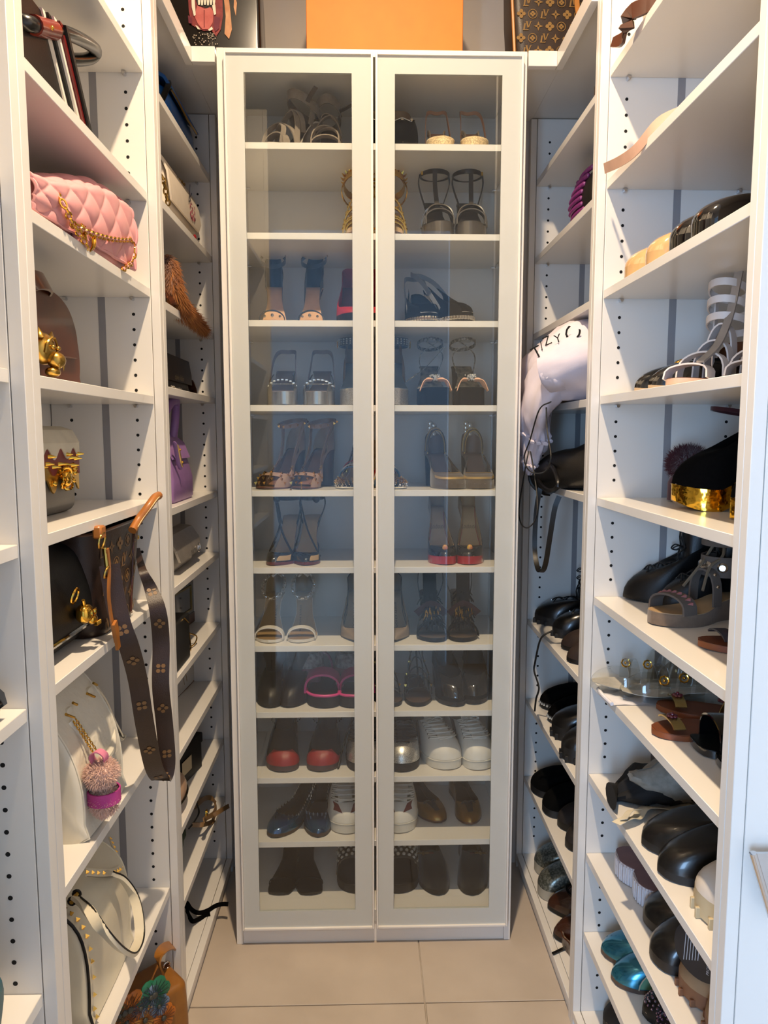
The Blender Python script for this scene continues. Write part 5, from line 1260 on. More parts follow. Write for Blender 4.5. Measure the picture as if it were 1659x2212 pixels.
# ------------------------------------------------------------------ small bags, rear left unit
BLUEB = M('blue_leather', '#0f4f96', .35, var=.15, vs=12, coat=.2)
t = bag('blue_bag', 'bright blue soft leather bag on the top rear left shelf', -.555, 2.06, 2.175)
obj('body', pillow(.30, .11, .125, .04, .03, .25), BLUEB, t)
obj('flap', sheet([(.04, .10), (.02, .145), (-.02, .15), (-.06, .125), (-.075, .10)], lambda q: .145, .008), BLUEB, t)
obj('zip', MB().tube([V(-.14 + .28 * k / 8, -.074, .098 + .003 * math.sin(k)) for k in range(9)], .003, 6), GOLD, t); obj('side_buckle', MB().torus((.145, -.05, .11), (0, 1, 0), .010, .003, 8, 6), BLACK, t)
o = obj('strap', MB().ribbon(spl([V(-.11, -.06, .13), V(-.15, -.07, .10), V(-.17, -.05, .04), V(-.18, -.04, .01)], 5), V(0, 1, 0), .014, .004), BLACK, t)
WBG = M('white_print_bag', '#e3d6c4', .45, var=.03)
t = bag('printed_flap_bag', 'white flap bag with navy script and pink dots on a gold chain', -.54, 2.045, 1.946)
obj('body', pillow(.34, .09, .155, .03, .02, .12), WBG, t)
obj('flap', sheet([(.035, .13), (.02, .162), (-.01, .168), (-.04, .155), (-.055, .12), (-.060, .08), (-.058, .055)], lambda q: .168 if q < .8 else .168 - .02 * ((q - .8) / .2) ** 2, .005), WBG, t)
mb = MB(); lettering('k', .075, lambda a, b: V(.035 + a, -.0625, .125 + b), mb, .3)
obj('script_print', mb, M('navy_ink', '#1f2140', .6), t, 0)
mb = MB(); g = random.Random(8)
for _ in range(26): mb.disc((.055 + g.uniform(-.025, .035), -.0632, .085 + g.uniform(-.02, .025)), (0, -1, 0), g.uniform(.002, .006), 8)
obj('dot_print', mb, M('pink_ink', '#c2506c', .6), t, 0)
obj('chain_strap', chain(spl(pathX(t, -.47, [(350, 382), (356, 400), (360, 425), (364, 442)]), 4), .009, .0022).add(*(lambda m: (m.v, m.f))(chain(spl(pathX(t, -.50, [(362, 384), (375, 383), (388, 392), (398, 402)]), 4), .009, .0022))), M('aged_gold', '#a88a52', .3, 1), t, kind='stuff')
obj('red_charm', MB().ball((.075, -.064, .022), (.010, .005, .009), 8, 6), M('red_charm', '#8c1c24', .4), t)
FOX = M('fox_fur', '#a86a2c', .85, hex2='#7d4316', vs=40, sheen=.3)
t = bag('fox_tail_bag', 'dark bag with a long ginger fur tail spilling over the shelf edge', -.56, 1.99, 1.722)
obj('body', MB().add(*(lambda m: ([(x - .06, y, z) for x, y, z in m.v], m.f))(pillow(.30, .10, .12, .03, .02, .1))), M('dark_brown_bag', '#2a1a12', .5), t)
P = spl(pathX(t, -.48, [(362, 560, -.50), (370, 590, -.48), (378, 630, -.465), (392, 665, -.455), (410, 682, -.45), (428, 700, -.447), (440, 714, -.445)]), 6)
rr_ = [itp([(0, .020), (.5, .026), (.8, .016), (1, .005)], i / (len(P) - 1)) for i in range(len(P))]
obj('tail_core', MB().tube(P, [r * .7 for r in rr_], 10), FOX, t)
def tailfn(g):
    i = g.randrange(len(P) - 1); q = g.random(); p = P[i].lerp(P[i + 1], q); tg = (P[i + 1] - P[i]).normalized(); u = tg.orthogonal().normalized(); w = tg.cross(u); a = g.uniform(0, 2 * PI)
    n = u * math.cos(a) + w * math.sin(a); return p + n * rr_[i] * .65, n * .45 + tg
obj('tail_fur', fur(tailfn, 4200, .032, .0007, .22, .05, 9), FOX, t, 0, recalc=False, kind='stuff')
obj('strap', MB().ribbon(spl([V(-.16, -.05, .06), V(-.17, -.085, .03), V(-.19, -.1, .012), V(-.15, -.098, .010)], 5), V(.2, 1, 0), .012, .004), BROWN, t)
CKB = M('dark_monogram', '#1a100b', .5, hex2='#2a190f', vs=50, tex='voronoi')
t = bag('dark_monogram_bag', 'dark brown monogram flap bag with gold lettering', -.565, 2.05, 1.530)
obj('body', pillow(.26, .085, .10, .015, .012, .08), CKB, t)
obj('flap', sheet([(.04, .10), (.02, .108), (-.02, .109), (-.046, .10), (-.052, .06), (-.053, .032)], lambda q: .132, .005), CKB, t)
obj('lettering', lettering('calvin klein', .022, lambda a, b: V(-.02 + a, -.0575, .043 + b)), M('gold_lettering', '#a08a5a', .4, .5), t, 0)
obj('strap', MB().ribbon(spl([V(.10, -.02, .03), V(.150, -.04, .05), V(.165, -.05, .022), V(.14, -.055, .008), V(.10, -.06, .006)], 5), V(0, 1, .2), .022, .004), BROWN, t)
obj('chain', chain([V(-.12, -.062, .014), V(-.09, -.066, .008), V(-.05, -.064, .012), V(-.02, -.063, .006)], .006, .0016), SILVER, t, kind='stuff')
LIL = M('lilac_leather', '#8f6aa0', .42, var=.06)
t = bag('lilac_bag', 'lilac leather handbag with gold plated side strap', -.54, 1.915, 1.247)
R = [rrect(.21, .12, .02, 0, 5), rrect(.225, .13, .02, .008, 5), rrect(.225, .13, .02, .06, 5), rrect(.19, .10, .018, .13, 5), rrect(.165, .07, .015, .165, 5)]
obj('body', MB().loft(R, True, True), LIL, t)
obj('handle', MB().tube(spl([V(-.06, -.02, .15), V(-.05, -.03, .215), V(.0, -.035, .252), V(.055, -.035, .262), V(.075, -.03, .245), V(.06, -.03, .20), V(.055, -.025, .16)], 6), .011, 10), LIL, t)
p = pathX(t, -.465, [(388, 985)])[0]
o = obj('side_strap', outline_slab([(p.x + a * .85 + b * -.5, p.z + b * .85 + a * -.6) for a, b in rr2(.03, .075, .010)], p.y + .01, p.y, .003), LIL, t)
q = obj('gold_plate', outline_slab([(p.x + a * .85 + b * -.5, p.z + b * .85 + a * -.6) for a, b in rr2(.020, .058, .004)], p.y + .002, p.y - .003, .001), M('pale_gold_plate', '#c9b27c', .3, .8), o)
obj('rivet', MB().ball((p.x - .010, p.y - .004, p.z + .016), .003, 8, 6).ball((p.x + .010, p.y - .004, p.z - .016), .003, 8, 6), GOLDS, q)
obj('flap', sheet([(.03, .168), (-.02, .17), (-.045, .15), (-.06, .11)], lambda q: .085, .005), LIL, t)
SLVB = M('silver_grain', '#a8a29a', .35, .6, bump=.5, bs=250); PKC = M('dusty_pink', '#b99090', .5)
t = bag('pink_clutch', 'dusty pink clutch standing behind the silver one', -.60, 2.0, 1.056, cat='clutch')
obj('body', pillow(.26, .045, .120, .018, .014, .06), PKC, t); obj('flap', sheet([(.02, .119), (-.02, .123), (-.032, .09), (-.034, .05)], lambda q: .128, .004), PKC, t)
t = bag('silver_clutch', 'silver grained flap clutch in front of the pink one', -.535, 1.97, 1.056, cat='clutch')
obj('body', pillow(.235, .07, .085, .015, .015, .08), SLVB, t)
obj('flap', sheet([(.03, .088), (.0, .105), (-.03, .10), (-.05, .07), (-.058, .035)], lambda q: .130 if q < .8 else .130 - .015 * ((q - .8) / .2) ** 2, .006), SLVB, t)
obj('metal_letters', lettering('MOV', .026, lambda a, b: V(.02 + a * 1.2, -.064, .042 + b)).torus((.085, -.062, .045), (0, 1, 0), .012, .002, 14, 6), CHROME, t, 0)
t = bag('box_bag', 'black hard box bag with gold square frame', -.585, 2.145, .834, UP - .12, 'clutch')
obj('body', MB().box(-.16, .16, -.035, .035, 0, .145, .003), M('black_perspex', '#08080a', .15, coat=.8), t); obj('lower_band', MB().box(-.155, .16, -.037, -.034, .003, .035, .001), BROWN, t)
obj('gold_frame', MB().box(-.085, .085, -.0375, -.0345, .118, .123).box(-.085, .085, -.0375, -.0345, .045, .050).box(-.085, -.080, -.0375, -.0345, .050, .118).box(.080, .085, -.0375, -.0345, .050, .118), M('dull_gold_frame', '#8d7a48', .3, .8), t)
obj('clasp', MB().tube([(.02, 0, .146), (.05, 0, .152), (.08, 0, .146)], .004, 8).ball((.05, 0, .154), .006, 8, 6), GOLD, t)
t = bag('small_black_box', 'small matt black box bag in front of the gold framed box bag', -.51, 1.80, .834, UP, 'clutch')
obj('body', MB().box(-.09, .09, -.045, .045, 0, .12, .004), M('matt_black', '#0a0a0a', .6), t); obj('clasp', MB().tube([(.03, -.047, .118), (.06, -.049, .10)], .002, 6), GOLD, t)
t = bag('gold_clasp', 'bent gold metal clasp lying on the shelf beside the black boxes', -.485, 1.955, .834, UP, 'clasp')
obj('wire', MB().tube(spl([V(-.05, 0, .003), V(-.02, -.008, .004), V(.0, -.005, .010), V(.005, .0, .045), V(.02, .005, .040), V(.05, -.01, .022), V(.03, -.01, .008), V(.0, -.004, .006)], 5), .002, 6), GOLD, t)
obj('bar', MB().box(-.055, .0, -.006, .002, .0, .004, .001), GOLD, t)
WPV = M('white_pvc', '#cfcbc4', .3, var=.05, coat=.3)
t = bag('white_pouch', 'white printed crossbody pouch with brown piping', -.585, 2.13, .643, UP - .1)
ol = [(p.x, p.z) for p in spl([V(a, 0, b) for a, b in ((-.16, .02), (-.13, .002), (.11, .002), (.155, .015), (.172, .05), (.168, .11), (.15, .135), (-.15, .135), (-.165, .08))], 4, True)]
obj('body', outline_slab(ol, .03, -.03, .006), WPV, t); obj('piping', MB().tube([V(a, -.028, b) for a, b in ol], .0022, 6, closed=True), M('brown_piping', '#7a5641', .5), t)
mb = MB()
for r, w_ in ((.085, .004), (.062, .003)):
    for k in range(14):
        a, b = PI * .05 + PI * .9 * k / 14, PI * .05 + PI * .9 * (k + 1) / 14
        mb.poly([(-.03 + r * math.cos(a), .01 + r * math.sin(a)), (-.03 + r * math.cos(b), .01 + r * math.sin(b)), (-.03 + (r - w_) * math.cos(b), .01 + (r - w_) * math.sin(b)), (-.03 + (r - w_) * math.cos(a), .01 + (r - w_) * math.sin(a))], lambda u, v: V(u, -.0306, v))
obj('arc_print', mb, M('ochre_ink', '#8a6f3e', .6), t, 0)
obj('strap_hook', MB().tube([(.158, -.02, .12), (.165, -.03, .10), (.160, -.03, .075)], .005, 8), M('dark_brass', '#4d4433', .35, .8), t)
BRW = M('brown_stripe_box', '#4a3020', .4, hex2='#8a6f55', vs=18, tex='wave')
t = bag('acrylic_box', 'clear acrylic box with brown striped box inside', -.60, 2.14, .452, UP - .1, 'box')
obj('inner_box', MB().box(-.16, .12, -.035, .03, .006, .12, .003), BRW, t)
obj('acrylic_case', MB().box(-.165, .155, -.045, .035, 0, .135, .001), glass('acrylic', (.93, .92, .88, 1), 1.45), t)
mb = MB()
for x in (-.165, .155):
    for y in (-.045, .035): mb.box(x - .001, x + .001, y - .001, y + .001, 0, .135)
for y in (-.045, .035): mb.box(-.165, .155, y - .001, y + .001, .133, .135).box(-.165, .155, y - .001, y + .001, 0, .002)
obj('case_edges', mb, M('dark_edge', '#4d4033', .3), t)
t = bag('black_box', 'black square gift box with pale label leaning on the acrylic box', -.525, 1.985, .452, UP - .2, 'box')
obj('box', MB().box(-.11, .075, -.03, .03, 0, .10, .002), M('matt_black', '#0a0a0a', .6), t); obj('lid', MB().box(-.113, .078, -.033, .033, .075, .104, .002), M('matt_black', '#0a0a0a', .6), t); obj('paper_label', MB().box(-.06, 0, -.0335, -.033, .03, .07), M('label_paper', '#b8a888', .7), t)
BGC = M('beige_clutch', '#b59378', .35, coat=.3)
t = bag('beige_minaudiere', 'beige rounded hard clutch with dark metal rim', -.51, 1.80, .452, UP, 'clutch')
obj('shell', MB().ball((0, 0, .045), (.095, .042, .044), 20, 14), BGC, t); obj('metal_rim', MB().torus((0, 0, .036), (0, 0, 1), .043, .003, 28, 6, sx=2.2, up=(1, 0, 0)), M('gunmetal', '#3a342c', .25, .9), t)
# next shelf down
t = bag('slate_pouch', 'slate blue pouch at the back behind the tan strap', -.61, 2.13, .259, UP)
obj('body', pillow(.13, .05, .11, .012, .012, .1), M('slate_blue', '#3d4552', .5), t); obj('flap', sheet([(.01, .11), (-.02, .113), (-.03, .085), (-.031, .06)], lambda q: .062, .004), M('slate_blue', '#3d4552', .5), t)
TST = M('light_tan_strap', '#8a6a45', .45)
t = bag('tan_strap_bag', 'brown shoulder bag whose tan buckled strap curls over the shelf edge', -.60, 1.98, .259, UP)
obj('body', pillow(.12, .05, .09, .015, .015, .1), BROWN, t)
P = spl(pathX(t, -.48, [(418, 1745, -.53), (440, 1726, -.50), (456, 1724, -.48), (466, 1738, -.47), (462, 1757, -.46), (447, 1766, -.46), (440, 1772, -.46)]), 5)
obj('strap', MB().ribbon(P, V(.1, .3, 1), .014, .003), TST, t)
P = spl(pathX(t, -.46, [(415, 1782, -.50), (440, 1781, -.47), (460, 1774, -.46), (462, 1762, -.455), (475, 1752, -.44), (494, 1741, -.43)]), 5)
obj('strap', MB().ribbon(P, V(.1, .3, 1), .013, .003), TST, t); bp = pathX(t, -.452, [(446, 1756)])[0]
obj('buckle', MB().torus(bp, (0, 1, 0), .008, .0022, 10, 6), GOLDS, t)
obj('thin_cord', MB().tube(spl(pathX(t, -.5, [(425, 1735), (430, 1755), (420, 1775), (408, 1790)]), 5), .0025, 6), BLACK, t)
t = bag('green_pouch', 'dark green small pouch on the low rear left shelf', -.545, 1.90, .259, UP)
obj('body', pillow(.10, .06, .085, .012, .015, .15), M('dark_green', '#10301c', .5), t); obj('flap', sheet([(.01, .085), (-.02, .09), (-.036, .06), (-.037, .04)], lambda q: .048, .004), M('dark_green', '#10301c', .5), t)
t = bag('black_round_bag', 'black round bag nearest on the low rear left shelf', -.525, 1.785, .259, UP)
obj('body', outline_slab([(.055 * math.cos(a), .058 + .058 * math.sin(a)) for a in [2 * PI * k / 24 for k in range(24)]], .03, -.03, .012), BLACKS, t); obj('zip', MB().torus((0, -.022, .058), (0, 1, 0), .050, .0018, 28, 5), BLACKP, t)
# floor board
t = thing('black_ribbon_bag', 'black bag with two loose ribbon ties curling over the floor board', 'handbag', (-.55, 1.70, .048), UP)
obj('body', pillow(.08, .07, .12, .015, .015, .1), BLACKS, t)
for pts in ([(398, 1952), (405, 1952), (415, 1966), (430, 1972), (448, 1967), (465, 1957), (480, 1953), (493, 1953)], [(400, 1955), (404, 1965), (410, 1982), (417, 1990), (430, 1985), (445, 1977), (454, 1974)]):
    w = [onX(a, b, -.44) for a, b in pts]; P = []
    for (a, b), i in zip(pts, range(len(pts))):
        q = onZ(a, b, .052 + .02 * (1 - i / len(pts)) + (.02 if i in (0, 1) else 0) + .006 * math.sin(i)); P.append(loc(t, q))
    obj('ribbon_tie', MB().ribbon(spl(P, 5), V(.6, 0, .8), .012, .001), BLACKS, t)
# ------------------------------------------------------------------ right foreground unit
RT = PI
def rz_(px, py, z, dx=0.0): p = onZ(px, py, z); return V(p.x + dx, p.y, z)
# upper shelves: only tips show above the edges
t = thing('print_shoe_bag', 'cream patterned bag on the highest right shelf, its brown strap end over the edge', 'handbag', (.66, 1.30, 2.18), -PI / 2)
obj('body', pillow(.40, .22, .10, .02, .02, .1), M('cream_print', '#d9cfae', .5, hex2='#8d8798', vs=28), t)
obj('seam', MB().tube([V(-.19, -.118, .05), V(0, -.124, .052), V(.19, -.118, .05)], .003, 6), BROWN, t)
obj('strap_end', MB().ribbon(spl([V(p.y * -1 + 1.30, p.x - .66, p.z - 2.18) for p in [V(.56, 1.36, 2.20), V(.515, 1.40, 2.195), V(.495, 1.43, 2.197), onX(1348, 80, .489), onX(1324, 92, .486)]], 5), V(.3, .2, 1), [.014 + .016 * math.sin(PI * i / 21) for i in range(21)], .006), M('dark_brown_strap', '#4a2515', .3, coat=.4), t)
NUDL = M('nude_pink', '#d6ab90', .4)
s = flat('nude flat with pointed strap hanging over the second right shelf edge', V(.575, 1.36, 1.955), RT, 1, NUDL, name='strap_flat')
s.band(NUDL, [V(-(p.x - .575), -(p.y - 1.36), p.z - 1.955) for p in [V(.56, 1.33, 1.985), V(.525, 1.35, 1.972), onX(1375, 322, .505), onX(1340, 348, .497), onX(1306, 364, .492)]], .020, .002, (.25, -.2, 1), 'loose_strap')
for y, sd, w in ((1.19, 1, 'far'), (1.115, -1, 'near')):
    pump('black patent pump barely visible on the second right shelf, %s one' % w, V(.548, y, 1.955), RT, sd, BLACKP, hh=.05, L=.23, toe='round', kind='block')
NUPAT = M('nude_patent2', '#cba06b', .12, coat=1, var=.04)
for (px, py), m, nm, w in (((1356, 590), NUPAT, 'nude', 'far'), ((1396, 568), NUPAT, 'nude', 'near'), ((1450, 530), BLACKP, 'black', 'far'), ((1489, 512), BLACKP, 'black', 'near')):
    p = onX(px, py, .548); pump('%s patent round-toe pump on the third right shelf, %s one of its pair' % (nm, w), V(.518, p.y - .075, 1.728), RT, 1 if w == 'far' else -1, m, L=.225, W=.086, hh=.06, toe='wide', thr=.70, hv=.042, kind='block', ph=.016, name='patent_pump', solem=m)
OLF = M('olive_leather', '#3d3a2c', .5)
for y, sd, w in ((1.165, 1, 'far'), (1.09, -1, 'near')):
    s = Shoe('olive_mule', 'olive leather mule at the front end of the third right shelf, %s one' % w, 'shoe', (.575, y, 1.728), RT + .35, sd, .235, .085, .01, 0, .01)
    s.sole(RUBBER, 'flat'); s.insole(NUDE); s.upper(OLF, NUDE, part=(0, 1.7), thr=.55, hv=.05, hs=.04, hb=.03)
# pointed mules and white gladiators
for (px, py), sd, w, dx in (((1362, 838), 1, 'far', 0), ((1380, 822), -1, 'near', -.005)):
    p = onX(px, py, .55); s = Shoe('pointed_mule', 'black pointed mule with gold bit on the fourth right shelf, %s one' % w, 'shoe', (.553 + dx, p.y - (.02 if sd > 0 else .05), 1.503), RT + (.12 if sd > 0 else -.05), sd, .26, .080, .012, 0, .008, 'point')
    s.sole(NUDE, 'flat'); s.insole(M('grey_insole2', '#8d8478', .6)); s.upper(BLACKP, NUDE, part=(0, 1.75), thr=.56, hv=.052, hs=.03, hb=.02)
    pb = MB(); c_ = s.S(0, .98, .004)
    for k in range(3): pb.torus(c_ + V(.008, (k - 1) * .016, .002), (.4, 0, 1), .008, .0028, 12, 6)
    pb.tube([c_ + V(.006, -.028, -.003), c_ + V(.008, 0, .004), c_ + V(.006, .028, -.003)], .0025, 6); obj('gold_bit', pb, GOLDS, s.T)
    s.patch(BLACK, -1.0, 1.0, .84, 1.0, .002, 10, 3, 'vamp_band')
    s.band(BLACK, [s.pt(.5, 1, 1, .01), s.pt(.2, 1, 1.0, .06), s.pt(.02, 0, 1, .085)], .012, .003, (0, 0, 1)) if sd > 0 else None
WGL = M('white_strap_leather', '#d8cfc9', .45, var=.03); TANI = M('tan_footbed', '#5c3418', .6)
def gladiator(label, pos, rz, sd):
    s = sandal(label, pos, rz, sd, M('nude_sole', '#d8b398', .5), TANI, L=.235, W=.084, hh=.012, st=.010, style='flat', name='gladiator_sandal')
    for t_, h, w_ in ((.84, .028, .03), (.66, .052, .024), (.5, .072, .024), (.38, .10, .024)): s.strap(WGL, t_, h, w_, .003, sq=.55, lift=-.012)
    z = .12
    for k in range(3): s.loop(WGL, -s.L * .80 + .004 * k, z + .030 * k, .046 - .003 * k, .036 - .002 * k, .013, .003, .012)
    s.band(M('silver_clasp_strap', '#a8a29c', .35, .5), [s.pt(.84, 1, .55, .03), s.pt(.66, 1, .5, .055), s.pt(.5, 1, .5, .08), s.pt(.36, 1, .6, .12), V(-s.L * .66, .03, .21)], .014, .004, (0, 1, 0), 'vertical_strap')
    for sg in (1, -1): s.band(WGL, [s.pt(.2, sg, 1), s.pt(.18, sg, 1.05, .06), s.pt(.18, sg, 1.0, .15)], .014, .003)
    s.upper(WGL, TANI, part=(2.3, PI), thr=.45, hv=.01, hs=.03, hb=.07, name='heel_counter')
gladiator('white caged gladiator sandal with tall straps on the fourth right shelf, front one', V(.535, 1.245, 1.503), RT + .72, 1)
gladiator('white caged gladiator sandal with tall straps on the fourth right shelf, behind its mate', V(.605, 1.165, 1.503), RT + .80, -1)
# fifth shelf: pompom heel and gold platform
BURG = M('burgundy_suede', '#3f0f18', .85, sheen=.3)
s = sandal('burgundy suede heel with fur pompom on the fifth right shelf', V(.632, 1.50, 1.280), RT - .12, 1, BURG, NUDE, L=.20, W=.08, hh=.10, ph=.03, name='pompom_heel', heelm=BURG, kind='block')
s.upper(BURG, BURG, part=(0, 1.3), thr=.8, hv=.03, hs=.02, hb=.01)
c_ = s.pt(.80, 0, 1, .045); FB2 = M('burgundy_fur', '#420f1a', .9, sheen=.4)
obj('pompom', MB().ball(c_, (.036, .034, .030), 16, 12), FB2, s.T); obj('pompom_fur', fur(sph(c_, (.036, .034, .030)), 2600, .016, .0006, .35, 0, 12), FB2, s.T, 0, recalc=False, kind='stuff')
s.loop(BURG, -s.L * .70, s.bed(.05) + .07, .06, .036, .008, .003, .01); s.upper(BURG, NUDE, part=(1.9, PI), thr=.5, hv=.01, hs=.03, hb=.085, name='heel_counter')
GPL = M('hammered_gold', '#d8a93a', .12, 1, var=.1, bump=1.0, bs=45)
s = Shoe('gold_platform_pump', 'black suede platform pump with hammered gold sole on the fifth right shelf', 'shoe', (.575, 1.345, 1.280), RT - .10, 1, .215, .088, .105, .036, .004, 'round', .008)
s.insole(NUDE); s.heel(BLACKS, 'block'); s.upper(BLACKS, BLACKS, thr=.55, hv=.06, hs=.05, hb=.085)
top = s.ring(1.0); bot = []; mb = MB()
for i in range(NS):
    p = s.edge(s.th(i), 1.0); t_ = s.tt(s.th(i)); bot.append(V(p.x, p.y, p.z - .004 - .036 * sstep(.3, .55, t_) + (.010 * ((t_ - .75) / .25) ** 2 if t_ > .75 else 0)))
mb.loft([bot, [a.lerp(b, .5) for a, b in zip(top, bot)], top]); mb.strip_cap(bot); mb.strip_cap(top); obj('gold_sole', mb, GPL, s.T, 60)
obj('beige_welt', MB().tube([s.edge(a, .99, 0, -.006) for a in [1.5 + 1.64 * k / 16 for k in range(17)]], .005, 6), NUDE, s.T)
for y, sd in ((1.18, -1),):
    s = pump('second gold platform pump behind the post on the fifth right shelf', V(.60, y, 1.28), RT, sd, BLACKS, hh=.10, ph=.03, L=.21, W=.085, kind='block', thr=.6, hv=.05, hs=.05, hb=.08, name='gold_platform_pump', solem=GPL)
# sixth shelf: lace-up boots, taupe sandal, brown sandals
for (px, py), sd, w in (((1345, 1290), 1, 'far'), ((1412, 1312), -1, 'near')):
    p = rz_(px, py, 1.056)
    s = boot('black lace-up open-toe ankle boot on the sixth right shelf, %s one' % w, V(p.x - .006, p.y - .02, 1.056), RT - .12, sd, BLACK, BLACK, L=.24, W=.084, hh=.07, st=.007, style='follow', kind='thick', height=.195, rx=.045, ry=.036, flare=0, toe='almond', name='laceup_boot')
    boot_lacing(s, M('black_cord', '#121212', .6), M('dark_eyelet', '#2d2b29', .3, .8), 8, .022, 5)
TPS = M('taupe_suede2', '#6b5a4b', .9, var=.1, vs=120, sheen=.2); TPB = M('grey_taupe_strap', '#5d544d', .8)
s = sandal('taupe suede sandal with embroidered toe strap and studded ankle cuffs', rz_(1412, 1352, 1.056), RT + .42, 1, TPS, M('beige_footbed', '#a68a66', .6), L=.235, W=.086, hh=.02, st=.024, style='flat', name='embroidered_sandal')
s.strap(TPB, .80, .034, .034, .004, sq=.6); eb = MB()
for k in range(9):
    a = PI * (.12 + .76 * k / 8); c_ = V(-s.L * .2, s.c(.8) + math.cos(a) * s.w(.8) * 1.05, s.bed(.8) + .034 * math.sin(a) ** .6 + .003); eb.cone(c_ + V(-.006, 0, 0), (1, 0, 0), .004, .012, 4)
obj('embroidery', eb, M('pink_embroidery', '#a86a68', .6), s.T); s.strap(TPB, .46, .07, .022, .004, sq=.55); pb = MB()
for k in range(6): a = PI * (.1 + .8 * k / 5); pb.ball(V(-s.L * .54, s.c(.46) + math.cos(a) * s.w(.46) * 1.06, s.bed(.46) + .07 * math.sin(a) ** .55 + .002), .004, 8, 6)
obj('studs', pb, SILVER, s.T)
for k, zz in enumerate((.105, .165)):
    o = s.loop(TPB, -s.L * .80, zz, .050, .042, .040, .004); cb_ = MB()
    for i in range(10):
        a = 2 * PI * i / 10; cb_.cone(V(-s.L * .80 + .052 * math.cos(a), s.c(.1) + .044 * math.sin(a), zz), (math.cos(a), math.sin(a), 0), .010, .004, 14, .006)
    obj('cuff_rivets', cb_, SILVER, o)
rope = M('rope', '#6d5f4c', .8)
mb = MB()
for sg in (1, -1): mb.tube(spl([s.pt(.6, sg, .6, .04), s.pt(.48, sg, .4, .075), s.pt(.36, sg, .7, .09), s.pt(.3, sg, .4, .12), s.pt(.24, sg, .8, .15), s.pt(.3, sg, .5, .19)], 6), .003, 6)
obj('rope_lacing', mb, rope, s.T); s.upper(TPS, None, part=(2.2, PI), thr=.4, hv=.01, hs=.02, hb=.09, name='heel_counter')
COG = M('cognac_leather', '#7a3f1c', .45, var=.15)
def thong(label, pos, rz, sd, strapm, orn=None, beads=None):
    s = sandal(label, pos, rz, sd, COG, M('cognac_insole', '#6b3a1e', .5, var=.15), L=.245, W=.082, hh=.002, st=.010, style='flat', name='thong_sandal')
    s.strap(strapm, .84, .020, .022, .003, half=(2, 12)); s.strap(strapm, .36, .055, .030, .003, lift=-.02)
    if orn:
        for i, (t_, y, h) in enumerate(((.84, 0, .024), (.42, .02, .05), (.40, 0, .058), (.38, -.02, .052), (.36, -.034, .035))):
            c_ = V((t_ - 1) * s.L, s.c(t_) + y, s.bed(t_) + h); mb = MB()
            for k in range(6): a = 2 * PI * k / 6; mb.ball(c_ + V(.006 * math.cos(a), .006 * math.sin(a), 0), (.005, .005, .003), 8, 6)
            mb.ball(c_ + V(0, 0, .003), .004, 8, 6); obj('flower_bead', mb, orn, s.T)
    return s
thong('cognac thong sandal with braided blue strap on the sixth right shelf, far one', rz_(1510, 1400, 1.056), RT - .05, 1, M('blue_braid', '#1c2c34', .5, hex2='#3a2a3a', vs=90))
thong('cognac thong sandal with braided blue strap on the sixth right shelf, near one', V(.60, 1.095, 1.056), RT - .05, -1, M('blue_braid', '#1c2c34', .5))
# seventh shelf: clear jelly sandals, flower thongs, peep mules
JEL = glass('clear_jelly', (.93, .94, .93, 1), 1.4, .04, .03)
for (px, py), sd, w in (((1287, 1492), 1, 'far'), ((1348, 1510), -1, 'near')):
    p = rz_(px, py, .865); s = sandal('clear plastic jelly sandal with gold buckles, %s one of its pair' % w, V(p.x - .012, p.y, .865 + (.006 if sd < 0 else .0045)), RT - .12, sd, JEL, M('jelly_insole', '#b9b3a8', .4, var=.2), L=.24, W=.088, hh=.006, st=.014, style='flat', name='jelly_sandal', toe='almond')
    s.upper(JEL, None, part=(0, 1.4), thr=.82, hv=.03, hs=.02, hb=.01); s.strap(JEL, .66, .055, .024, .003); s.strap(JEL, .48, .075, .024, .003, lift=-.015); s.strap(JEL, .34, .10, .02, .003, lift=-.02)
    s.upper(JEL, None, part=(2.0, PI), thr=.45, hv=.01, hs=.03, hb=.09, name='heel_counter')
    for t_ in (.66, .48):
        c_ = s.pt(t_, -sd, .9, .035); obj('buckle', MB().torus(c_, (0, 1, .4), .009, .002, 8, 6).ball(c_, .0035, 8, 6), GOLDS, s.T)
    s.band(JEL, [s.pt(.4, sd, 1, .04), s.pt(.3, sd, 1.3, .06), V(-.20, -.09 * (1 if sd < 0 else -1) * .2, .05)], .012, .002)
t = thing('tissue_paper', 'folded white tissue paper under the clear jelly sandals', 'paper', (.56, 1.475, .865), RT)
mb = MB(); rows = []
for i in range(9):
    rows.append([V((i / 8 - .5) * .11, (j / 8 - .5) * .09, .0012 + .0015 * math.sin(i * 2.1 + j) ** 2) for j in range(9)])
obj('sheet', mb.loft(rows, close=False), M('tissue', '#dcdce4', .9), t); obj('rolled_edge', MB().tube(spl([V(.055, -.045, .004), V(.058, 0, .0045), V(.055, .045, .004)], 4), .004, 8), M('tissue', '#dcdce4', .9), t)
FLW = M('garnet_flower', '#5c1626', .25, coat=.6)
thong('cognac thong sandal with garnet flower beads on the seventh right shelf, far one', rz_(1418, 1535, .865), RT - .18, 1, M('gold_strap', '#b59a5e', .25, .8), FLW)
thong('cognac thong sandal with garnet flower beads on the seventh right shelf, near one', rz_(1405, 1585, .865), RT + .02, -1, M('gold_strap', '#b59a5e', .25, .8), FLW)
for (px, py), sd, w in (((1500, 1622), 1, 'far'), ((1552, 1660), -1, 'near')):
    s = sandal('black patent peep-toe mule on the seventh right shelf, %s one' % w, rz_(px, py, .865, .0), RT - .05, sd, BLACKP, BLACK, L=.22, W=.088, hh=.06, ph=.004, st=.008, name='peep_mule', heelm=BLACKP, kind='block', toe='square')
    s.strap(BLACKP, .72, .052, .075, .004, sq=.5)
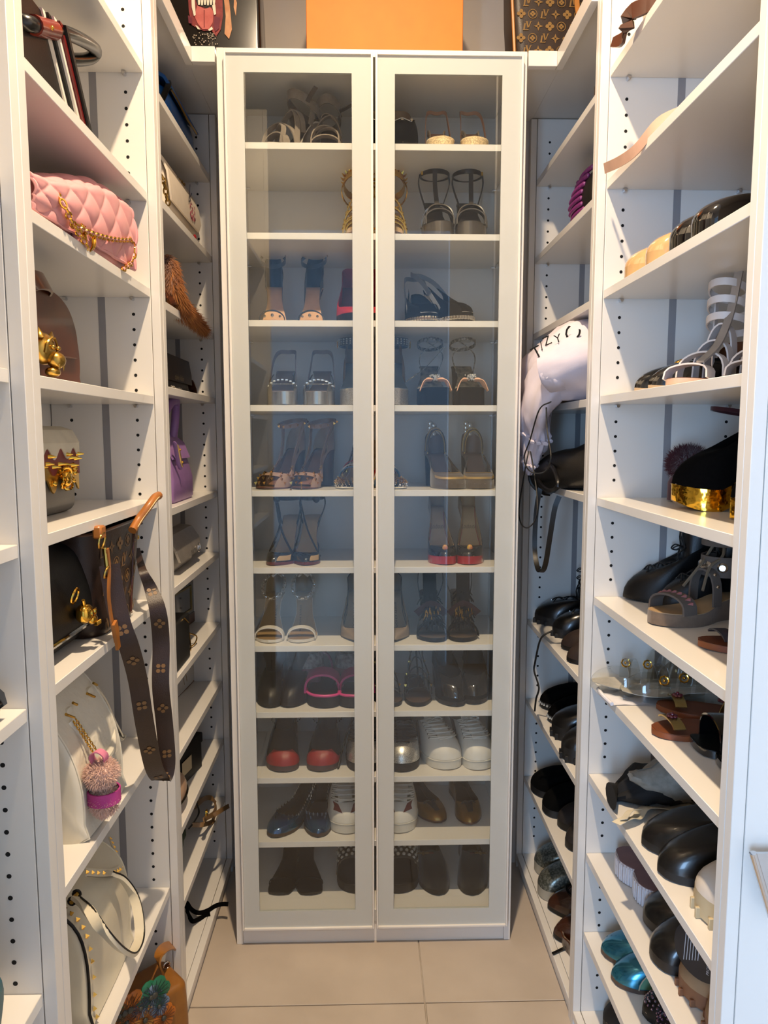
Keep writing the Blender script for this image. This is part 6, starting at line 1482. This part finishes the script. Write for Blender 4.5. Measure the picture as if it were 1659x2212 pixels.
# eighth shelf: dust bag, grey boot sock, black boots, white chunky boot
DB = M('black_cloth', '#0c0c0e', .85, var=.3, vs=30)
t = thing('shoe_dust_bag', 'black cloth dust bag with red lettering lying on the eighth right shelf', 'bag', (.645, 1.47, .639), RT)
R = []; g = random.Random(21)
for i in range(13):
    q = i / 12; x = .115 - .23 * q; rw = .055 * min(1, 3.2 * q + .25) ; rh = .038 * min(1, 3 * q + .3)
    R.append([V(x + .006 * math.sin(5 * a + i), (rw + .004 * math.sin(3 * a + i * 1.7)) * math.cos(a), max(.001, rh + (rh + .003 * math.sin(4 * a + 2 * i)) * math.sin(a))) for a in [2 * PI * k / 24 for k in range(24)]])
obj('bag', MB().loft(R, True, True), DB, t)
obj('gathered_end', MB().loft([[V(.112 + .02 * q, (.014 + .020 * q) * math.cos(a) + .03 * q, max(.001, .026 + (.012 + .014 * q) * math.sin(a))) for a in [2 * PI * k / 12 for k in range(12)]] for q in (0, .5, 1)], True, True), DB, t)
obj('lettering', lettering('LOVE', .030, lambda a, b: V(-.055 - b, -.0 + a, 0)).add([], []), M('red_ink', '#8c2f2a', .6), t, 0)
o = t.children[-1]
for v in o.data.vertices: v.co.z = .077 + .002
GRC = M('grey_cloth', '#9a9489', .8, hex2='#7d776c', vs=60)
t = thing('grey_shoe_bag', 'pale grey crumpled cloth shoe cover beside the black boots', 'bag', (.60, 1.44, .639), RT + .25)
R = []
for i in range(11):
    q = i / 10; x = .055 - .17 * q; r = itp([(0, .008), (.2, .020), (.5, .045), (1, .052)], q)
    R.append([V(x, (r + .003 * math.sin(4 * a + i)) * math.cos(a), max(.001, r * .95 + .07 * (1 - q) ** 2 + (r + .003 * math.sin(3 * a + 2 * i)) * math.sin(a))) for a in [2 * PI * k / 20 for k in range(20)]])
obj('cloth', MB().loft(R, True, True), GRC, t); obj('seam', MB().tube([r[5] + V(0, 0, .001) for r in R[1:]], .0012, 5), M('grey_seam', '#6d685f', .8), t)
t = thing('paper_strip', 'crumpled ivory paper strip lying in front of the grey cloth cover', 'paper', rz_(1375, 1772, .639), RT + .5)
obj('strip', MB().ribbon(spl([V(.06, 0, .010), V(.03, .004, .016), V(0, 0, .006), V(-.04, -.01, .012), V(-.09, .01, .006), V(-.13, .02, .012)], 5), V(.1, 1, .3), .028, .001), M('ivory_paper', '#cfc8b4', .8, var=.15), t); obj('fold', MB().ribbon(spl([V(.05, .01, .02), V(.02, .0, .026), V(-.01, -.006, .017)], 4), V(0, 1, .5), .018, .001), M('ivory_paper', '#cfc8b4', .8), t)
for (px, py), sd, w in (((1387, 1830), 1, 'far'), ((1417, 1882), -1, 'near')):
    s = boot('plain black leather chelsea boot on the eighth right shelf, %s one' % w, rz_(px, py, .639), RT - .06, sd, M('black_calf', '#0e0d0d', .28, coat=.3, var=.1), RUBBER, L=.26, W=.094, height=.205, rx=.05, ry=.042, st=.014, hh=.014, name='chelsea_boot')
    obj('pull_tab', MB().ribbon(spl([V(s.topc[0] - .05, 0, .20), V(s.topc[0] - .054, 0, .22), V(s.topc[0] - .046, 0, .21)], 3), V(0, 1, 0), .016, .002), BLACK, s.T)
s = boot('off-white leather boot on a chunky beige sole on the eighth right shelf', V(.538, 1.09, .639), RT - .03, 1, M('offwhite_leather', '#cfc6bb', .4, var=.05, coat=.1), M('beige_rubber', '#bfae8c', .6), L=.26, W=.105, height=.17, rx=.05, ry=.045, st=.038, hh=.006, toe='wide', tread=True, flare=.06, name='chunky_boot')
# ninth shelf: ribbed platforms, black clogs, round tin, tan boots
RIB = M('ribbed_foam', '#cfc9cc', .6, hex2='#a9a3a8', vs=60, tex='wave'); MAU = M('mauve_top', '#7d6264', .7)
for (px, py), sd, w in (((1331, 1893), 1, 'far'), ((1367, 1935), -1, 'near')):
    s = sandal('mauve platform slide on a white ribbed sole, %s one of its pair' % w, rz_(px, py, .445), RT - .1, sd, RIB, MAU, L=.235, W=.100, hh=.0, st=.042, style='flat', toe='wide', name='ribbed_platform')
    rb = MB()
    for i in range(NS):
        for f in (0, .5):
            p = s.edge(s.th(i) + f * 2 * PI / NS, 1.01); rb.box(p.x - .0012, p.x + .0012, p.y - .0012, p.y + .0012, .003, .040)
    obj('ribs', rb, M('rib_white', '#d6d2d4', .6), s.T); s.strap(MAU, .48, .055, .06, .005)
for (px, py), sd, w in (((1392, 2000), 1, 'far'), ((1402, 2068), -1, 'near')):
    s = boot('black leather round-toe boot on the ninth right shelf, %s one' % w, rz_(px, py, .445), RT - .06, sd, M('black_calf', '#0e0d0d', .28, coat=.3), M('brown_black_sole', '#1b1512', .5), L=.26, W=.098, height=.165, rx=.05, ry=.044, st=.018, hh=.008, toe='wide', name='round_toe_boot')
t = thing('round_tin', 'round black tin with pale printed text standing on edge between boots', 'tin', (.585, 1.145, .545), 0)
n_ = V(-.75, -.62, .1).normalized(); u_ = V(0, 0, 1).cross(n_).normalized(); v_ = n_.cross(u_)
obj('tin', MB().cone(-n_ * .02, n_, .050, .04, 40, .050), M('tin_black', '#15161c', .35, coat=.3), t)
obj('clear_lid', MB().cone(-n_ * .03 + v_ * .012, n_, .053, .008, 40, .053), glass('lid_plastic', (.9, .85, .84, 1), 1.4, .05, .05), t)
f = lambda a, b: u_ * a + v_ * b + n_ * .0206
rot90 = lambda a, b: f(-b, a)
mb = lettering('PROTECTION CREAM', .007, lambda a, b: rot90(a, b - .012))
for k in range(6): mb.poly([(-.04 + .003 * k, .004 + .006 * k), (.04 - .004 * k, .004 + .006 * k), (.04 - .004 * k, .0055 + .006 * k), (-.04 + .003 * k, .0055 + .006 * k)], lambda a, b: rot90(a * .75, -b * .8 + .034))
mb.poly([(-.005, .030), (.005, .030), (.005, .040), (-.005, .040)], f)
obj('print', mb, M('tin_print', '#b9b9bd', .5), t, 0)
TANB = M('tan_nubuck', '#9a7a58', .8, var=.1); TANS = M('tan_rubber', '#7d5236', .6)
for pos, sd, w, rr in ((rz_(1472, 2150, .445), 1, 'far', RT - .03), (V(.553, 1.075, .445), -1, 'near', RT)):
    s = boot('tan nubuck work boot with rubber sole on the ninth right shelf, %s one' % w, pos, rr, sd, TANB, TANS, L=.25, W=.098, height=.155, rx=.048, ry=.044, st=.026, hh=.004, toe='wide', tread=True, flare=.05, name='work_boot')
    s.laces(M('brown_lace', '#4a3426', .7), 5, .5, .98)
    if sd > 0: s.band(M('brown_lace', '#4a3426', .7), [V(-.06, .045, .03), V(-.03, .065, .004), V(.0, .085, .003), V(.02, .095, .003)], .005, .003, (1, 0, 0), 'loose_lace')
# tenth shelf: blue and green flats, sparkling shoes
TEALM = M('teal_metallic', '#2f7d96', .18, .75, coat=.6); SAGE = M('sage_leather', '#71857a', .5); GRN = M('green_suede', '#5d8a6d', .7)
for (px, py), sd, w in (((1298, 2062), 1, 'far'), ((1318, 2112), -1, 'near')):
    s = Shoe('spectator_shoe', 'metallic blue and sage green lace shoe on the low right shelf, %s one' % w, 'shoe', rz_(px, py, .247), RT - .16, sd, .25, .086, .008, 0, .010, 'round')
    s.sole(M('brown_welt', '#4d3a2e', .5), 'flat'); s.insole(SAGE); s.upper(TEALM, SAGE, thr=.5, hv=.05, hs=.045, hb=.06, kw=.85)
    s.patch(SAGE, -.75, .75, .62, 1.0, .0016, 12, 4, 'tongue_panel'); s.patch(GRN, .95, 2.6, .03, .97, .0014, 16, 6, 'quarter_panel'); s.patch(GRN, -2.6, -.95, .03, .97, .0014, 16, 6, 'quarter_panel')
    for sg in (1, -1): obj('edge_binding', MB().tube([s.S(sg * .95, v / 8, .0022) for v in range(9)], .0013, 5), M('beige_binding', '#a8a28a', .6), s.T)
RHI = M('rhinestone', '#b9b6c4', .1, .7, hex2='#7a4a5c', vs=400, tex='voronoi')
for (px, py), sd, w, mm in (((1388, 2198), 1, 'far', RHI), ((1412, 2232), -1, 'near', M('rhinestone_purple', '#5d2d52', .1, .7, hex2='#a48aa0', vs=400, tex='voronoi'))):
    s = flat('black flat covered in rhinestones on the low right shelf, %s one' % w, rz_(px, py, .247), RT - .1, sd, BLACK, L=.245, W=.084, st=.012, name='rhinestone_flat', thr=.6, hv=.05)
    pts = s.spread(-1.25, 1.25, .22, .95, 18, 9)
    mb = MB(); [mb.ball(p, .0026, 6, 4) for p, d in pts]; obj('rhinestones', mb, mm, s.T, kind='stuff')
s = flat('dark brown slip-on on the right floor board near the frame bottom', V(.552, 1.545, .043), RT, 1, M('dark_brown_suede', '#241b13', .8), L=.25, W=.094, hv=.055, thr=.55, st=.014, name='slip_on')

# ------------------------------------------------------------------ rear right unit
s = pump('beige pump with pointed heel end on the top rear right shelf', V(.77, 2.07, 2.173), .55, 1, M('beige_suede', '#9a7f66', .8), L=.2, hh=.085, name='beige_pump')
PUR = M('purple_bead', '#7a2a6a', .3, coat=.5)
t = thing('beaded_purse', 'purple beaded purse with black fabric side', 'handbag', (.66, 1.93, 1.949), -PI / 2)
obj('body', pillow(.17, .16, .155, .05, .045, .25), M('black_satin', '#171310', .5, var=.2), t); mb = MB()
for r in range(9):
    for k in range(16):
        a = -PI * .42 + PI * .84 * k / 15; z = .016 + .0155 * r; b_ = .165 * .5 * (1 + .25 * math.sin(PI * z / .155))
        mb.ball((-.045 - .045 * math.cos(PI * (r / 8 - .5)) + .03 * math.sin(a) * 0 + .10 * (k / 15) - .02, -b_ - .003 + .02 * (k / 15 - .5) ** 2, z), .0062, 8, 6)
for r in range(9):
    for k in range(7): mb.ball((-.095 - .012 * math.sin(PI * r / 8), -.085 + .022 * k, .012 + .0165 * r), .0062, 8, 6)
obj('beads', mb, PUR, t, kind='stuff'); obj('zip_pull', MB().tube([(-.09, -.085, .075), (-.095, -.10, .05), (-.09, -.10, .04)], .004, 6), BLACK, t)
GB = M('bronze_bow', '#6b5230', .3, .6)
t = thing('bronze_bow_shoe', 'bronze bow ornament of a shoe peeking over the third rear right shelf', 'shoe', (.66, 2.04, 1.724), RT)
mb = MB(); g = random.Random(2)
for k in range(9):
    a = -PI * .5 + PI * k / 8; mb.ribbon(spl([V(0, 0, .03), V(.02, .030 * math.cos(a), .045 + .03 * math.sin(a) + .012), V(.03, .05 * math.cos(a), .04 + .035 * math.sin(a)), V(.01, .02 * math.cos(a), .03)], 4), V(.3, .2, 1), .014, .002)
obj('bow', mb, GB, t); obj('upper', pillow(.16, .07, .045, .03, .018, .1), GB, t)
# white dust bag
from mathutils import noise
WC = M('white_cotton', '#d3cad3', .85, var=.02, vs=20, bump=.08, bs=400)
t = thing('white_dust_bag', 'crumpled white cotton dust bag with black letters and cords spilling over the shelf', 'bag', (.55, 1.90, 1.501), 0)
ctr = [(.16, -.03, .085, .18, .085, .10), (.06, .0, .095, .215, .095, .108), (.0, .03, .095, .235, .11, .10), (-.045, .055, .085, .225, .10, .075), (-.075, .06, .045, .17, .085, .05), (-.090, .09, -.01, .14, .07, .040), (-.095, .115, -.07, .115, .07, .036), (-.098, .135, -.12, .10, .07, .030), (-.10, .15, -.165, .085, .06, .022)]
R = []; C = spl([V(a, b, c) for a, b, c, *_ in ctr], 4); n_ = len(C); prev = None
for i, c_ in enumerate(C):
    q = i / (n_ - 1) * (len(ctr) - 1); j = min(int(q), len(ctr) - 2); f_ = q - j
    ry = ctr[j][3] + (ctr[j + 1][3] - ctr[j][3]) * f_; rz2 = ctr[j][5] + (ctr[j + 1][5] - ctr[j][5]) * f_
    tg = (C[min(i + 1, n_ - 1)] - C[max(i - 1, 0)]).normalized(); yv = V(0, 1, 0); nv_ = tg.cross(yv).normalized(); yv = nv_.cross(tg)
    if nv_.z < 0 and abs(nv_.z) > .3: nv_ = -nv_
    if prev is not None and nv_.dot(prev) < 0: nv_ = -nv_
    prev = nv_; ring = []
    for k in range(56):
        a = 2 * PI * k / 56; p = c_ + yv * ry * math.cos(a) + nv_ * rz2 * math.sin(a)
        d = -abs(noise.noise(V(p.x * 9, p.y * 16, p.z * 9))) * .040 + noise.noise(p * 13) * .018 + noise.noise(p * 34 + V(3, 1, 2)) * .007 + .008 + (.006 * math.sin(k * 1.9) if abs(i - n_ * .72) < 2 or abs(i - n_ * .9) < 2 else 0)
        p = p + (yv * math.cos(a) + nv_ * math.sin(a)) * d
        if p.x > -.055 and p.z < .003: p.z = .003
        if p.z < 0.0 and p.x > -.062: p.x = -.062 - .25 * (p.x + .062)
        ring.append(p)
    R.append(ring)
obj('cloth', MB().loft(R, True, True), WC, t, 70)
for iq in (.72, .9):
    rgx = R[int(n_ * iq)]; obj('drawstring_ruffle', MB().tube([p + (p - sum(rgx, V(0, 0, 0)) / 56).normalized() * (.004 + .004 * math.sin(k * 2.1)) for k, p in enumerate(rgx)], .005, 5, closed=True), WC, t)
CORD = M('black_cord2', '#0d0d0d', .6)
def wp(pts): return [onX(a, b, x) - Vector(t.location) for a, b, x in pts]
obj('cord', MB().tube(spl(wp([(1190, 868, .43), (1165, 885, .425), (1145, 950, .42), (1132, 990, .42), (1145, 1018, .42), (1175, 1020, .425), (1190, 990, .425), (1182, 930, .43), (1180, 880, .43)]), 6), .0018, 6), CORD, t)
obj('cord', MB().tube(spl(wp([(1142, 975, .43), (1135, 1010, .42), (1122, 1090, .42), (1124, 1128, .42), (1140, 1140, .42), (1158, 1118, .42), (1160, 1070, .425), (1152, 1010, .425), (1146, 976, .43)]), 6), .0018, 6), CORD, t)
def surfpt(w):
    best = None; tl = Vector(t.location)
    o_ = EYEV - tl; d_ = (Vector(w) - EYEV).normalized(); bd = 1e9
    for r in R:
        for p in r:
            v = p - o_; s_ = v.dot(d_); e = (v - d_ * s_).length
            if e < .012 and s_ < bd: bd = s_; best = o_ + d_ * (s_ - .006)
    return best
mb = MB()
for ch, px, py, sz, ang in (('T', 1160, 762, .040, .5), ('/', 1170, 748, .03, .5), ('Z', 1182, 737, .03, .4), ('C', 1238, 722, .05, 1.2), ('Y', 1205, 732, .028, .3)):
    c_ = surfpt(onX(px, py, .5))
    if c_ is None: continue
    nrm = (EYEV - (c_ + Vector(t.location))).normalized(); uu = V(0, 0, 1).cross(nrm).normalized(); vv = nrm.cross(uu)
    lettering(ch, sz, lambda a, b: c_ + uu * (a * math.cos(ang) - b * math.sin(ang)) + vv * (a * math.sin(ang) + b * math.cos(ang)), mb)
obj('lettering', mb, HOLE, t, 0)
# black leather bag tipped over the edge
BKB = M('soft_black_leather', '#1a1714', .38, var=.2, vs=25, bump=.2, bs=350)
t = thing('black_shoulder_bag', 'black leather shoulder bag tipped over the shelf with its strap hanging down', 'handbag', (.60, 1.84, 1.278), 0)
axis = [V(.14, -.14, .085), V(.06, -.08, .075), V(-.02, .0, .058), V(-.075, .09, .040), V(-.098, .16, .020)]
A = spl(axis, 4); R2 = []
for i, c_ in enumerate(A):
    q = i / (len(A) - 1); tg = (A[min(i + 1, len(A) - 1)] - A[max(i - 1, 0)]).normalized(); s1 = tg.cross(V(0, 0, 1)).normalized(); s2 = s1.cross(tg)
    a_, b_ = itp([(0, .10), (.5, .115), (1, .085)], q), itp([(0, .06), (.5, .062), (1, .045)], q)
    ring = []
    for k in range(28):
        an = 2 * PI * k / 28; p = c_ + s1 * a_ * math.cos(an) * .62 + s2 * b_ * math.sin(an); p = p + (p - c_).normalized() * noise.noise(p * 18) * .008
        if p.x > -.085 and p.z < .004: p.z = .004
        ring.append(p)
    R2.append(ring)
obj('body', MB().loft(R2, True, False), BKB, t, 60)
e_ = R2[-1]; ec = sum(e_, V(0, 0, 0)) / 28
obj('rim', MB().tube(e_, .005, 6, closed=True), BLACK, t); obj('lining', MB().loft([[p for p in e_], [ec + (p - ec) * .7 - (A[-1] - A[-2]).normalized() * .03 for p in e_]], False, True), M('black_lining', '#050505', .8), t)
obj('tissue_stuffing', MB().ball(ec + V(.006, -.01, 0), (.025, .03, .018), 10, 8), M('tissue', '#dcdce4', .9), t)
def wq(pts): return [onX(a, b, x) - Vector(t.location) for a, b, x in pts]
obj('strap', MB().ribbon(spl(wq([(1178, 1030, .49), (1166, 1060, .475), (1158, 1110, .47), (1155, 1180, .47), (1160, 1222, .47), (1168, 1235, .47), (1178, 1220, .47), (1188, 1160, .47), (1198, 1100, .475), (1208, 1072, .485)]), 6), V(1, -.3, 0), .013, .004), BLACK, t)
obj('strap_ring', MB().torus(wq([(1177, 1028, .488)])[0], (1, .2, 0), .016, .003, 14, 6), M('dark_metal', '#2a2724', .3, .9), t)
obj('handle_loop', MB().tube(spl(wq([(1160, 1010, .47), (1165, 1040, .465), (1185, 1060, .465), (1205, 1050, .47), (1200, 1020, .475), (1185, 1000, .48)]), 6), .006, 8), BLACK, t)
# boots and shoes below
for (px, py), sd, w in (((1155, 1345), 1, 'far'), ((1192, 1372), -1, 'near')):
    s = boot('black leather combat boot with metal eyelets on the rear right shelf, %s one' % w, rz_(px, py, .836), RT - .10, sd, M('black_calf', '#0e0d0d', .28, coat=.3), RUBBER, L=.255, W=.09, height=.17, rx=.048, ry=.04, st=.024, hh=.006, tread=True, name='combat_boot')
    boot_lacing(s, BLACK, CHROME, 6, .022, 2)
o = obj('hanging_lace', MB().tube(spl([onX(1195, 1362, .52), onX(1175, 1372, .495), onX(1165, 1388, .485), onX(1156, 1430, .485), onX(1154, 1450, .485), onX(1164, 1485, .485), onX(1158, 1510, .485), onX(1155, 1536, .485)], 6), .0028, 6), M('black_cord', '#121212', .6)); tag(o, 'long black bootlace hanging over the shelf edge below the combat boots', 'lace')
BRS = M('brown_suede', '#241309', .8, var=.15)
for (px, py), sd, w in (((1212, 1402), 1, 'far'), ((1216, 1420), -1, 'near')):
    p = rz_(px, py, .836); s = flat('dark brown suede moccasin with gold stud, %s one of its pair' % w, V(p.x, p.y - (.0 if sd > 0 else .03), .836), RT - .1, sd, BRS, L=.24, W=.08, hv=.05, thr=.6, st=.01, name='moccasin', lining=BRS, insole=BRS)
    obj('gold_stud', MB().ball(s.S(.5, .95, .002), .006, 8, 6), GOLD, s.T)
for (px, py), sd, w in (((1166, 1528), 1, 'far'), ((1182, 1556), -1, 'near')):
    s = boot('black suede boot with a row of crystal studs along the sole, %s one' % w, rz_(px, py, .576), RT - .12, sd, BLACKS, RUBBER, L=.25, W=.088, height=.20, rx=.048, ry=.04, st=.020, hh=.006, name='studded_boot')
    mb = MB()
    for k in range(-9, 10): p = s.edge(k * .14, 1.035, 0, -.008); mb.ball(p, .0042, 6, 4)
    obj('crystal_studs', mb, CRYS, s.T)
for (px, py), sd, w in (((1192, 1590), 1, 'far'), ((1211, 1634), -1, 'near')):
    s = boot('black leather shoe on a chunky lugged sole, %s one of its pair' % w, rz_(px, py, .576), RT - .08, sd, M('black_calf', '#0e0d0d', .28, coat=.3), RUBBER, L=.25, W=.094, height=.115, rx=.045, ry=.04, st=.034, hh=.004, toe='wide', tread=True, flare=.05, name='chunky_shoe')
for (px, py), sd, w in (((1146, 1708), 1, 'far'), ((1170, 1748), -1, 'near')):
    s = boot('black fuzzy shearling bootie, %s one of its pair' % w, rz_(px, py, .314), RT - .12, sd, M('black_shearling', '#060606', .98, spec=.1), RUBBER, L=.25, W=.104, height=.15, rx=.055, ry=.05, st=.02, hh=.004, toe='wide', name='shearling_bootie')
DBR = M('dark_brown_nubuck', '#1c1512', .8)
for (px, py), sd, w in (((1204, 1786), 1, 'far'), ((1219, 1826), -1, 'near')):
    s = flat('dark brown nubuck slip-on shoe, %s one of its pair' % w, rz_(px, py, .314), RT - .08, sd, DBR, L=.25, W=.094, hv=.055, thr=.55, hs=.045, hb=.06, st=.02, name='slip_on', lining=DBR, insole=DBR)
for (px, py), sd, w in (((1234, 1866), 1, 'far'), ((1240, 1892), -1, 'near')):
    p = rz_(px, py, .314); s = flat('black shoe tip beside the post on the low rear right shelf, %s one' % w, V(p.x, p.y - .02, .314), RT, sd, BLACK, L=.23, W=.078, name='black_flat')
SSN = M('silver_snake', '#8a8c82', .28, .6, hex2='#5c5f56', vs=160, tex='voronoi'); CRS = M('cream_rubber', '#a89f8c', .6)
for (px, py), sd, w in (((1154, 1880), 1, 'far'), ((1160, 1926), -1, 'near')):
    s = flat('silver snake-print slip-on sneaker on a cream sole, %s one of its pair' % w, rz_(px, py, .046), RT - .10, sd, SSN, L=.25, W=.098, hv=.06, thr=.52, hs=.045, hb=.06, st=.030, name='slip_on_sneaker', solem=CRS, toe='wide', lining=CRS, insole=CRS)
BRN2 = M('polished_brown', '#3a1d10', .22, coat=.5, var=.25, vs=14)
for (px, py), sd, w in (((1183, 1966), 1, 'far'), ((1194, 2022), -1, 'near')):
    s = flat('polished brown leather lace shoe on the right floor board, %s one of its pair' % w, rz_(px, py, .046), RT - .10, sd, BRN2, L=.26, W=.094, hv=.06, thr=.52, hs=.05, hb=.06, st=.012, name='derby_shoe', lining=BROWN, insole=BROWN, toe='almond')
    s.laces(BLACK, 4, .6, .98, .5, .004, .002)
    if sd < 0: s.band(BLACK, [V(-.05, .045, .02), V(-.02, .055, .006), V(.012, .075, .004)], .007, .004, (1, 0, 0), 'loose_lace')
t = thing('snake_strap', 'brown snakeskin strap lying along the right floor board', 'strap', (.535, 1.75, .046), 0)
obj('strap', MB().ribbon(spl([V(0, .10, .02), V(-.004, .06, .014), V(.004, .02, .02), V(0, -.03, .012), V(.006, -.08, .018)], 6), V(0, .2, 1), .034, .004), M('brown_snake', '#3c2a20', .5, hex2='#9a8a78', vs=60), t)
obj('strap_edge', MB().tube(spl([V(-.003, .10, .036), V(-.007, .06, .030), V(.001, .02, .036), V(-.003, -.03, .028), V(.003, -.08, .034)], 6), .002, 5), BROWN, t)
# ------------------------------------------------------------------ on top of the cabinet run
ZT = 2.3665
t = thing('orange_box', 'large plain orange cardboard box on top of the glass cabinet', 'box', (.052, 2.02, ZT), 0)
OR = M('orange_card', '#e07a1e', .6, var=.05, vs=20)
obj('base', MB().box(-.197, .197, -.075, .075, .0, .20, .0015), OR, t); obj('lid', MB().box(-.1985, .1985, -.0765, .0765, .17, .30, .0015), OR, t)
# black tote with a snarling dog print
t = thing('dog_print_tote', 'black tote bag printed with the open jaws of a snarling dog', 'handbag', (-.43, 2.03, ZT), 0)
PB = M('print_black', '#120e0c', .22, coat=.5, var=.3, vs=9)
obj('body', MB().loft([rrect(.335, .12, .01, 0, 3), rrect(.33, .10, .01, .15, 3), rrect(.318, .07, .008, .305, 3)], True, True), PB, t)
Yf = 1.968
def dm(px, py, k=0): 
    p = onY(px, py, Yf - .0012 - .0007 * k + .10 * 0); q = p - Vector(t.location); q.y = -.0625 - .0008 * k + .05 * q.z / .305 * .5; return q
def pr(name, pts, m, k): obj(name, MB().add([dm(a, b, k) for a, b in pts], [tuple(range(len(pts)))]), m, t, 0)
MR = M('mouth_red', '#6d1f24', .4, hex2='#8f3a38', vs=60); TG = M('tongue_pink', '#c46a62', .4, hex2='#b0524c', vs=40); TW = M('tooth_white', '#e8dcc6', .3); TNM = M('dog_tan', '#a8683c', .5, hex2='#c99a72', vs=30)
pr('mouth', [(402, -30), (415, -50), (470, -60), (478, -20), (480, 30), (476, 60), (466, 76), (455, 62), (440, 64), (425, 58), (412, 50), (406, 20)], MR, 1)
pr('throat', [(415, -20), (465, -25), (462, 8), (445, 12), (425, 6)], M('throat_dark', '#1a0808', .5), 2)
pr('tongue', [(424, 6), (440, 14), (452, 10), (460, 20), (458, 45), (450, 60), (436, 60), (426, 48), (418, 30)], TG, 3)
pr('tongue_groove', [(438, 16), (440, 16), (441, 56), (439, 56)], MR, 4)
for pts in ([(411, -10), (418, -8), (421, 28), (417, 30), (412, 10)], [(456, 6), (463, 4), (465, 26), (461, 28)], [(420, 50), (426, 54), (432, 61), (426, 60)], [(448, 62), (456, 54), (459, 60), (452, 64)]): pr('tooth', pts, TW, 5)
for k in range(6): x = 425 + 6.5 * k; pr('tooth', [(x, -6), (x + 5.5, -6), (x + 4.5, 5 + (k % 2)), (x + 1, 5 + (k % 2))], TW, 5)
pr('tan_cheek', [(478, -40), (490, -30), (496, 20), (500, 60), (494, 82), (484, 70), (486, 30)], TNM, 1); pr('tan_cheek', [(504, -20), (510, 0), (508, 30), (503, 10)], TNM, 1)
pr('gum', [(404, 28), (412, 34), (414, 48), (406, 46)], M('gum_purple', '#6b2f3c', .3), 4); pr('gum', [(462, 30), (474, 34), (472, 58), (464, 66), (460, 48)], M('gum_purple', '#6b2f3c', .3), 4)
mb = MB(); g = random.Random(6)
for _ in range(60): a, b = g.uniform(415, 470), g.uniform(68, 96); mb.disc(dm(a, b, 2), (0, -1, 0), g.uniform(.0006, .0018), 6)
obj('wet_specks', mb, M('wet_speck', '#a89a88', .3), t, 0, kind='stuff')
# monogram shopper on the right top board
t = thing('monogram_shopper', 'brown monogram shopper with pale tan handle on top of the right rear shelves', 'handbag', (.53, 2.06, ZT), .02)
LVM = M('monogram_canvas2', '#33241a', .42, var=.15, bump=.15, bs=420)
obj('body', MB().loft([rrect(.27, .12, .03, 0, 5), rrect(.28, .13, .03, .02, 5), rrect(.30, .12, .025, .15, 5), rrect(.31, .10, .02, .30, 5)], True, True), LVM, t)
lv2 = lambda u, v: V(u, -.0665 + .005 * (v - .02) / .13 if v < .15 else -.0615 + .010 * (v - .15) / .15, v)
obj('monogram', monogram((-.125, .13), (.015, .28), .030, lv2, .40, 2), M('monogram_print2', '#8d6a35', .5), t, 0, label='gold monogram print')
VAC = M('vachetta2', '#c07d35', .42, var=.1)
P = spl([V(.015, -.066, .29), V(.016, -.070, .18), V(.022, -.073, .13), V(.040, -.075, .098), V(.062, -.074, .085), V(.082, -.073, .092), V(.10, -.072, .13), V(.105, -.068, .2)], 6)
obj('handle', MB().ribbon(P, V(.7, 0, .7), .012, .004), VAC, t); obj('side_binding', MB().tube([V(-.137, -.058, .0), V(-.143, -.055, .1), V(-.152, -.05, .25)], .004, 6), VAC, t)
# tiny repeated trimmings, too small to pick apart one by one
for o in bpy.data.objects:
    if o.parent and o.name.split('.')[0] in ('tread', 'pyramid_studs', 'studs', 'spikes', 'rivets', 'eyelets', 'crystal_studs', 'cuff_rivets', 'ribs', 'vents', 'crystals', 'sole_studs', 'embroidery'):
        o['kind'] = 'stuff'
